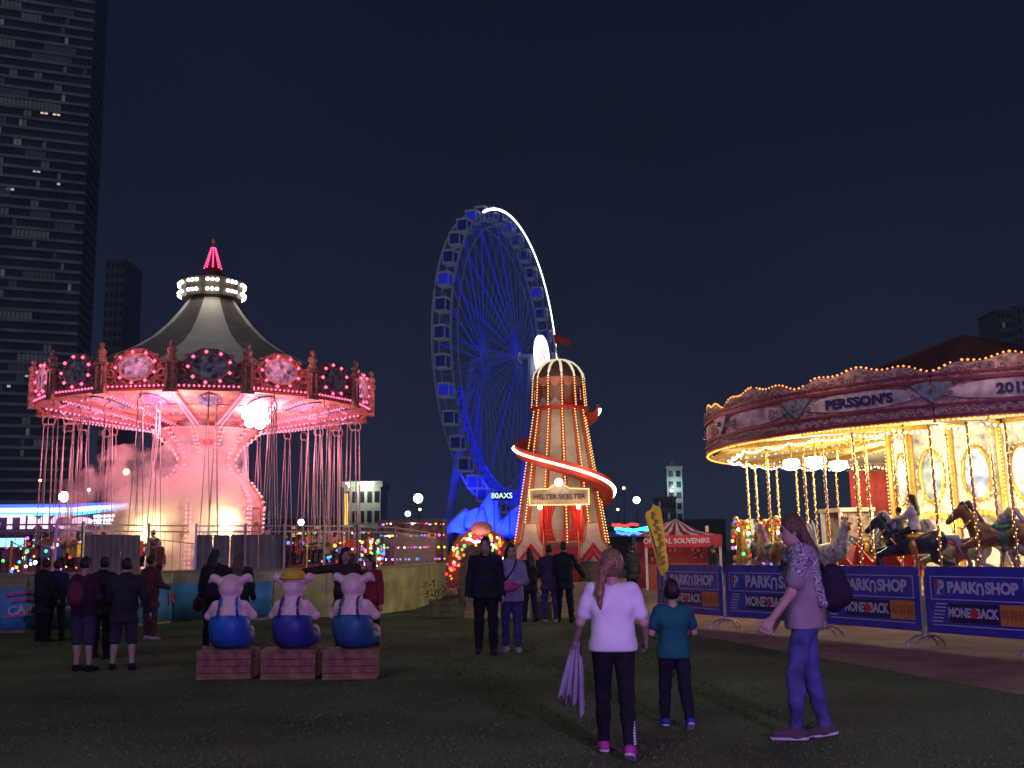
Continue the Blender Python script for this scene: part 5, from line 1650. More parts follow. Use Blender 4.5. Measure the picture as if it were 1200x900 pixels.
for q in range(10):
    t0, t1 = q / 10, (q + 1) / 10
    A_ = Vector((x0 + (x1 - x0) * t0, -0.05, zc + 0.24)); B_ = Vector((x0 + (x1 - x0) * t1, -0.05, zc + 0.24))
    r0_, r1_ = Vector((ap.x - 0.05 + 0.1 * t0, 1.6, ap.z)), Vector((ap.x - 0.05 + 0.1 * t1, 1.6, ap.z))
    m0, m1 = A_.lerp(r0_, 0.5) - Vector((0, 0, 0.16)), B_.lerp(r1_, 0.5) - Vector((0, 0, 0.16))
    b = MB(); b.quad(A_, B_, m1, m0); b.quad(m0, m1, r1_, r0_)
    o = b.build('roof_stripe', [mat('stripe_cream', (0.72, 0.64, 0.60), 0.8), mat('stripe_red', (0.30, 0.03, 0.05), 0.8)][q % 2], sv)
    o.modifiers.new('cloth', 'SOLIDIFY').thickness = 0.02
    A2, B2 = A_ + Vector((0, 3.3, 0)), B_ + Vector((0, 3.3, 0))
    b = MB(); b.quad(B2, A2, r0_, r1_); b.build('roof_stripe', [MATS['stripe_cream'], MATS['stripe_red']][q % 2], sv)
for x in (x0 + 0.05, x1 - 0.05):
    for y in (0.1, 3.2):
        b = MB(); b.bar((x, y, 0), (x, y, zc), 0.09); b.build('post', WHITEP, sv)
b = MB(); b.box(((x0 + x1) / 2, 3.1, zc / 2), (x1 - x0, 0.06, zc)); b.build('back_wall', mat('stall_back', (0.28, 0.03, 0.035), 0.7), sv)
b = MB(); b.box(((x0 + x1) / 2, 0.35, 0.5), (x1 - x0 - 0.3, 0.6, 1.0)); b.build('counter', mat('stall_counter', (0.42, 0.08, 0.04), 0.6), sv)
b = MB()
r_ = random.Random(8)
for q in range(40):
    b.box((x0 + 0.3 + (x1 - x0 - 0.6) * r_.random(), 2.95, 1.1 + 0.9 * r_.random()), (0.12, 0.1, 0.16))
b.build('souvenir', mat('souvenir_mix', (0.5, 0.12, 0.12), 0.6, var=0.5, scale=6, hue=(0.1, 0.1, 0.3)), sv, kind='stuff')
lamp('stall_light', 'POINT', ((x0 + x1) / 2, 1.6, zc - 0.2), 26, (1.0, 0.55, 0.45), sv, 0.2)
lamp('stall_front_light', 'POINT', ((x0 + x1) / 2, -2.2, zc + 1.2), 70, (1.0, 0.6, 0.6), sv, 0.3)  # unseen light added to brighten the stall front
b = MB(); b.sphere(((x0 + x1) / 2, 1.6, zc - 0.08), 0.08, 8, 6); b.build('lamp', WHITEB, sv)

# ------------------------------------------------------------------ lit arch stall (coloured bulbs)
AS = at(562, 650, 48.0); AS.z = 0
as_ = empty('lit_arch_stall', AS, 0, 'arched stall smothered in red, yellow and green bulbs below the wheel', 'stall')
kk = 48.0 / F
b = MB()
outer = [(-1.45, 0), (-1.40, 1.4), (-1.0, 2.2), (-0.4, 2.6), (0.4, 2.6), (1.0, 2.3), (1.4, 1.5), (1.45, 0)]
inner = [(0.95, 0), (0.9, 1.2), (0.6, 1.8), (0, 2.0), (-0.6, 1.8), (-0.9, 1.2), (-0.95, 0)]
b.prism(outer[::-1] + inner[::-1], (0, 0, 0), (1, 0, 0), (0, 0, 1), (0, 1, 0), 0.6); b.build('arch', mat('arch_dark', (0.22, 0.06, 0.05), 0.6), as_)
b = MB(); b.box((0, 1.6, 1.0), (2.6, 0.1, 2.0)); b.build('back_wall', mat('arch_back', (0.08, 0.09, 0.07), 0.7), as_)
s = Sdf(); s.ell((0.1, -0.1, 2.62), (0.5, 0.4, 0.30), 0.02); s.build('pink_dome', mat('dome_pink', (0.6, 0.30, 0.34), 0.4), as_, 0.05)
r_ = random.Random(11)
for m, n_ in ((REDB, 34), (ORANGEB, 20), (YELLOWB, 26), (GREENB, 12), (MAGB, 10), (WHITEB, 7)):
    b = MB()
    for q in range(n_):
        t = r_.random() * PI
        rr_ = r_.uniform(1.0, 1.5)
        b.sphere((-rr_ * math.cos(t), -0.08 - 0.1 * r_.random(), 0.35 + 2.25 * math.sin(t) * rr_ / 1.5), r_.uniform(0.035, 0.085), 6, 5)
    b.build('coloured_bulb', m, as_)
b = MB(); b.tube([(-0.55 + 0.12 * q, -0.3, 2.12 - 0.03 * q + 0.05 * math.sin(q * 1.6)) for q in range(12)], 0.05, 6); b.build('neon_wave', emis('neon_white', (0.9, 1.0, 0.9), 5.0), as_)
lamp('arch_light', 'POINT', (0, -0.9, 1.9), 40, (1.0, 0.5, 0.25), as_, 0.3)

# ------------------------------------------------------------------ neon ride far left
NR = at(40, 650, 62.0); NR.z = 0
nr = empty('neon_fair_ride', NR, R(6), 'fairground ride with blue neon canopy edge and glowing pink edged letters', 'ride')
k62 = 62.0
def np_(px, py):
    p = at(px, py, 62.0); return Vector((p.x - NR.x, 0, p.z))
xa, xb = np_(-60, 600).x, np_(152, 600).x
zt, zb_ = np_(40, 598).z, np_(40, 624).z
b = MB(); b.box(((xa + xb) / 2 - 0.6, 0.4, (zt + zb_) / 2), (xb - xa - 2.2, 0.3, zt - zb_ + 0.2)); b.build('fascia', mat('fascia_violet', (0.05, 0.02, 0.06), 0.5), nr)
b = MB(); b.box(((xa + xb) / 2 - 0.6, 4.2, zt + 0.3), (xb - xa - 1.0, 7.4, 0.2)); b.build('roof', mat('ride_roof', (0.12, 0.12, 0.15), 0.6), nr)
for dz, x_end, m, th in ((0.22, xb - 0.5, emis('neon_blue', (0.03, 0.08, 1.0), 4.0), 0.13), (0.0, xb - 0.3, emis('neon_ice', (0.75, 0.95, 1.0), 5.0), 0.15), (-0.22, xb, emis('neon_cyan', (0.05, 0.45, 1.0), 4.0), 0.11)):
    b = MB(); b.tube([(xa, 0, zt + dz), (x_end - 3.2, 0, zt + dz), (x_end, 0, zt + dz * 0.4 + 0.25)], th, 6); b.build('neon_tube', m, nr)
NL = emis('neon_letter', (1.0, 0.60, 0.84), 1.7)
o = text_mesh('-TIMC', 1.12, NL, 'neon_lettering', nr, None, depth=0.08, bold=0.025, align='LEFT', wide=1.5)
p = np_(-8, 613); o.matrix_local = frame_matrix((p.x, -0.1, p.z), (1, 0, 0), (0, -1, 0))
b = MB(); p = np_(94, 611); b.prism(oval(0.62, 0.26, 16), (p.x, 0, p.z), (1, 0, 0), (0, 0, 1), (0, -1, 0), 0.15); b.build('neon_lozenge', NL, nr)
for q in range(3):
    b = MB(); p = np_(108, 605 + 4.5 * q); p2 = np_(131 - 2 * q, 604 + 5.0 * q); b.tube([p, p2], 0.085, 6); b.build('neon_tube', MATS['neon_ice'], nr)
for x in (xa + 0.6, (xa + xb) / 2, xb - 2.2):
    b = MB(); b.bar((x, 0.5, 0), (x, 0.5, zb_), 0.25); b.build('post', DARKSTEEL, nr)
    b = MB(); b.bar((x, 7.2, 0), (x, 7.2, zb_), 0.25); b.build('post', DARKSTEEL, nr)
b = MB(); b.box(((xa + xb) / 2, 4, 0.35), (xb - xa, 8, 0.7)); b.build('deck', mat('ride_deck', (0.15, 0.1, 0.14), 0.6), nr)
b = MB(); b.box(((xa + xb) / 2, 7.8, 1.8), (xb - xa, 0.15, 3.0)); b.build('back_wall', mat('ride_back', (0.30, 0.12, 0.22), 0.6, var=0.5, scale=1.2, hue=(0.12, 0.14, 0.32)), nr)
p = np_(8, 641); b = MB(); b.box((p.x, -0.1, p.z + 0.25), (2.2, 0.2, 0.5)); b.build('screen', emis('screen_cyan', (0.25, 0.65, 1.0), 2.2), nr)
r_ = random.Random(21)
for m in (MAGB, REDB, GREENB, ORANGEB, COOLB, CYANB):
    b = MB()
    for q in range(9):
        b.sphere((r_.uniform(xa + 3, xb - 1.5), r_.uniform(0.6, 6), r_.uniform(0.9, zb_ - 0.3)), r_.uniform(0.05, 0.11), 6, 4)
    b.build('coloured_bulb', m, nr)
lamp('ride_light', 'POINT', ((xa + xb) / 2 - 1, 3.0, zb_ - 0.4), 80, (1.0, 0.35, 0.6), nr, 0.3)
lamp('neon_light', 'POINT', ((xa + xb) / 2 + 2, -1.8, zt), 6, (0.35, 0.5, 1.0), nr, 0.4)

# ------------------------------------------------------------------ game stalls with strings of lights, seen through the fence
def light_stall(px0, px1, y_top, Y, label, bulbs, seed, roof, name='game_stall', up=0.0):
    A, B = at(px0, y_top, Y), at(px1, y_top, Y)
    W = B.x - A.x; H = A.z
    e_ = empty(name, ((A.x + B.x) / 2, Y, 0), 0, label, 'stall', 'lit game stalls beyond the rides')
    b = MB(); b.box((0, 1.5, H), (W, 3.2, 0.18)); b.build('roof', roof, e_)
    b = MB(); b.box((0, 3.0, H / 2), (W, 0.1, H)); b.build('back_wall', mat('stall_dim', (0.16, 0.10, 0.10), 0.7, var=0.5, scale=2, hue=(0.08, 0.10, 0.16)), e_)
    b = MB(); b.box((0, 0.2, 0.5), (W, 0.5, 1.0)); b.build('counter', mat('stall_counter2', (0.2, 0.06, 0.06), 0.6), e_)
    for x in (-W / 2 + 0.1, W / 2 - 0.1):
        b = MB(); b.bar((x, 0, 0), (x, 0, H), 0.1); b.build('post', DARKSTEEL, e_)
    r_ = random.Random(seed)
    for m, n_ in bulbs:
        b = MB()
        for q in range(n_):
            row = r_.choice((0, 1, 2, 3))
            b.sphere((r_.uniform(-W / 2, W / 2), -0.1 + r_.uniform(0, 2.8), H - 0.12 - row * (H - 1.1) / 3.4), r_.uniform(0.035, 0.075), 6, 4)
        b.build('coloured_bulb', m, e_)
    lamp('stall_light', 'POINT', (0, 1.4, H - 0.3), 30, (1.0, 0.7, 0.5), e_, 0.2)
light_stall(442, 520, 611, 58.0, 'game stall hung with yellow, violet and red bulbs behind the fence end', [(YELLOWB, 26), (MAGB, 12), (REDB, 26), (WHITEB, 8), (CYANB, 8), (BLUEB, 12)], 31, mat('stall_roof_dark', (0.10, 0.08, 0.09), 0.7))
light_stall(338, 432, 622, 57.0, 'game stall with green and rosy bulbs behind the hanging chairs', [(GREENB, 16), (REDB, 14), (YELLOWB, 12), (PINKW, 20), (WHITEB, 7), (BLUEB, 8)], 32, MATS['stall_roof_dark'])
# dodgem canopy of cyan and red strips
DG = at(752, 640, 90.0); DG.z = 0
dg = empty('dodgem_pavilion', DG, 0, 'low pavilion edged in cyan and red neon between the tower and the souvenir stall', 'pavilion')
def dp(px, py, dy=0.0):
    p = at(px, py, 90.0); return Vector((p.x - DG.x, dy, p.z))
r_ = random.Random(4)
for (xA, xB, yA, yB, m) in ((717, 748, 614, 616, REDB), (720, 760, 619, 622, CYANB), (735, 790, 621, 616, CYANB), (722, 752, 624, 626, BLUEB), (760, 792, 624, 622, CYANB)):
    b = MB(); A, B = dp(xA, yA), dp(xB, yB)
    b.tube([A.lerp(B, q / 8) + Vector((0, 0, 0.12 * r_.uniform(-1, 1))) for q in range(9)], 0.13, 5); b.build('neon_tube', m, dg)
A, B = dp(712, 626), dp(800, 626)
b = MB(); b.box(((A.x + B.x) / 2, 3, A.z), (B.x - A.x, 6, 0.4)); b.build('roof', mat('pavilion_roof', (0.08, 0.10, 0.13), 0.6), dg)
for t in (0.02, 0.35, 0.68, 0.98):
    p = A.lerp(B, t); b = MB(); b.bar((p.x, 0.3, 0), (p.x, 0.3, p.z), 0.25); b.build('post', DARKSTEEL, dg)
b = MB(); b.box(((A.x + B.x) / 2, 5.5, A.z / 2), (B.x - A.x, 0.2, A.z)); b.build('back_wall', mat('pavilion_back', (0.10, 0.10, 0.13), 0.7), dg)
lamp('pavilion_light', 'POINT', ((A.x + B.x) / 2, -1.5, A.z + 0.5), 120, (0.3, 0.6, 1.0), dg, 0.3)

# ------------------------------------------------------------------ far lamps
def street_lamp(px, py, Y, r, m, label, en=0):
    p = at(px, py, Y)
    e_ = empty('street_lamp', (p.x, p.y, 0), 0, label, 'street lamp', 'street lamps beyond the fair')
    b = MB(); b.tube([(0, 0, 0), (0, 0, p.z - r)], [0.09, 0.05], 6); b.build('post', DARKSTEEL, e_)
    b = MB(); b.sphere((0, 0, p.z), r, 10, 8); b.build('lamp_globe', m, e_)
    b = MB(); b.lathe([(0.02, 0.12), (r * 0.5, 0.0)], 8, (0, 0, p.z + r * 0.9)); b.build('lamp_cap', DARKSTEEL, e_)
COOLW = emis('street_cool', (0.85, 0.97, 1.0), 12.0)
WARMW = emis('street_warm', (1.0, 0.72, 0.30), 7.0)
for px_, py_, Y_, r_, m_, lb in ((75, 582, 80, 0.40, COOLW, 'very bright white street lamp over the neon ride'), (490, 584, 110, 0.48, COOLW, 'bright white street lamp left of the blue wheel station'), (478, 602, 120, 0.30, COOLW, 'small white street lamp below the brighter one left of the wheel'), (353, 612, 95, 0.28, COOLW, 'white street lamp seen between the hanging chairs'), (746, 586, 130, 0.42, COOLW, 'white street lamp right of the spiral slide'), (148, 553, 100, 0.30, WARMW, 'warm street lamp left of the smoky column'), (731, 572, 150, 0.20, WARMW, 'dim warm street lamp just right of the slide bend'), (724, 597, 150, 0.18, WARMW, 'dim warm street lamp low beside the tower'), (787, 575, 190, 0.26, WARMW, 'warm lamp below the lit clock tower'), (492, 597, 130, 0.16, WARMW, 'tiny warm lamp under the bright white street lamp'), (47, 563, 120, 0.16, WARMW, 'tiny warm lamp beyond the left hanging chairs'), (104, 574, 120, 0.16, COOLW, 'tiny white lamp beside the very bright street lamp')):
    street_lamp(px_, py_, Y_, r_, m_, lb)

# ------------------------------------------------------------------ buildings
GLASS = mat('tower_glass', (0.085, 0.10, 0.125), 0.3, 0.1, 0.25, 0.05)
def skyscraper():
    Y = 410.0
    # plan: main face recedes a little to the right, then a chamfered corner
    A = at(-175, 600, Y - 26); Bc = at(80, 600, Y); Cc = at(96, 600, Y + 24)
    A.z = Bc.z = Cc.z = 0
    O = Vector((A.x, A.y, 0))
    e_ = empty('office_tower', O, 0, 'huge dark glass skyscraper with scattered lit office windows', 'skyscraper')
    pl = [A - O, Bc - O, Cc - O, Cc - O + Vector((-20, 45, 0)), A - O + Vector((0, 60, 0))]
    H = 300.0
    b = MB(); b.prism([(p.x, p.y) for p in pl], (0, 0, 0), (1, 0, 0), (0, 1, 0), (0, 0, 1), H); b.build('curtain_wall', GLASS, e_)
    FH = 4.1
    SP = mat('spandrel', (0.40, 0.46, 0.52), 0.5, 0.1, 0.2, 0.1)
    MU = mat('mullion', (0.10, 0.105, 0.12), 0.5, 0.3)
    nf = 62
    bm = MB(); bm.m = 0
    for (P, Q) in ((pl[0], pl[1]), (pl[1], pl[2])):
        d = (Q - P); L = d.length; d.normalize(); n = Vector((d.y, -d.x, 0))
        k = int(L / 1.5)
        for q in range(k + 1):
            p = P + d * (L * q / k) + n * 0.22
            bm.bar(p, p + Vector((0, 0, H)), 0.22)
    bm.build('mullion_grid', MU, e_, kind='stuff')
    for f in range(nf):
        b = MB()
        for (P, Q) in ((pl[0], pl[1]), (pl[1], pl[2])):
            d = (Q - P).normalized(); n = Vector((d.y, -d.x, 0))
            b.prism([(0, 0), ((Q - P).length, 0), ((Q - P).length, 1.15), (0, 1.15)], P + n * 0.02 + Vector((0, 0, 6 + f * FH)), d, (0, 0, 1), n, 0.55)
        b.build('floor_band', SP, e_)
    # lit windows
    r = random.Random(12)
    P, Q = pl[0], pl[1]
    d = (Q - P).normalized(); n = Vector((d.y, -d.x, 0)); L = (Q - P).length
    lit = [emis('office_warm', (1.0, 0.85, 0.55), 0.85), emis('office_cool', (0.85, 0.95, 1.0), 0.50), emis('office_dim', (0.75, 0.85, 0.70), 0.085), emis('office_dim2', (0.7, 0.8, 0.85), 0.04), emis('office_dim3', (0.6, 0.75, 0.85), 0.022)]
    seen = 0
    for f in range(8, nf):
        for q in range(r.choice((2, 3, 4)) if f > 28 else r.choice((1, 2, 3))):
            w = r.choice((1.2, 1.2, 2.6, 4.2, 4.2, 8.4, 13))
            x = L * 0.36 + r.random() * (L * 0.62 - w)
            mi = r.choice((0, 1, 2, 2, 3, 3, 3, 4, 4, 4)) if w < 5 else r.choice((2, 3, 3, 4, 4, 4))
            z = 6 + f * FH + 1.25
            hgt = 2.6 if mi > 1 else r.choice((0.7, 0.9, 1.6))
            z2 = z + (2.6 - hgt)
            m0 = math.ceil(x / 1.5) * 1.5
            b = MB()
            for c in range(max(1, int(w / 1.5))):
                b.prism([(0.14, 0), (1.36, 0), (1.36, hgt), (0.14, hgt)], P + d * (m0 + c * 1.5) + n * 0.05 + Vector((0, 0, z2)), d, (0, 0, 1), n, 0.05)
            b.build('lit_window', lit[mi], e_)
skyscraper()

def block(px0, px1, ytop, Y, m, label, rows, cols, lit_mat, seed, name='far_building', p_lit=0.2, depth=20, base=0):
    A, B = at(px0, ytop, Y), at(px1, ytop, Y)
    W, H = B.x - A.x, A.z
    e_ = empty(name, ((A.x + B.x) / 2, Y, 0), 0, label, 'building')
    b = MB(); b.box((0, depth / 2, H / 2), (W, depth, H)); b.build('wall', m, e_)
    b = MB(); b.box((0, depth / 2, H + 0.4), (W + 0.6, depth + 0.6, 0.8)); b.build('roof', m, e_)
    r = random.Random(seed)
    ww, wh = W / cols, (H - base) / rows
    dk = mat('window_dark', (0.02, 0.022, 0.03), 0.3)
    for i in range(rows):
        for j in range(cols):
            b = MB(); b.box((-W / 2 + ww * (j + 0.5), -0.04, base + wh * (i + 0.5)), (ww * 0.6, 0.1, wh * 0.55))
            b.build('window', lit_mat if r.random() < p_lit else dk, e_)
    return e_, W, H
DIMW = emis('window_glow', (1.0, 0.85, 0.55), 0.35)
block(124, 147, 306, 520, mat('far_dark', (0.20, 0.23, 0.32), 0.8), 'slim dark tower block behind the skyscraper corner', 30, 4, emis('window_faint', (0.9, 0.85, 0.6), 0.06), 5, p_lit=0.03, depth=25)
bb, bw, bh = block(403, 446, 571, 150, mat('pale_block', (0.42, 0.45, 0.36), 0.7, var=0.15, scale=0.3), 'floodlit pale block with a yellow strip behind the hanging chairs', 4, 5, DIMW, 6, p_lit=0.1, depth=8)
b = MB(); b.box((-bw / 2 + 0.35, -0.15, bh * 0.72), (0.5, 0.1, bh * 0.4)); b.build('yellow_sign', emis('yellow_strip', (1.0, 0.75, 0.10), 1.3), bb)
for x in (-bw * 0.35, 0.0, bw * 0.3):
    b = MB(); b.tube([(x, -0.1, bh), (x, -1.6, bh + 0.5)], 0.06, 5); b.box((x, -1.6, bh + 0.45), (0.6, 0.3, 0.2)); b.build('flood_lamp', COOLW, bb)
lamp('block_flood', 'POINT', (0.3, -1.8, bh - 0.2), 380, (0.92, 1.0, 0.85), bb, 0.2)
tb, tw, th_ = block(781, 799, 549, 380, mat('stone_tower', (0.30, 0.33, 0.34), 0.7), 'square tower with a floodlit pale green top', 8, 2, emis('window_faint2', (0.6, 0.8, 0.85), 0.10), 7, p_lit=0.2, depth=5)
b = MB(); b.lathe([(2.2, 0), (1.6, 1.2), (0.2, 2.6)], 8, (0, 2.5, th_ + 0.6)); b.build('cap', MATS['stone_tower'], tb)
lamp('tower_flood', 'POINT', (0.0, -4.5, th_ - 6.5), 2200, (0.70, 1.0, 0.95), tb, 0.3)
block(771, 792, 585, 330, mat('far_grey', (0.16, 0.18, 0.22), 0.7), 'low grey building left of the lit square tower', 5, 6, emis('window_faint2', (0, 0, 0), 0), 8, p_lit=0.15, depth=10)
block(1168, 1186, 364, 480, mat('far_slate', (0.14, 0.16, 0.19), 0.8), 'faint high block rising over the carousel roof', 24, 4, MATS['window_faint'], 9, p_lit=0.03, depth=20)
block(1190, 1230, 359, 500, mat('far_slate', (0, 0, 0)), 'faint wide block beside another over the carousel roof', 24, 6, MATS['window_faint'], 10, p_lit=0.03, depth=20)
block(640, 770, 622, 300, mat('far_low', (0.06, 0.06, 0.07), 0.8), 'long low dark harbour building behind the tower', 2, 22, emis('window_orange', (1.0, 0.6, 0.25), 0.5), 11, p_lit=0.15, depth=12)
block(446, 640, 616, 340, MATS['far_low'], 'long low dark terminal behind the wheel station', 2, 30, MATS['window_orange'], 13, p_lit=0.12, depth=12)
block(800, 850, 612, 300, MATS['far_low'], 'low dark hall behind the souvenir tent', 2, 8, MATS['window_orange'], 14, p_lit=0.2, depth=12)
block(150, 404, 614, 300, MATS['far_low'], 'long low dark terrace behind the swing ride', 2, 36, MATS['window_orange'], 15, p_lit=0.15, depth=12)

# assumed violet floodlight on an added mast, unseen on the lawn behind the camera
fm = empty('assumed_floodlight_mast', (3.5, -4.5, 0), 0, 'steel mast added out of view to carry an assumed violet floodlight', 'floodlight')
b = MB(); b.tube([(0, 0, 0), (0, 0, 3.1)], [0.09, 0.06], 8); b.build('mast', STEEL, fm)
b = MB(); b.box((0, 0, 3.25), (0.5, 0.25, 0.35)); b.build('assumed_lamp_housing', DARKSTEEL, fm)
lamp('assumed_flood_light', 'SPOT', (0, 0.3, 3.25), 4600, (0.52, 0.27, 1.0), fm, 0.3, 100, (-2.5, 20, 1.6), 0.55)

# ------------------------------------------------------------------ night haze over the harbour front
b = MB(); b.box((0, 250, 149.0), (900, 700, 302.0))
hzo = b.build('haze', None)
hm_ = bpy.data.materials.new('night_haze'); hm_.use_nodes = True
n, l = hm_.node_tree.nodes, hm_.node_tree.links
n.clear()
ho = n.new('ShaderNodeOutputMaterial'); pv = n.new('ShaderNodeVolumePrincipled')
pv.inputs['Color'].default_value = (0.50, 0.70, 1.0, 1); pv.inputs['Density'].default_value = 0.00045; pv.inputs['Anisotropy'].default_value = 0.3
l.new(pv.outputs[0], ho.inputs['Volume'])
hzo.data.materials.clear(); hzo.data.materials.append(hm_)
tag(hzo, 'thin night haze hanging over the whole fairground', 'haze', kind='stuff')

# ------------------------------------------------------------------ people
SKIN = [mat('skin_fair', (0.46, 0.28, 0.22), 0.55, var=0.06), mat('skin_tan', (0.34, 0.20, 0.14), 0.55, var=0.06)]
def hair_mat(name, rgb):
    m = bpy.data.materials.new(name); m.use_nodes = True
    n, l = m.node_tree.nodes, m.node_tree.links
    b = n['Principled BSDF']; b.inputs['Roughness'].default_value = 0.45; b.inputs['Specular IOR Level'].default_value = 0.4
    tc = n.new('ShaderNodeTexCoord'); mp = n.new('ShaderNodeMapping'); mp.inputs['Scale'].default_value = (1, 1, 0.07)
    nz = n.new('ShaderNodeTexNoise'); nz.inputs['Scale'].default_value = 130; nz.inputs['Detail'].default_value = 3
    rp = n.new('ShaderNodeValToRGB'); rp.color_ramp.elements[0].position = 0.35; rp.color_ramp.elements[1].position = 0.7
    rp.color_ramp.elements[0].color = tuple(c * 0.35 for c in rgb) + (1,); rp.color_ramp.elements[1].color = tuple(c * 1.8 for c in rgb) + (1,)
    bp = n.new('ShaderNodeBump'); bp.inputs['Strength'].default_value = 0.9; bp.inputs['Distance'].default_value = 0.01
    l.new(tc.outputs['Object'], mp.inputs['Vector']); l.new(mp.outputs[0], nz.inputs['Vector']); l.new(nz.outputs['Fac'], rp.inputs['Fac']); l.new(rp.outputs['Color'], b.inputs['Base Color'])
    l.new(nz.outputs['Fac'], bp.inputs['Height']); l.new(bp.outputs['Normal'], b.inputs['Normal'])
    MATS[name] = m
    return m
HAIRM = {'black': hair_mat('hair_black', (0.014, 0.011, 0.010)), 'brown': hair_mat('hair_brown', (0.11, 0.056, 0.03)), 'blond': hair_mat('hair_blond', (0.24, 0.13, 0.065))}
def cloth(name, rgb, var=0.14):
    return mat('cloth_' + name, rgb, 0.9, var=var, scale=5, bump=0.35, bscale=120, spec=0.1)

def rotx(v, a): return np.array([v[0], v[1] * math.cos(a) - v[2] * math.sin(a), v[1] * math.sin(a) + v[2] * math.cos(a)])
def rotz(v, a): return np.array([v[0] * math.cos(a) - v[1] * math.sin(a), v[0] * math.sin(a) + v[1] * math.cos(a), v[2]])

def person(label, loc, H, heading, top=('tee', 'white'), bottom=('trousers', 'black'), shoe='black', hair=('short', 'black'), skin=0,
           legs=((0, 0, 3), (0, 0, 3)), arms=((0, 10, 10, 0), (0, 10, 10, 0)), lean=0.0, head=(0, 0), hs=1.0, fine=False, h=0.016, seated=False, group='visitors at the fair', extras=(), build=1.0, z=0.0, parent=None):
    """heading 0 faces away from the camera (+y). legs: (hip flex, knee bend, spread) left, right. arms: (flex, abduct, elbow, inward)"""
    sc = H / 1.75
    if legs == ((0, 0, 3), (0, 0, 3)) and not seated:          # nobody stands to attention
        legs = ((random.uniform(-2, 9), random.uniform(0, 12), random.uniform(2, 6)), (random.uniform(-4, 3), random.uniform(0, 5), random.uniform(2, 6)))
    if lean == 0.0 and not fine and not seated:
        lean = random.uniform(-3, 5)
        head = (head[0] + random.uniform(-25, 25), head[1] + random.uniform(-10, 4))
    h = h / sc
    e_ = empty('person', (loc[0], loc[1], z), heading, label, 'person', group)
    A = np.array
    def torso(v):           # lean the upper body about the hips
        p = rotx(A(v, float) - A((0, 0, 0.95)), -R(lean)); return p + A((0, 0, 0.95))
    J = {}
    for i, s in ((0, -1), (1, 1)):
        f, kb, sp = [R(x) for x in legs[i]]
        hip = A((s * 0.09 * min(1.0, build), 0, 0.92))
        d1 = A((s * math.sin(sp), math.sin(f) * math.cos(sp), -math.cos(f) * math.cos(sp)))
        knee = hip + d1 * 0.43
        f2 = f - kb
        d2 = A((s * math.sin(sp) * 0.5, math.sin(f2), -math.cos(f2))); d2 /= np.linalg.norm(d2)
        ank = knee + d2 * 0.41
        tilt = min(0.0, f2) * 0.9 if not seated else 0.0
        fd = A((s * 0.12, math.cos(tilt), math.sin(tilt)))
        if f2 < -0.25 and not seated: fd = A((s * 0.1, math.cos(f2 * 0.9), math.sin(f2 * 0.9)))
        J[i] = (hip, knee, ank, fd / np.linalg.norm(fd))
    AR = {}
    for i, s in ((0, -1), (1, 1)):
        f, ab, el, inw = [R(x) for x in arms[i]]
        sh = torso((s * 0.185 * build, -0.005, 1.415))
        d1 = A((s * math.sin(ab), math.sin(f) * math.cos(ab), -math.cos(f) * math.cos(ab)))
        elb = sh + d1 * 0.29
        d2 = A((s * (math.sin(ab) * math.cos(el) - math.sin(inw)), math.sin(f + el) * math.cos(inw), -math.cos(f + el) * math.cos(ab)))
        d2 /= np.linalg.norm(d2)
        wr = elb + d2 * 0.25
        AR[i] = (sh, elb, wr, d2)
    lows = [J[i][2][2] - 0.075 for i in (0, 1)] + [J[i][2][2] + J[i][3][2] * 0.17 - 0.055 for i in (0, 1)]
    zoff = 0.0 if seated else -min(lows)
    off = (0, 0, zoff)
    hc = torso((0, 0.02, 1.63))
    yaw, nod = R(head[0]), R(head[1])
    def hd(v):
        v = A(v, float) * hs
        return hc + rotz(rotx(v, nod), yaw)
    HM = [list(rotz(rotx(A(c, float), nod), yaw)) for c in ((1, 0, 0), (0, 1, 0), (0, 0, 1))]
    HM = np.array(HM).T           # columns: head axes
    # ---- body
    s = Sdf()
    bl = build
    s.cap(torso((-0.06 * bl, 0, 0.97)), torso((0.06 * bl, 0, 0.97)), 0.115, None, 0.05)
    s.cap(torso((-0.05 * bl, 0, 1.10)), torso((0.05 * bl, 0, 1.10)), 0.10, None, 0.06)
    s.cap(torso((-0.08 * bl, 0.0, 1.28)), torso((0.08 * bl, 0.0, 1.28)), 0.11, None, 0.06)
    s.cap(torso((-0.15 * bl, -0.005, 1.41)), torso((0.15 * bl, -0.005, 1.41)), 0.062, None, 0.06)
    s.cap(torso((0, -0.01, 1.42)), hc + A((0, -0.02, -0.06)), 0.058, 0.052, 0.03)
    s.ell(hd((0, 0, 0.015)), A((0.074, 0.094, 0.112)) * hs, 0.02, M=HM)
    s.ell(hd((0, 0.03, -0.055)), A((0.056, 0.064, 0.065)) * hs, 0.03, M=HM)
    s.cap(hd((0, 0.088, 0.0)), hd((0, 0.112, -0.030)), 0.010 * hs, 0.016 * hs, 0.012)
    for sx in (-1, 1):
        s.ell(hd((sx * 0.074, -0.005, -0.005)), A((0.012, 0.022, 0.032)) * hs, 0.008, M=HM)
        s.ell(hd((sx * 0.032, 0.094, 0.012)), A((0.018, 0.012, 0.011)) * hs, 0.012, sub=True, M=HM)
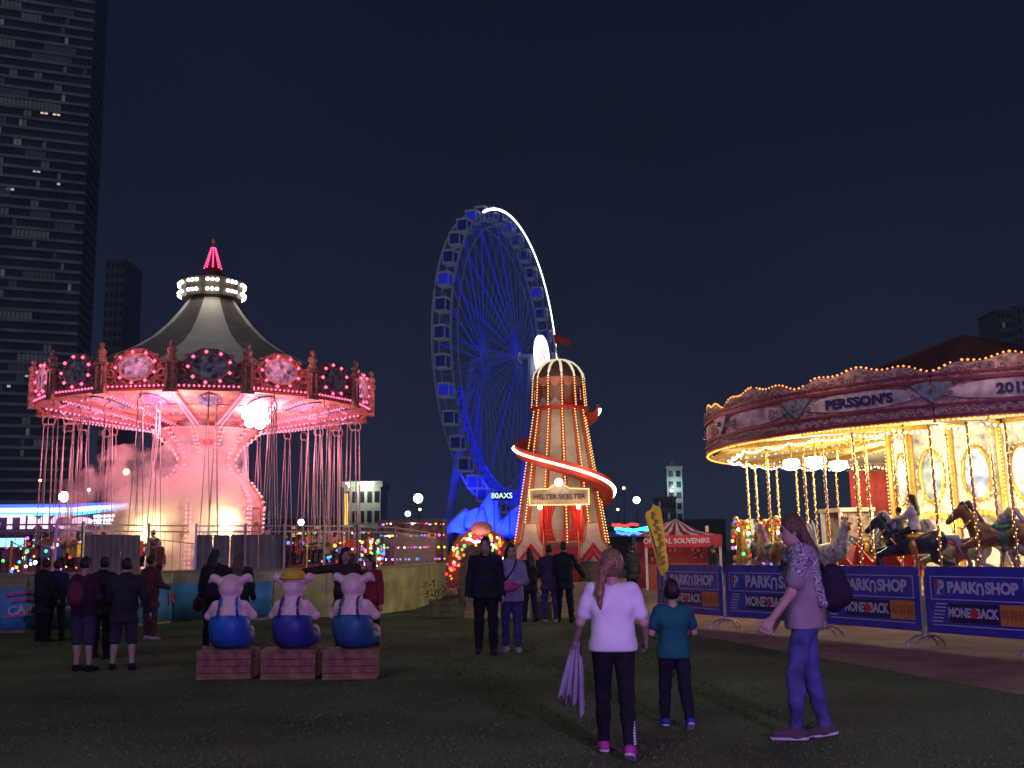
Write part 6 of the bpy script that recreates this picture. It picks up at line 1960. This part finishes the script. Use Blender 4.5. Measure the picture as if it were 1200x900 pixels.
    for i, sd in ((0, -1), (1, 1)):
        hip, knee, ank, fd = J[i]
        s.cap(hip, knee, 0.088, 0.055, 0.04); s.cap(knee, ank, 0.053, 0.036, 0.02); s.cap(knee * 0.7 + ank * 0.3 + A((0, -0.012, 0)), knee * 0.45 + ank * 0.55, 0.05, 0.038, 0.03)
        s.cap(ank + A((0, -0.02, -0.035)), ank + fd * 0.16 + A((0, 0, -0.045)), 0.034, 0.028, 0.02)
        sh, elb, wr, d = AR[i]
        s.cap(sh, elb, 0.048 * bl, 0.038, 0.04); s.cap(elb, wr, 0.040, 0.027, 0.02)
        # hand: palm, four fingers, thumb
        n_ = np.cross(d, A((sd * 1.0, 0, 0.001))); n_ = n_ / (np.linalg.norm(n_) + 1e-9)
        w_ = np.cross(n_, d)
        side_v = A((0, 1, 0)) - d * d[1]; side_v = side_v / (np.linalg.norm(side_v) + 1e-9)   # across the knuckles, thumb side forward
        if np.linalg.norm(A((0, 1, 0)) - d * d[1]) < 0.3:
            side_v = A((-sd * 1.0, 0, 0)) - d * (-sd * d[0]); side_v /= np.linalg.norm(side_v)
        palm_n = np.cross(d, side_v)
        inward = palm_n if palm_n[0] * -sd > 0 else -palm_n
        for q in (-1, 0, 1):
            s.cap(wr + d * 0.02 + side_v * 0.018 * q, wr + d * 0.085 + side_v * 0.026 * q, 0.018, 0.016, 0.012)
        for q, L in ((-1.5, 0.055), (-0.5, 0.068), (0.5, 0.074), (1.5, 0.066)):
            a0 = wr + d * 0.088 + side_v * 0.0195 * q
            a1 = a0 + d * L * 0.55 + inward * 0.012 + side_v * 0.002 * q
            a2 = a1 + d * L * 0.40 + inward * 0.030
            s.cap(a0, a1, 0.0095, 0.009, 0.005); s.cap(a1, a2, 0.009, 0.0075, 0.005)
        t0 = wr + d * 0.035 + side_v * 0.028
        t1 = t0 + d * 0.030 + side_v * 0.030 + inward * 0.008
        s.cap(t0, t1, 0.013, 0.010, 0.008); s.cap(t1, t1 + d * 0.030 + side_v * 0.006, 0.010, 0.008, 0.005)
    hb = 0.0085 / sc if fine else h
    s.build('body', SKIN[skin], e_, hb, scale=sc, off=off)
    # ---- top
    kind, cn = top[0], top[1]
    tm = top[1]
    loose = {'tee': 0.022, 'long': 0.022, 'coat': 0.034, 'hoodie': 0.032}[kind]
    s = Sdf()
    hem = {'tee': 0.84, 'long': 0.86, 'coat': 0.74, 'hoodie': 0.82}[kind]
    if len(top) > 2: hem = top[2]
    s.cap(torso((-0.065 * bl, 0, hem + 0.02)), torso((0.065 * bl, 0, hem + 0.02)), 0.126 + loose, None, 0.06)
    s.cap(torso((-0.06 * bl, 0, 0.99)), torso((0.06 * bl, 0, 0.99)), 0.112 + loose, None, 0.06)
    s.cap(torso((-0.055 * bl, 0, 1.12)), torso((0.055 * bl, 0, 1.12)), 0.103 + loose, None, 0.06)
    s.cap(torso((-0.085 * bl, 0, 1.28)), torso((0.085 * bl, 0, 1.28)), 0.110 + loose, None, 0.06)
    s.cap(torso((-0.155 * bl, -0.005, 1.41)), torso((0.155 * bl, -0.005, 1.41)), 0.064 + loose * 0.6, None, 0.06)
    if kind in ('coat', 'hoodie'):
        s.cap(torso((-0.04, -0.03, 1.49)), torso((0.04, -0.03, 1.49)), 0.055, None, 0.04)
    for i in (0, 1):
        sh, elb, wr, d = AR[i]
        if kind == 'tee':
            s.cap(sh, sh + (elb - sh) * 0.68, 0.052 * bl + loose * 0.7, 0.050 + loose * 0.9, 0.03)
        else:
            s.cap(sh, elb, 0.050 * bl + loose * 0.7, 0.042 + loose * 0.7, 0.04); s.cap(elb, wr - d * 0.01, 0.042 + loose * 0.7, 0.032 + loose * 0.6, 0.03)
    pz = torso((0, 0, hem)); nz_ = rotx(A((0, 0, -1.0)), -R(lean))
    s.clip(pz, nz_)
    # the hem must not cut hands hanging beside it: sleeves are rebuilt as a union afterwards
    tname = {'tee': 't_shirt', 'long': 'top', 'coat': 'coat', 'hoodie': 'hoodie'}[kind]
    if kind != 'tee':
        body_clip = s.clips; s.clips = []
        s2 = Sdf(); s2.p = s.p[:-4]; s2.clips = body_clip
        to = s2.build(tname, tm, e_, h, fold=0.0060, ff=30, scale=sc, off=off)
        for i in (0, 1):
            s3 = Sdf(); s3.p = s.p[-4 + 2 * i: -2 + 2 * i if i == 0 else None]
            s3.build('sleeve', tm, to, h, fold=0.0045, ff=42, scale=sc, off=off)
    else:
        to = s.build(tname, tm, e_, min(h, 0.012 / sc) if fine else h, fold=0.0060, ff=26, scale=sc, off=off)
    # ---- bottom
    kind, bm = bottom
    s = Sdf()
    s.cap(A((-0.06 * bl, 0, 0.95)), A((0.06 * bl, 0, 0.95)), 0.114, None, 0.04)
    ex = {'trousers': 0.018, 'leggings': 0.010, 'shorts': 0.032, 'jeans': 0.012, 'skirt': 0.02}[kind]
    for i in (0, 1):
        hip, knee, ank, fd = J[i]
        if kind == 'shorts':
            s.cap(hip, hip + (knee - hip) * 1.02, 0.094 + ex * 0.6, 0.062 + ex, 0.03)
        else:
            s.cap(hip, knee, 0.090 + ex, 0.056 + ex, 0.03); s.cap(knee, ank + (knee - ank) * 0.06, 0.056 + ex, 0.040 + ex * 1.2, 0.03)
            s.cap(knee * 0.7 + ank * 0.3 + A((0, -0.012, 0)), knee * 0.45 + ank * 0.55, 0.05 + ex, 0.040 + ex, 0.03)
    s.clip((0, 0, 0.985), (0, 0, 1.0))
    s.build(kind if kind != 'leggings' else 'leggings', bm, e_, min(h, 0.013 / sc) if fine else h, fold=0.0055 if kind != 'leggings' else 0.0018, ff=40, scale=sc, off=off)
    # ---- shoes
    for i, sd in ((0, -1), (1, 1)):
        hip, knee, ank, fd = J[i]
        s = Sdf()
        up = np.cross(np.cross(fd, A((0, 0, 1.0))), fd); up /= np.linalg.norm(up)
        s.cap(ank + fd * -0.045 - up * 0.035, ank + fd * 0.02 - up * 0.03, 0.044, 0.046, 0.03)
        s.cap(ank + fd * 0.02 - up * 0.035, ank + fd * 0.165 - up * 0.045, 0.048, 0.040, 0.03)
        s.cap(ank, ank - up * 0.03, 0.046, None, 0.03)
        s.clip(ank - up * 0.072, -up)
        sh_ = s.build('shoe', shoe, e_, 0.011 / sc if fine else h * 0.9, scale=sc, off=off)
        if fine:
            s = Sdf()
            s.cap(ank + fd * -0.045 - up * 0.066, ank + fd * 0.17 - up * 0.066, 0.047, 0.043, 0.02)
            s.clip(ank - up * 0.078, -up); s.clip(ank - up * 0.054, up)
            s.build('sole', cloth('sole', (0.55, 0.5, 0.52)), sh_, 0.009 / sc, scale=sc, off=off)
    # ---- hair
    kind, hcn = hair
    hm = HAIRM[hcn]
    s = Sdf()
    s.ell(hd((0, -0.012, 0.028)), A((0.085, 0.100, 0.114)) * hs, 0.02, M=HM)
    if kind == 'long':
        for sx in (-1, 0, 1):
            s.cap(hd((sx * 0.05, -0.055, 0.0)), hd((sx * 0.064, -0.105, -0.18)), 0.052 * hs, 0.048, 0.03)
            s.cap(hd((sx * 0.064, -0.105, -0.18)), hd((sx * 0.060, -0.145, -0.36)), 0.048, 0.020, 0.03)
    elif kind == 'bob':
        for sx in (-1, 0, 1):
            s.cap(hd((sx * 0.055, -0.05, 0.0)), hd((sx * 0.062, -0.055, -0.15)), 0.050 * hs, 0.035, 0.03)
    elif kind == 'pony':
        s.ell(hd((0, -0.03, 0.02)), A((0.098, 0.100, 0.112)) * hs, 0.03, M=HM); s.cap(hd((-0.03, -0.10, 0.02)), hd((-0.075, -0.13, -0.04)), 0.040, 0.048, 0.02)
        s.cap(hd((-0.075, -0.13, -0.04)), hd((-0.105, -0.125, -0.21)), 0.042, 0.038, 0.02)
        s.cap(hd((-0.105, -0.125, -0.21)), hd((-0.10, -0.12, -0.33)), 0.038, 0.012, 0.02)
    elif kind == 'bun':
        s.ell(hd((0, -0.08, 0.11)), A((0.05, 0.05, 0.045)), 0.02)
    s.ell(hd((0, 0.098, -0.045)), A((0.066, 0.085, 0.105)) * hs, 0.012, sub=True, M=HM)
    if kind == 'short':
        s.ell(hd((0, 0.01, -0.13)), A((0.12, 0.10, 0.085)) * hs, 0.015, sub=True, M=HM)
    s.build('hair', hm, e_, 0.009 / sc if fine else h * 0.8, fold=0.0022, ff=120, scale=sc, off=off)
    # ---- face
    if fine or 'face' in extras:
        for sx in (-1, 1):
            p = (hd((sx * 0.032, 0.089, 0.012)) + A(off)) * sc
            b = MB(); b.sphere(p, 0.0095 * hs * sc, 8, 6); b.build('eye', mat('eye_dark', (0.03, 0.025, 0.025), 0.2), e_, smooth=True)
            b = MB(); b.tube([(hd((sx * 0.048, 0.088, 0.030)) + A(off)) * sc, (hd((sx * 0.032, 0.097, 0.036)) + A(off)) * sc, (hd((sx * 0.016, 0.098, 0.032)) + A(off)) * sc], 0.004 * sc, 4); b.build('eyebrow', hm, e_)
        b = MB(); b.tube([(hd((-0.022, 0.088, -0.062)) + A(off)) * sc, (hd((0, 0.097, -0.064)) + A(off)) * sc, (hd((0.022, 0.088, -0.062)) + A(off)) * sc], [0.003 * sc, 0.007 * sc, 0.003 * sc], 6); b.build('mouth', mat('lip', (0.30, 0.10, 0.10), 0.5), e_, smooth=True)
    e_['_'] = 0
    del e_['_']
    if parent is not None:
        e_.parent = parent
    info = {'J': J, 'AR': AR, 'off': A(off), 'sc': sc, 'hd': hd, 'torso': torso, 'e': e_, 'h': h}
    return info

def pt(info, v): return tuple((np.array(v) + info['off']) * info['sc'])

def backpack(info, m, label_strap=True, cy_=-0.20, name='backpack', size=(0.15, 0.09, 0.21), zc_=1.20):
    s = Sdf(); t = info['torso']
    s.ell(t((0, cy_, zc_)), size, 0.03); s.ell(t((0, cy_ - 0.05, zc_ - 0.07)), (size[0] * 0.75, 0.06, 0.10), 0.03)
    e_ = info['e']
    bag = s.build('body', m, None, info['h'], scale=info['sc'], off=tuple(info['off']), fold=0.002)
    return bag

# nearest three
lav = cloth('white_tee', (0.74, 0.72, 0.74), 0.05)
blk = cloth('black', (0.016, 0.016, 0.020))
def pxloc(px, py):
    p = ground(px, py); return (p.x, p.y)
g = person('girl with a side ponytail in a white t-shirt and black leggings carrying a lilac jacket', pxloc(722, 887), 1.50, R(-4), ('tee', lav, 0.90), ('leggings', blk), cloth('magenta_shoe', (0.50, 0.05, 0.30)),
           ('pony', 'blond'), 0, legs=((16, 6, 1), (-12, 12, 2)), arms=((4, 20, 42, 4), (2, 18, 48, 8)), hs=1.12, fine=True, h=0.013, head=(4, -2))
# ankle print on the right legging
J = g['J'][1]
b = MB()
for q in range(9):
    p = J[2] + (J[1] - J[2]) * (0.10 + 0.055 * q)
    b.box(pt(g, p + np.array((0.045, -0.035, 0))), (0.018, 0.018, 0.012))
b.build('legging_stripe', cloth('stripe_white', (0.6, 0.6, 0.62)), g['e'])
# jacket in her left hand
wr = g['AR'][0][2]; dd = g['AR'][0][3]; hp = wr + dd * 0.09
jv, NX, NZ = [], 26, 18
for i in range(NX + 1):
    u = i / NX
    ln_ = 0.46 + 0.16 * u + 0.03 * math.sin(9 * u) + 0.05 * math.sin(23 * u + 1)
    for j in range(NZ + 1):
        v = j / NZ
        wd = 0.05 + 0.21 * v ** 0.8
        x = (u - 0.5) * wd - 0.06 * v + 0.02
        y = 0.030 * math.sin(u * 26 + 1.2 * v) * (0.5 + v) + 0.012 * math.sin(u * 47) + 0.05 * v * math.sin(3 * u)
        jv.append(pt(g, hp + np.array((x, y, 0.04 - ln_ * v))))
b = MB(); b.add(jv, [(i * (NZ + 1) + j, (i + 1) * (NZ + 1) + j, (i + 1) * (NZ + 1) + j + 1, i * (NZ + 1) + j + 1) for i in range(NX) for j in range(NZ)])
o = b.build('jacket', cloth('lilac_jacket', (0.30, 0.27, 0.34)), None, smooth=True)
o.modifiers.new('cloth', 'SOLIDIFY').thickness = 0.012
o.location = g['e'].location; o.rotation_euler = g['e'].rotation_euler
tag(o, 'lilac grey jacket hanging from the girl with the ponytail', 'jacket')

bo = person('small boy in a teal t-shirt and dark trousers walking with blue shoes', pxloc(793, 853), 1.23, R(3), ('tee', cloth('teal', (0.018, 0.115, 0.125)), 0.84), ('trousers', cloth('navy_black', (0.018, 0.018, 0.028))), cloth('blue_shoe', (0.04, 0.07, 0.42)),
           ('short', 'black'), 0, legs=((14, 6, 2), (-10, 20, 2)), arms=((8, 16, 70, 20), (10, 16, 62, 16)), hs=1.26, fine=True, h=0.013, head=(-6, 0))
wo = person('woman in jeans with long brown hair, striped scarf and backpack turning to look aside', pxloc(950, 866), 1.78, R(78), ('tee', cloth('mauve_top', (0.30, 0.24, 0.27)), 0.86), ('jeans', cloth('denim', (0.09, 0.10, 0.27), 0.3)), cloth('burgundy_shoe', (0.10, 0.06, 0.08)),
           ('long', 'brown'), 0, legs=((13, 12, 2), (-5, 7, 3)), arms=((16, 8, 22, 2), (6, 8, 30, 4)), lean=3, fine=True, h=0.013, head=(12, -8), build=0.88)
t = wo['torso']
scm = bpy.data.materials.new('scarf_zebra'); scm.use_nodes = True
n, l = scm.node_tree.nodes, scm.node_tree.links
wv = n.new('ShaderNodeTexWave'); wv.inputs['Scale'].default_value = 11; wv.inputs['Distortion'].default_value = 22; wv.inputs['Detail'].default_value = 3; wv.inputs['Detail Scale'].default_value = 2.2; wv.bands_direction = 'Z'
tc = n.new('ShaderNodeTexCoord'); rp = n.new('ShaderNodeValToRGB'); rp.color_ramp.interpolation = 'CONSTANT'
rp.color_ramp.elements[0].color = (0.03, 0.025, 0.04, 1); rp.color_ramp.elements[1].color = (0.52, 0.46, 0.50, 1); rp.color_ramp.elements[1].position = 0.5
l.new(tc.outputs['Object'], wv.inputs['Vector']); l.new(wv.outputs['Fac'], rp.inputs['Fac']); l.new(rp.outputs['Color'], n['Principled BSDF'].inputs['Base Color']); n['Principled BSDF'].inputs['Roughness'].default_value = 0.9
s = Sdf()
s.cap(t((-0.14, -0.01, 1.44)), t((0.14, -0.01, 1.44)), 0.095, None, 0.05); s.cap(t((-0.08, 0.06, 1.42)), t((0.08, 0.06, 1.42)), 0.075, None, 0.04); s.cap(t((-0.08, -0.08, 1.42)), t((0.08, -0.08, 1.42)), 0.08, None, 0.04)
s.cap(t((-0.17, 0, 1.40)), t((-0.19, 0.02, 1.30)), 0.085, 0.07, 0.04); s.cap(t((0.17, 0, 1.40)), t((0.19, 0.02, 1.30)), 0.085, 0.07, 0.04)
s.cap(t((-0.10, -0.10, 1.36)), t((-0.12, -0.15, 1.05)), 0.05, 0.035, 0.04)
s.build('scarf', scm, wo['e'], 0.013, fold=0.006, ff=45, scale=wo['sc'], off=tuple(wo['off']))
def bag_thing(info, m, label, cy_=-0.22, size=(0.15, 0.09, 0.21), zc_=1.20, cat='backpack', name='backpack', cx=0.0):
    t = info['torso']
    e_ = empty(name, info['e'].location, info['e'].rotation_euler.z, label, cat)
    s = Sdf(); s.ell(t((cx, cy_, zc_)), size, 0.03); s.ell(t((cx, cy_ - size[1] * 0.6, zc_ - size[2] * 0.3)), (size[0] * 0.75, size[1] * 0.6, size[2] * 0.5), 0.03)
    s.build('body', m, e_, info['h'], fold=0.002, scale=info['sc'], off=tuple(info['off']))
    b = MB()
    for sx in (-1, 1):
        b.tube([pt(info, t((cx + sx * 0.10, cy_ + 0.05, zc_ + size[2] * 0.8))), pt(info, t((cx + sx * 0.11, -0.06, 1.50))), pt(info, t((cx + sx * 0.11, 0.10, 1.44))), pt(info, t((cx + sx * 0.12, 0.14, 1.32)))], 0.016 * info['sc'], 5)
    b.build('strap', m, e_)
    return e_
bag_thing(wo, cloth('pack_black', (0.03, 0.02, 0.035)), 'dark backpack worn by the woman with the striped scarf', cy_=-0.25, size=(0.14, 0.12, 0.19), zc_=1.16)

# couple walking towards the camera
grey_h = cloth('grey_hoodie', (0.27, 0.27, 0.34))
dkd = cloth('dark_jacket', (0.020, 0.024, 0.032))
mn = person('young man in black jacket and trousers walking beside a woman in grey', pxloc(570, 767), 1.74, R(182), ('coat', dkd, 0.84), ('trousers', blk), cloth('dark_shoe', (0.03, 0.025, 0.03)), ('short', 'black'), 0, legs=((8, 6, 2), (-6, 8, 2)), arms=((6, 8, 14, 2), (-4, 10, 10, 0)), h=0.014, extras=('face',), head=(6, -4))
cw = person('young woman in a grey hoodie and jeans holding a pink bag', pxloc(600, 765), 1.64, R(176), ('hoodie', grey_h), ('jeans', cloth('denim_dark', (0.05, 0.06, 0.15), 0.2)), cloth('pale_shoe', (0.35, 0.30, 0.34)), ('long', 'black'), 0, legs=((5, 4, 2), (-5, 8, 2)), arms=((16, 12, 70, 30), (14, 10, 74, 34)), h=0.014, extras=('face',), head=(10, -4), build=0.92)
e_ = empty('pink_bag', cw['e'].location, cw['e'].rotation_euler.z, 'small pink bag held by the young woman in the grey hoodie', 'bag')
s = Sdf(); s.ell((0.0, 0.30, 1.10), (0.10, 0.07, 0.09), 0.02); s.cap((-0.08, 0.28, 1.06), (0.06, 0.30, 1.04), 0.06, None, 0.03); s.build('pouch', cloth('hot_pink', (0.45, 0.08, 0.16)), e_, 0.015, scale=cw['sc'], off=tuple(cw['off']), fold=0.004)
b = MB(); b.tube([pt(cw, (0.08, 0.28, 1.15)), pt(cw, (-0.06, 0.17, 1.35)), pt(cw, (-0.10, 0.06, 1.50))], 0.012, 5); b.build('strap', cloth('strap_dark', (0.03, 0.02, 0.03)), e_)

# dark figures before the tower
navy = cloth('navy', (0.022, 0.026, 0.055)); char = cloth('charcoal', (0.03, 0.028, 0.035)); plum = cloth('plum', (0.075, 0.03, 0.045))
jeansd = cloth('denim_dark', (0, 0, 0))
person('woman with dark bobbed hair in a dark coat just right of the couple', pxloc(621, 729), 1.58, R(20), ('coat', char), ('trousers', navy), blk, ('long', 'black'), 1, legs=((6, 4, 2), (-6, 10, 2)), arms=((0, 8, 10, 0), (6, 14, 60, 10)), h=0.018)
person('person in a dark purple jacket and jeans standing before the tower steps', pxloc(645, 730), 1.66, R(-10), ('coat', cloth('dusk_purple', (0.06, 0.04, 0.08))), ('jeans', jeansd), cloth('pale_shoe', (0, 0, 0)), ('short', 'black'), 1, legs=((0, 0, 4), (0, 0, 4)), arms=((10, 8, 50, 10), (6, 10, 20, 0)), h=0.018)
person('tall man all in black with one hand swung out before the tower', pxloc(662, 730), 1.72, R(8), ('coat', dkd), ('trousers', blk), blk, ('short', 'black'), 1, legs=((9, 4, 3), (-8, 10, 3)), arms=((0, 8, 10, 0), (14, 32, 18, -6)), h=0.018)
person('man in a dark jacket standing between the tower and the yellow flag', pxloc(742, 707), 1.70, R(30), ('coat', char), ('trousers', blk), blk, ('short', 'black'), 1, legs=((0, 0, 4), (0, 0, 4)), arms=((12, 12, 60, 12), (0, 12, 10, 0)), h=0.020)
person('person in plum seen past the girl with the ponytail', pxloc(716, 702), 1.74, R(190), ('coat', plum), ('trousers', blk), blk, ('short', 'black'), 1, h=0.020, extras=())
person('attendant in dark clothes beside the souvenir counter', pxloc(838, 706), 1.66, R(100), ('coat', char), ('trousers', blk), blk, ('short', 'black'), 1, h=0.022)
# left group by the wall
person('person in a long dark coat standing by the lettered blue banner', pxloc(47, 752), 1.50, R(-25), ('coat', dkd, 0.60), ('trousers', blk), blk, ('short', 'black'), 1, h=0.018, arms=((10, 8, 30, 10), (6, 8, 20, 0)))
person('person in a navy jacket beside the one in the long dark coat', pxloc(63, 751), 1.48, R(10), ('coat', navy), ('trousers', cloth('navy_black', (0, 0, 0))), blk, ('short', 'black'), 1, h=0.018)
bpm = person('person in shorts wearing a maroon backpack', pxloc(95, 787), 1.52, R(-14), ('long', cloth('dark_maroon', (0.05, 0.022, 0.035))), ('shorts', cloth('grey_shorts', (0.05, 0.045, 0.07))), blk, ('short', 'black'), 0, h=0.016, legs=((4, 2, 3), (0, 0, 4)), arms=((14, 8, 60, 16), (12, 10, 66, 16)))
bag_thing(bpm, cloth('maroon_pack', (0.13, 0.03, 0.05)), 'maroon backpack worn by the person in shorts', cy_=-0.22)
person('person in black top and dark shorts with bare calves next to the maroon backpack', pxloc(143, 785), 1.50, R(6), ('coat', char), ('shorts', cloth('dark_shorts', (0.04, 0.035, 0.05))), blk, ('short', 'black'), 0, h=0.016, legs=((2, 2, 6), (-2, 4, 6)), arms=((12, 12, 66, 22), (4, 16, 18, 0)), build=1.12)
person('person with dark hair half hidden between the two wearing shorts', pxloc(116, 772), 1.52, R(-6), ('coat', dkd), ('trousers', blk), blk, ('short', 'black'), 1, h=0.018)
person('person in a maroon coat standing alone by the plain blue banner', pxloc(174, 750), 1.54, R(-30), ('coat', cloth('maroon_coat', (0.10, 0.035, 0.040)), 0.68), ('trousers', plum), cloth('pale_shoe', (0, 0, 0)), ('short', 'black'), 1, h=0.018, arms=((10, 8, 30, 10), (16, 10, 60, 10)))
lw = person('long haired woman in a dark coat standing behind the first pig with a handbag', pxloc(250, 762), 1.62, R(-12), ('coat', dkd, 0.62), ('trousers', blk), cloth('pale_shoe', (0, 0, 0)), ('long', 'black'), 1, h=0.016, arms=((6, 16, 20, 0), (10, 8, 40, 10)))
e_ = empty('handbag', lw['e'].location, lw['e'].rotation_euler.z, 'dark handbag with a pale print carried by the long haired woman', 'handbag')
s = Sdf(); s.ell((-0.33, 0.04, 0.80), (0.09, 0.14, 0.13), 0.02); s.build('pouch', cloth('bag_plum', (0.07, 0.025, 0.045)), e_, 0.016, scale=lw['sc'], off=tuple(lw['off']))
b = MB(); b.tube([pt(lw, (-0.33, -0.08, 0.88)), pt(lw, (-0.31, 0.02, 1.02)), pt(lw, (-0.33, 0.14, 0.88))], 0.012, 5); b.build('handle', cloth('bag_plum', (0, 0, 0)), e_)
person('woman with long dark hair seen over the head of the first pig', pxloc(278, 757), 1.56, R(12), ('coat', char), ('trousers', blk), blk, ('long', 'brown'), 1, h=0.018)
person('woman reaching her arm over to the yellow hat of the pig', pxloc(404, 766), 1.62, R(172), ('coat', cloth('brown_coat', (0.045, 0.03, 0.035))), ('trousers', blk), blk, ('long', 'black'), 0, h=0.016, extras=('face',), arms=((10, 10, 40, 10), (20, 84, 4, -4)), head=(20, -8))
person('child in a red jacket beside the reaching woman', pxloc(434, 765), 1.50, R(150), ('coat', cloth('red_jacket', (0.24, 0.03, 0.05))), ('trousers', blk), blk, ('bob', 'black'), 0, h=0.016, extras=('face',), hs=1.05)
# ride attendant on the platform
st = at(184, 640, 36.0)
person('attendant in red standing on the swing ride deck before the lit smoke', (st.x, st.y), 1.72, R(200), ('long', cloth('staff_red', (0.30, 0.07, 0.06))), ('trousers', char), blk, ('short', 'black'), 0, h=0.022, z=0.42, arms=((4, 10, 20, 4), (10, 12, 60, 10)))
# child riding the blue black horse, on the carousel
hL = HORSES[0]
hp = (Matrix.Translation(CA) @ Matrix.Rotation(face_cam(CA), 4, 'Z')) @ hL.location
ri = person('girl in white riding the blue black carousel horse', (hp.x, hp.y), 1.45, hL.rotation_euler.z + face_cam(CA) - PI / 2, ('long', cloth('white_top', (0.62, 0.60, 0.60), 0.06)), ('leggings', char), blk, ('long', 'black'), 0, h=0.016, seated=True, legs=((62, 70, 28), (62, 70, 28)), arms=((40, 8, 40, 14), (40, 8, 40, 14)), z=hp.z - 0.46, hs=1.1)
kd = hp + Vector((math.cos(hL.rotation_euler.z + face_cam(CA)), math.sin(hL.rotation_euler.z + face_cam(CA)), 0)) * 0.30
person('small child with dark hair seated in front of the girl in white on the horse', (kd.x, kd.y), 0.95, hL.rotation_euler.z + face_cam(CA) - PI / 2, ('long', cloth('kid_grey', (0.25, 0.25, 0.30))), ('leggings', navy), blk, ('short', 'black'), 0, h=0.018, seated=True, legs=((62, 70, 30), (62, 70, 30)), arms=((40, 8, 40, 14), (40, 8, 40, 14)), z=hp.z - 0.22, hs=1.25)
# riders waiting in the hanging chairs
protos = []
for j, (tm, bm_, hk, lab) in enumerate(((cloth('rider_pink', (0.35, 0.16, 0.18)), navy, 'long', 'rider in a pink top seated in a hanging chair of the swing ride'), (cloth('rider_grey', (0.22, 0.20, 0.22)), blk, 'short', 'rider in a grey top seated in a hanging chair of the swing ride'), (cloth('rider_brown', (0.16, 0.08, 0.06)), char, 'short', 'rider in a brown top seated in a hanging chair of the swing ride'))):
    q = person(lab, (0, 0), 1.62, 0, ('coat', tm), ('trousers', bm_), blk, (hk, 'black'), 0, h=0.028, seated=True, legs=((82, 78, 5), (82, 78, 5)), arms=((30, 14, 70, 10), (30, 14, 70, 10)), group='riders in the hanging chairs')
    protos.append(q['e'])
Msw = Matrix.Translation(SW) @ Matrix.Rotation(face_cam(SW), 4, 'Z')
r_ = random.Random(3)
order = [k for k in range(32)]
used = 0
bpy.context.view_layer.update()
for k, (se, a, rr) in enumerate(SWINGS):
    local_front = math.sin(a) < 0.75
    if not local_front or k % 2 == 1 and k % 3 == 0: continue
    if abs(a + PI / 2) % (2 * PI) < 0.25: continue
    p = Msw @ (se.location + Vector((0, 0, -5.54)))
    src = protos[used % 3]
    o = src if used < 3 else copy_tree(src)
    o.location = (p.x, p.y, p.z - 0.74)
    o.rotation_euler = (0, 0, se.rotation_euler.z + face_cam(SW) + PI)
    used += 1
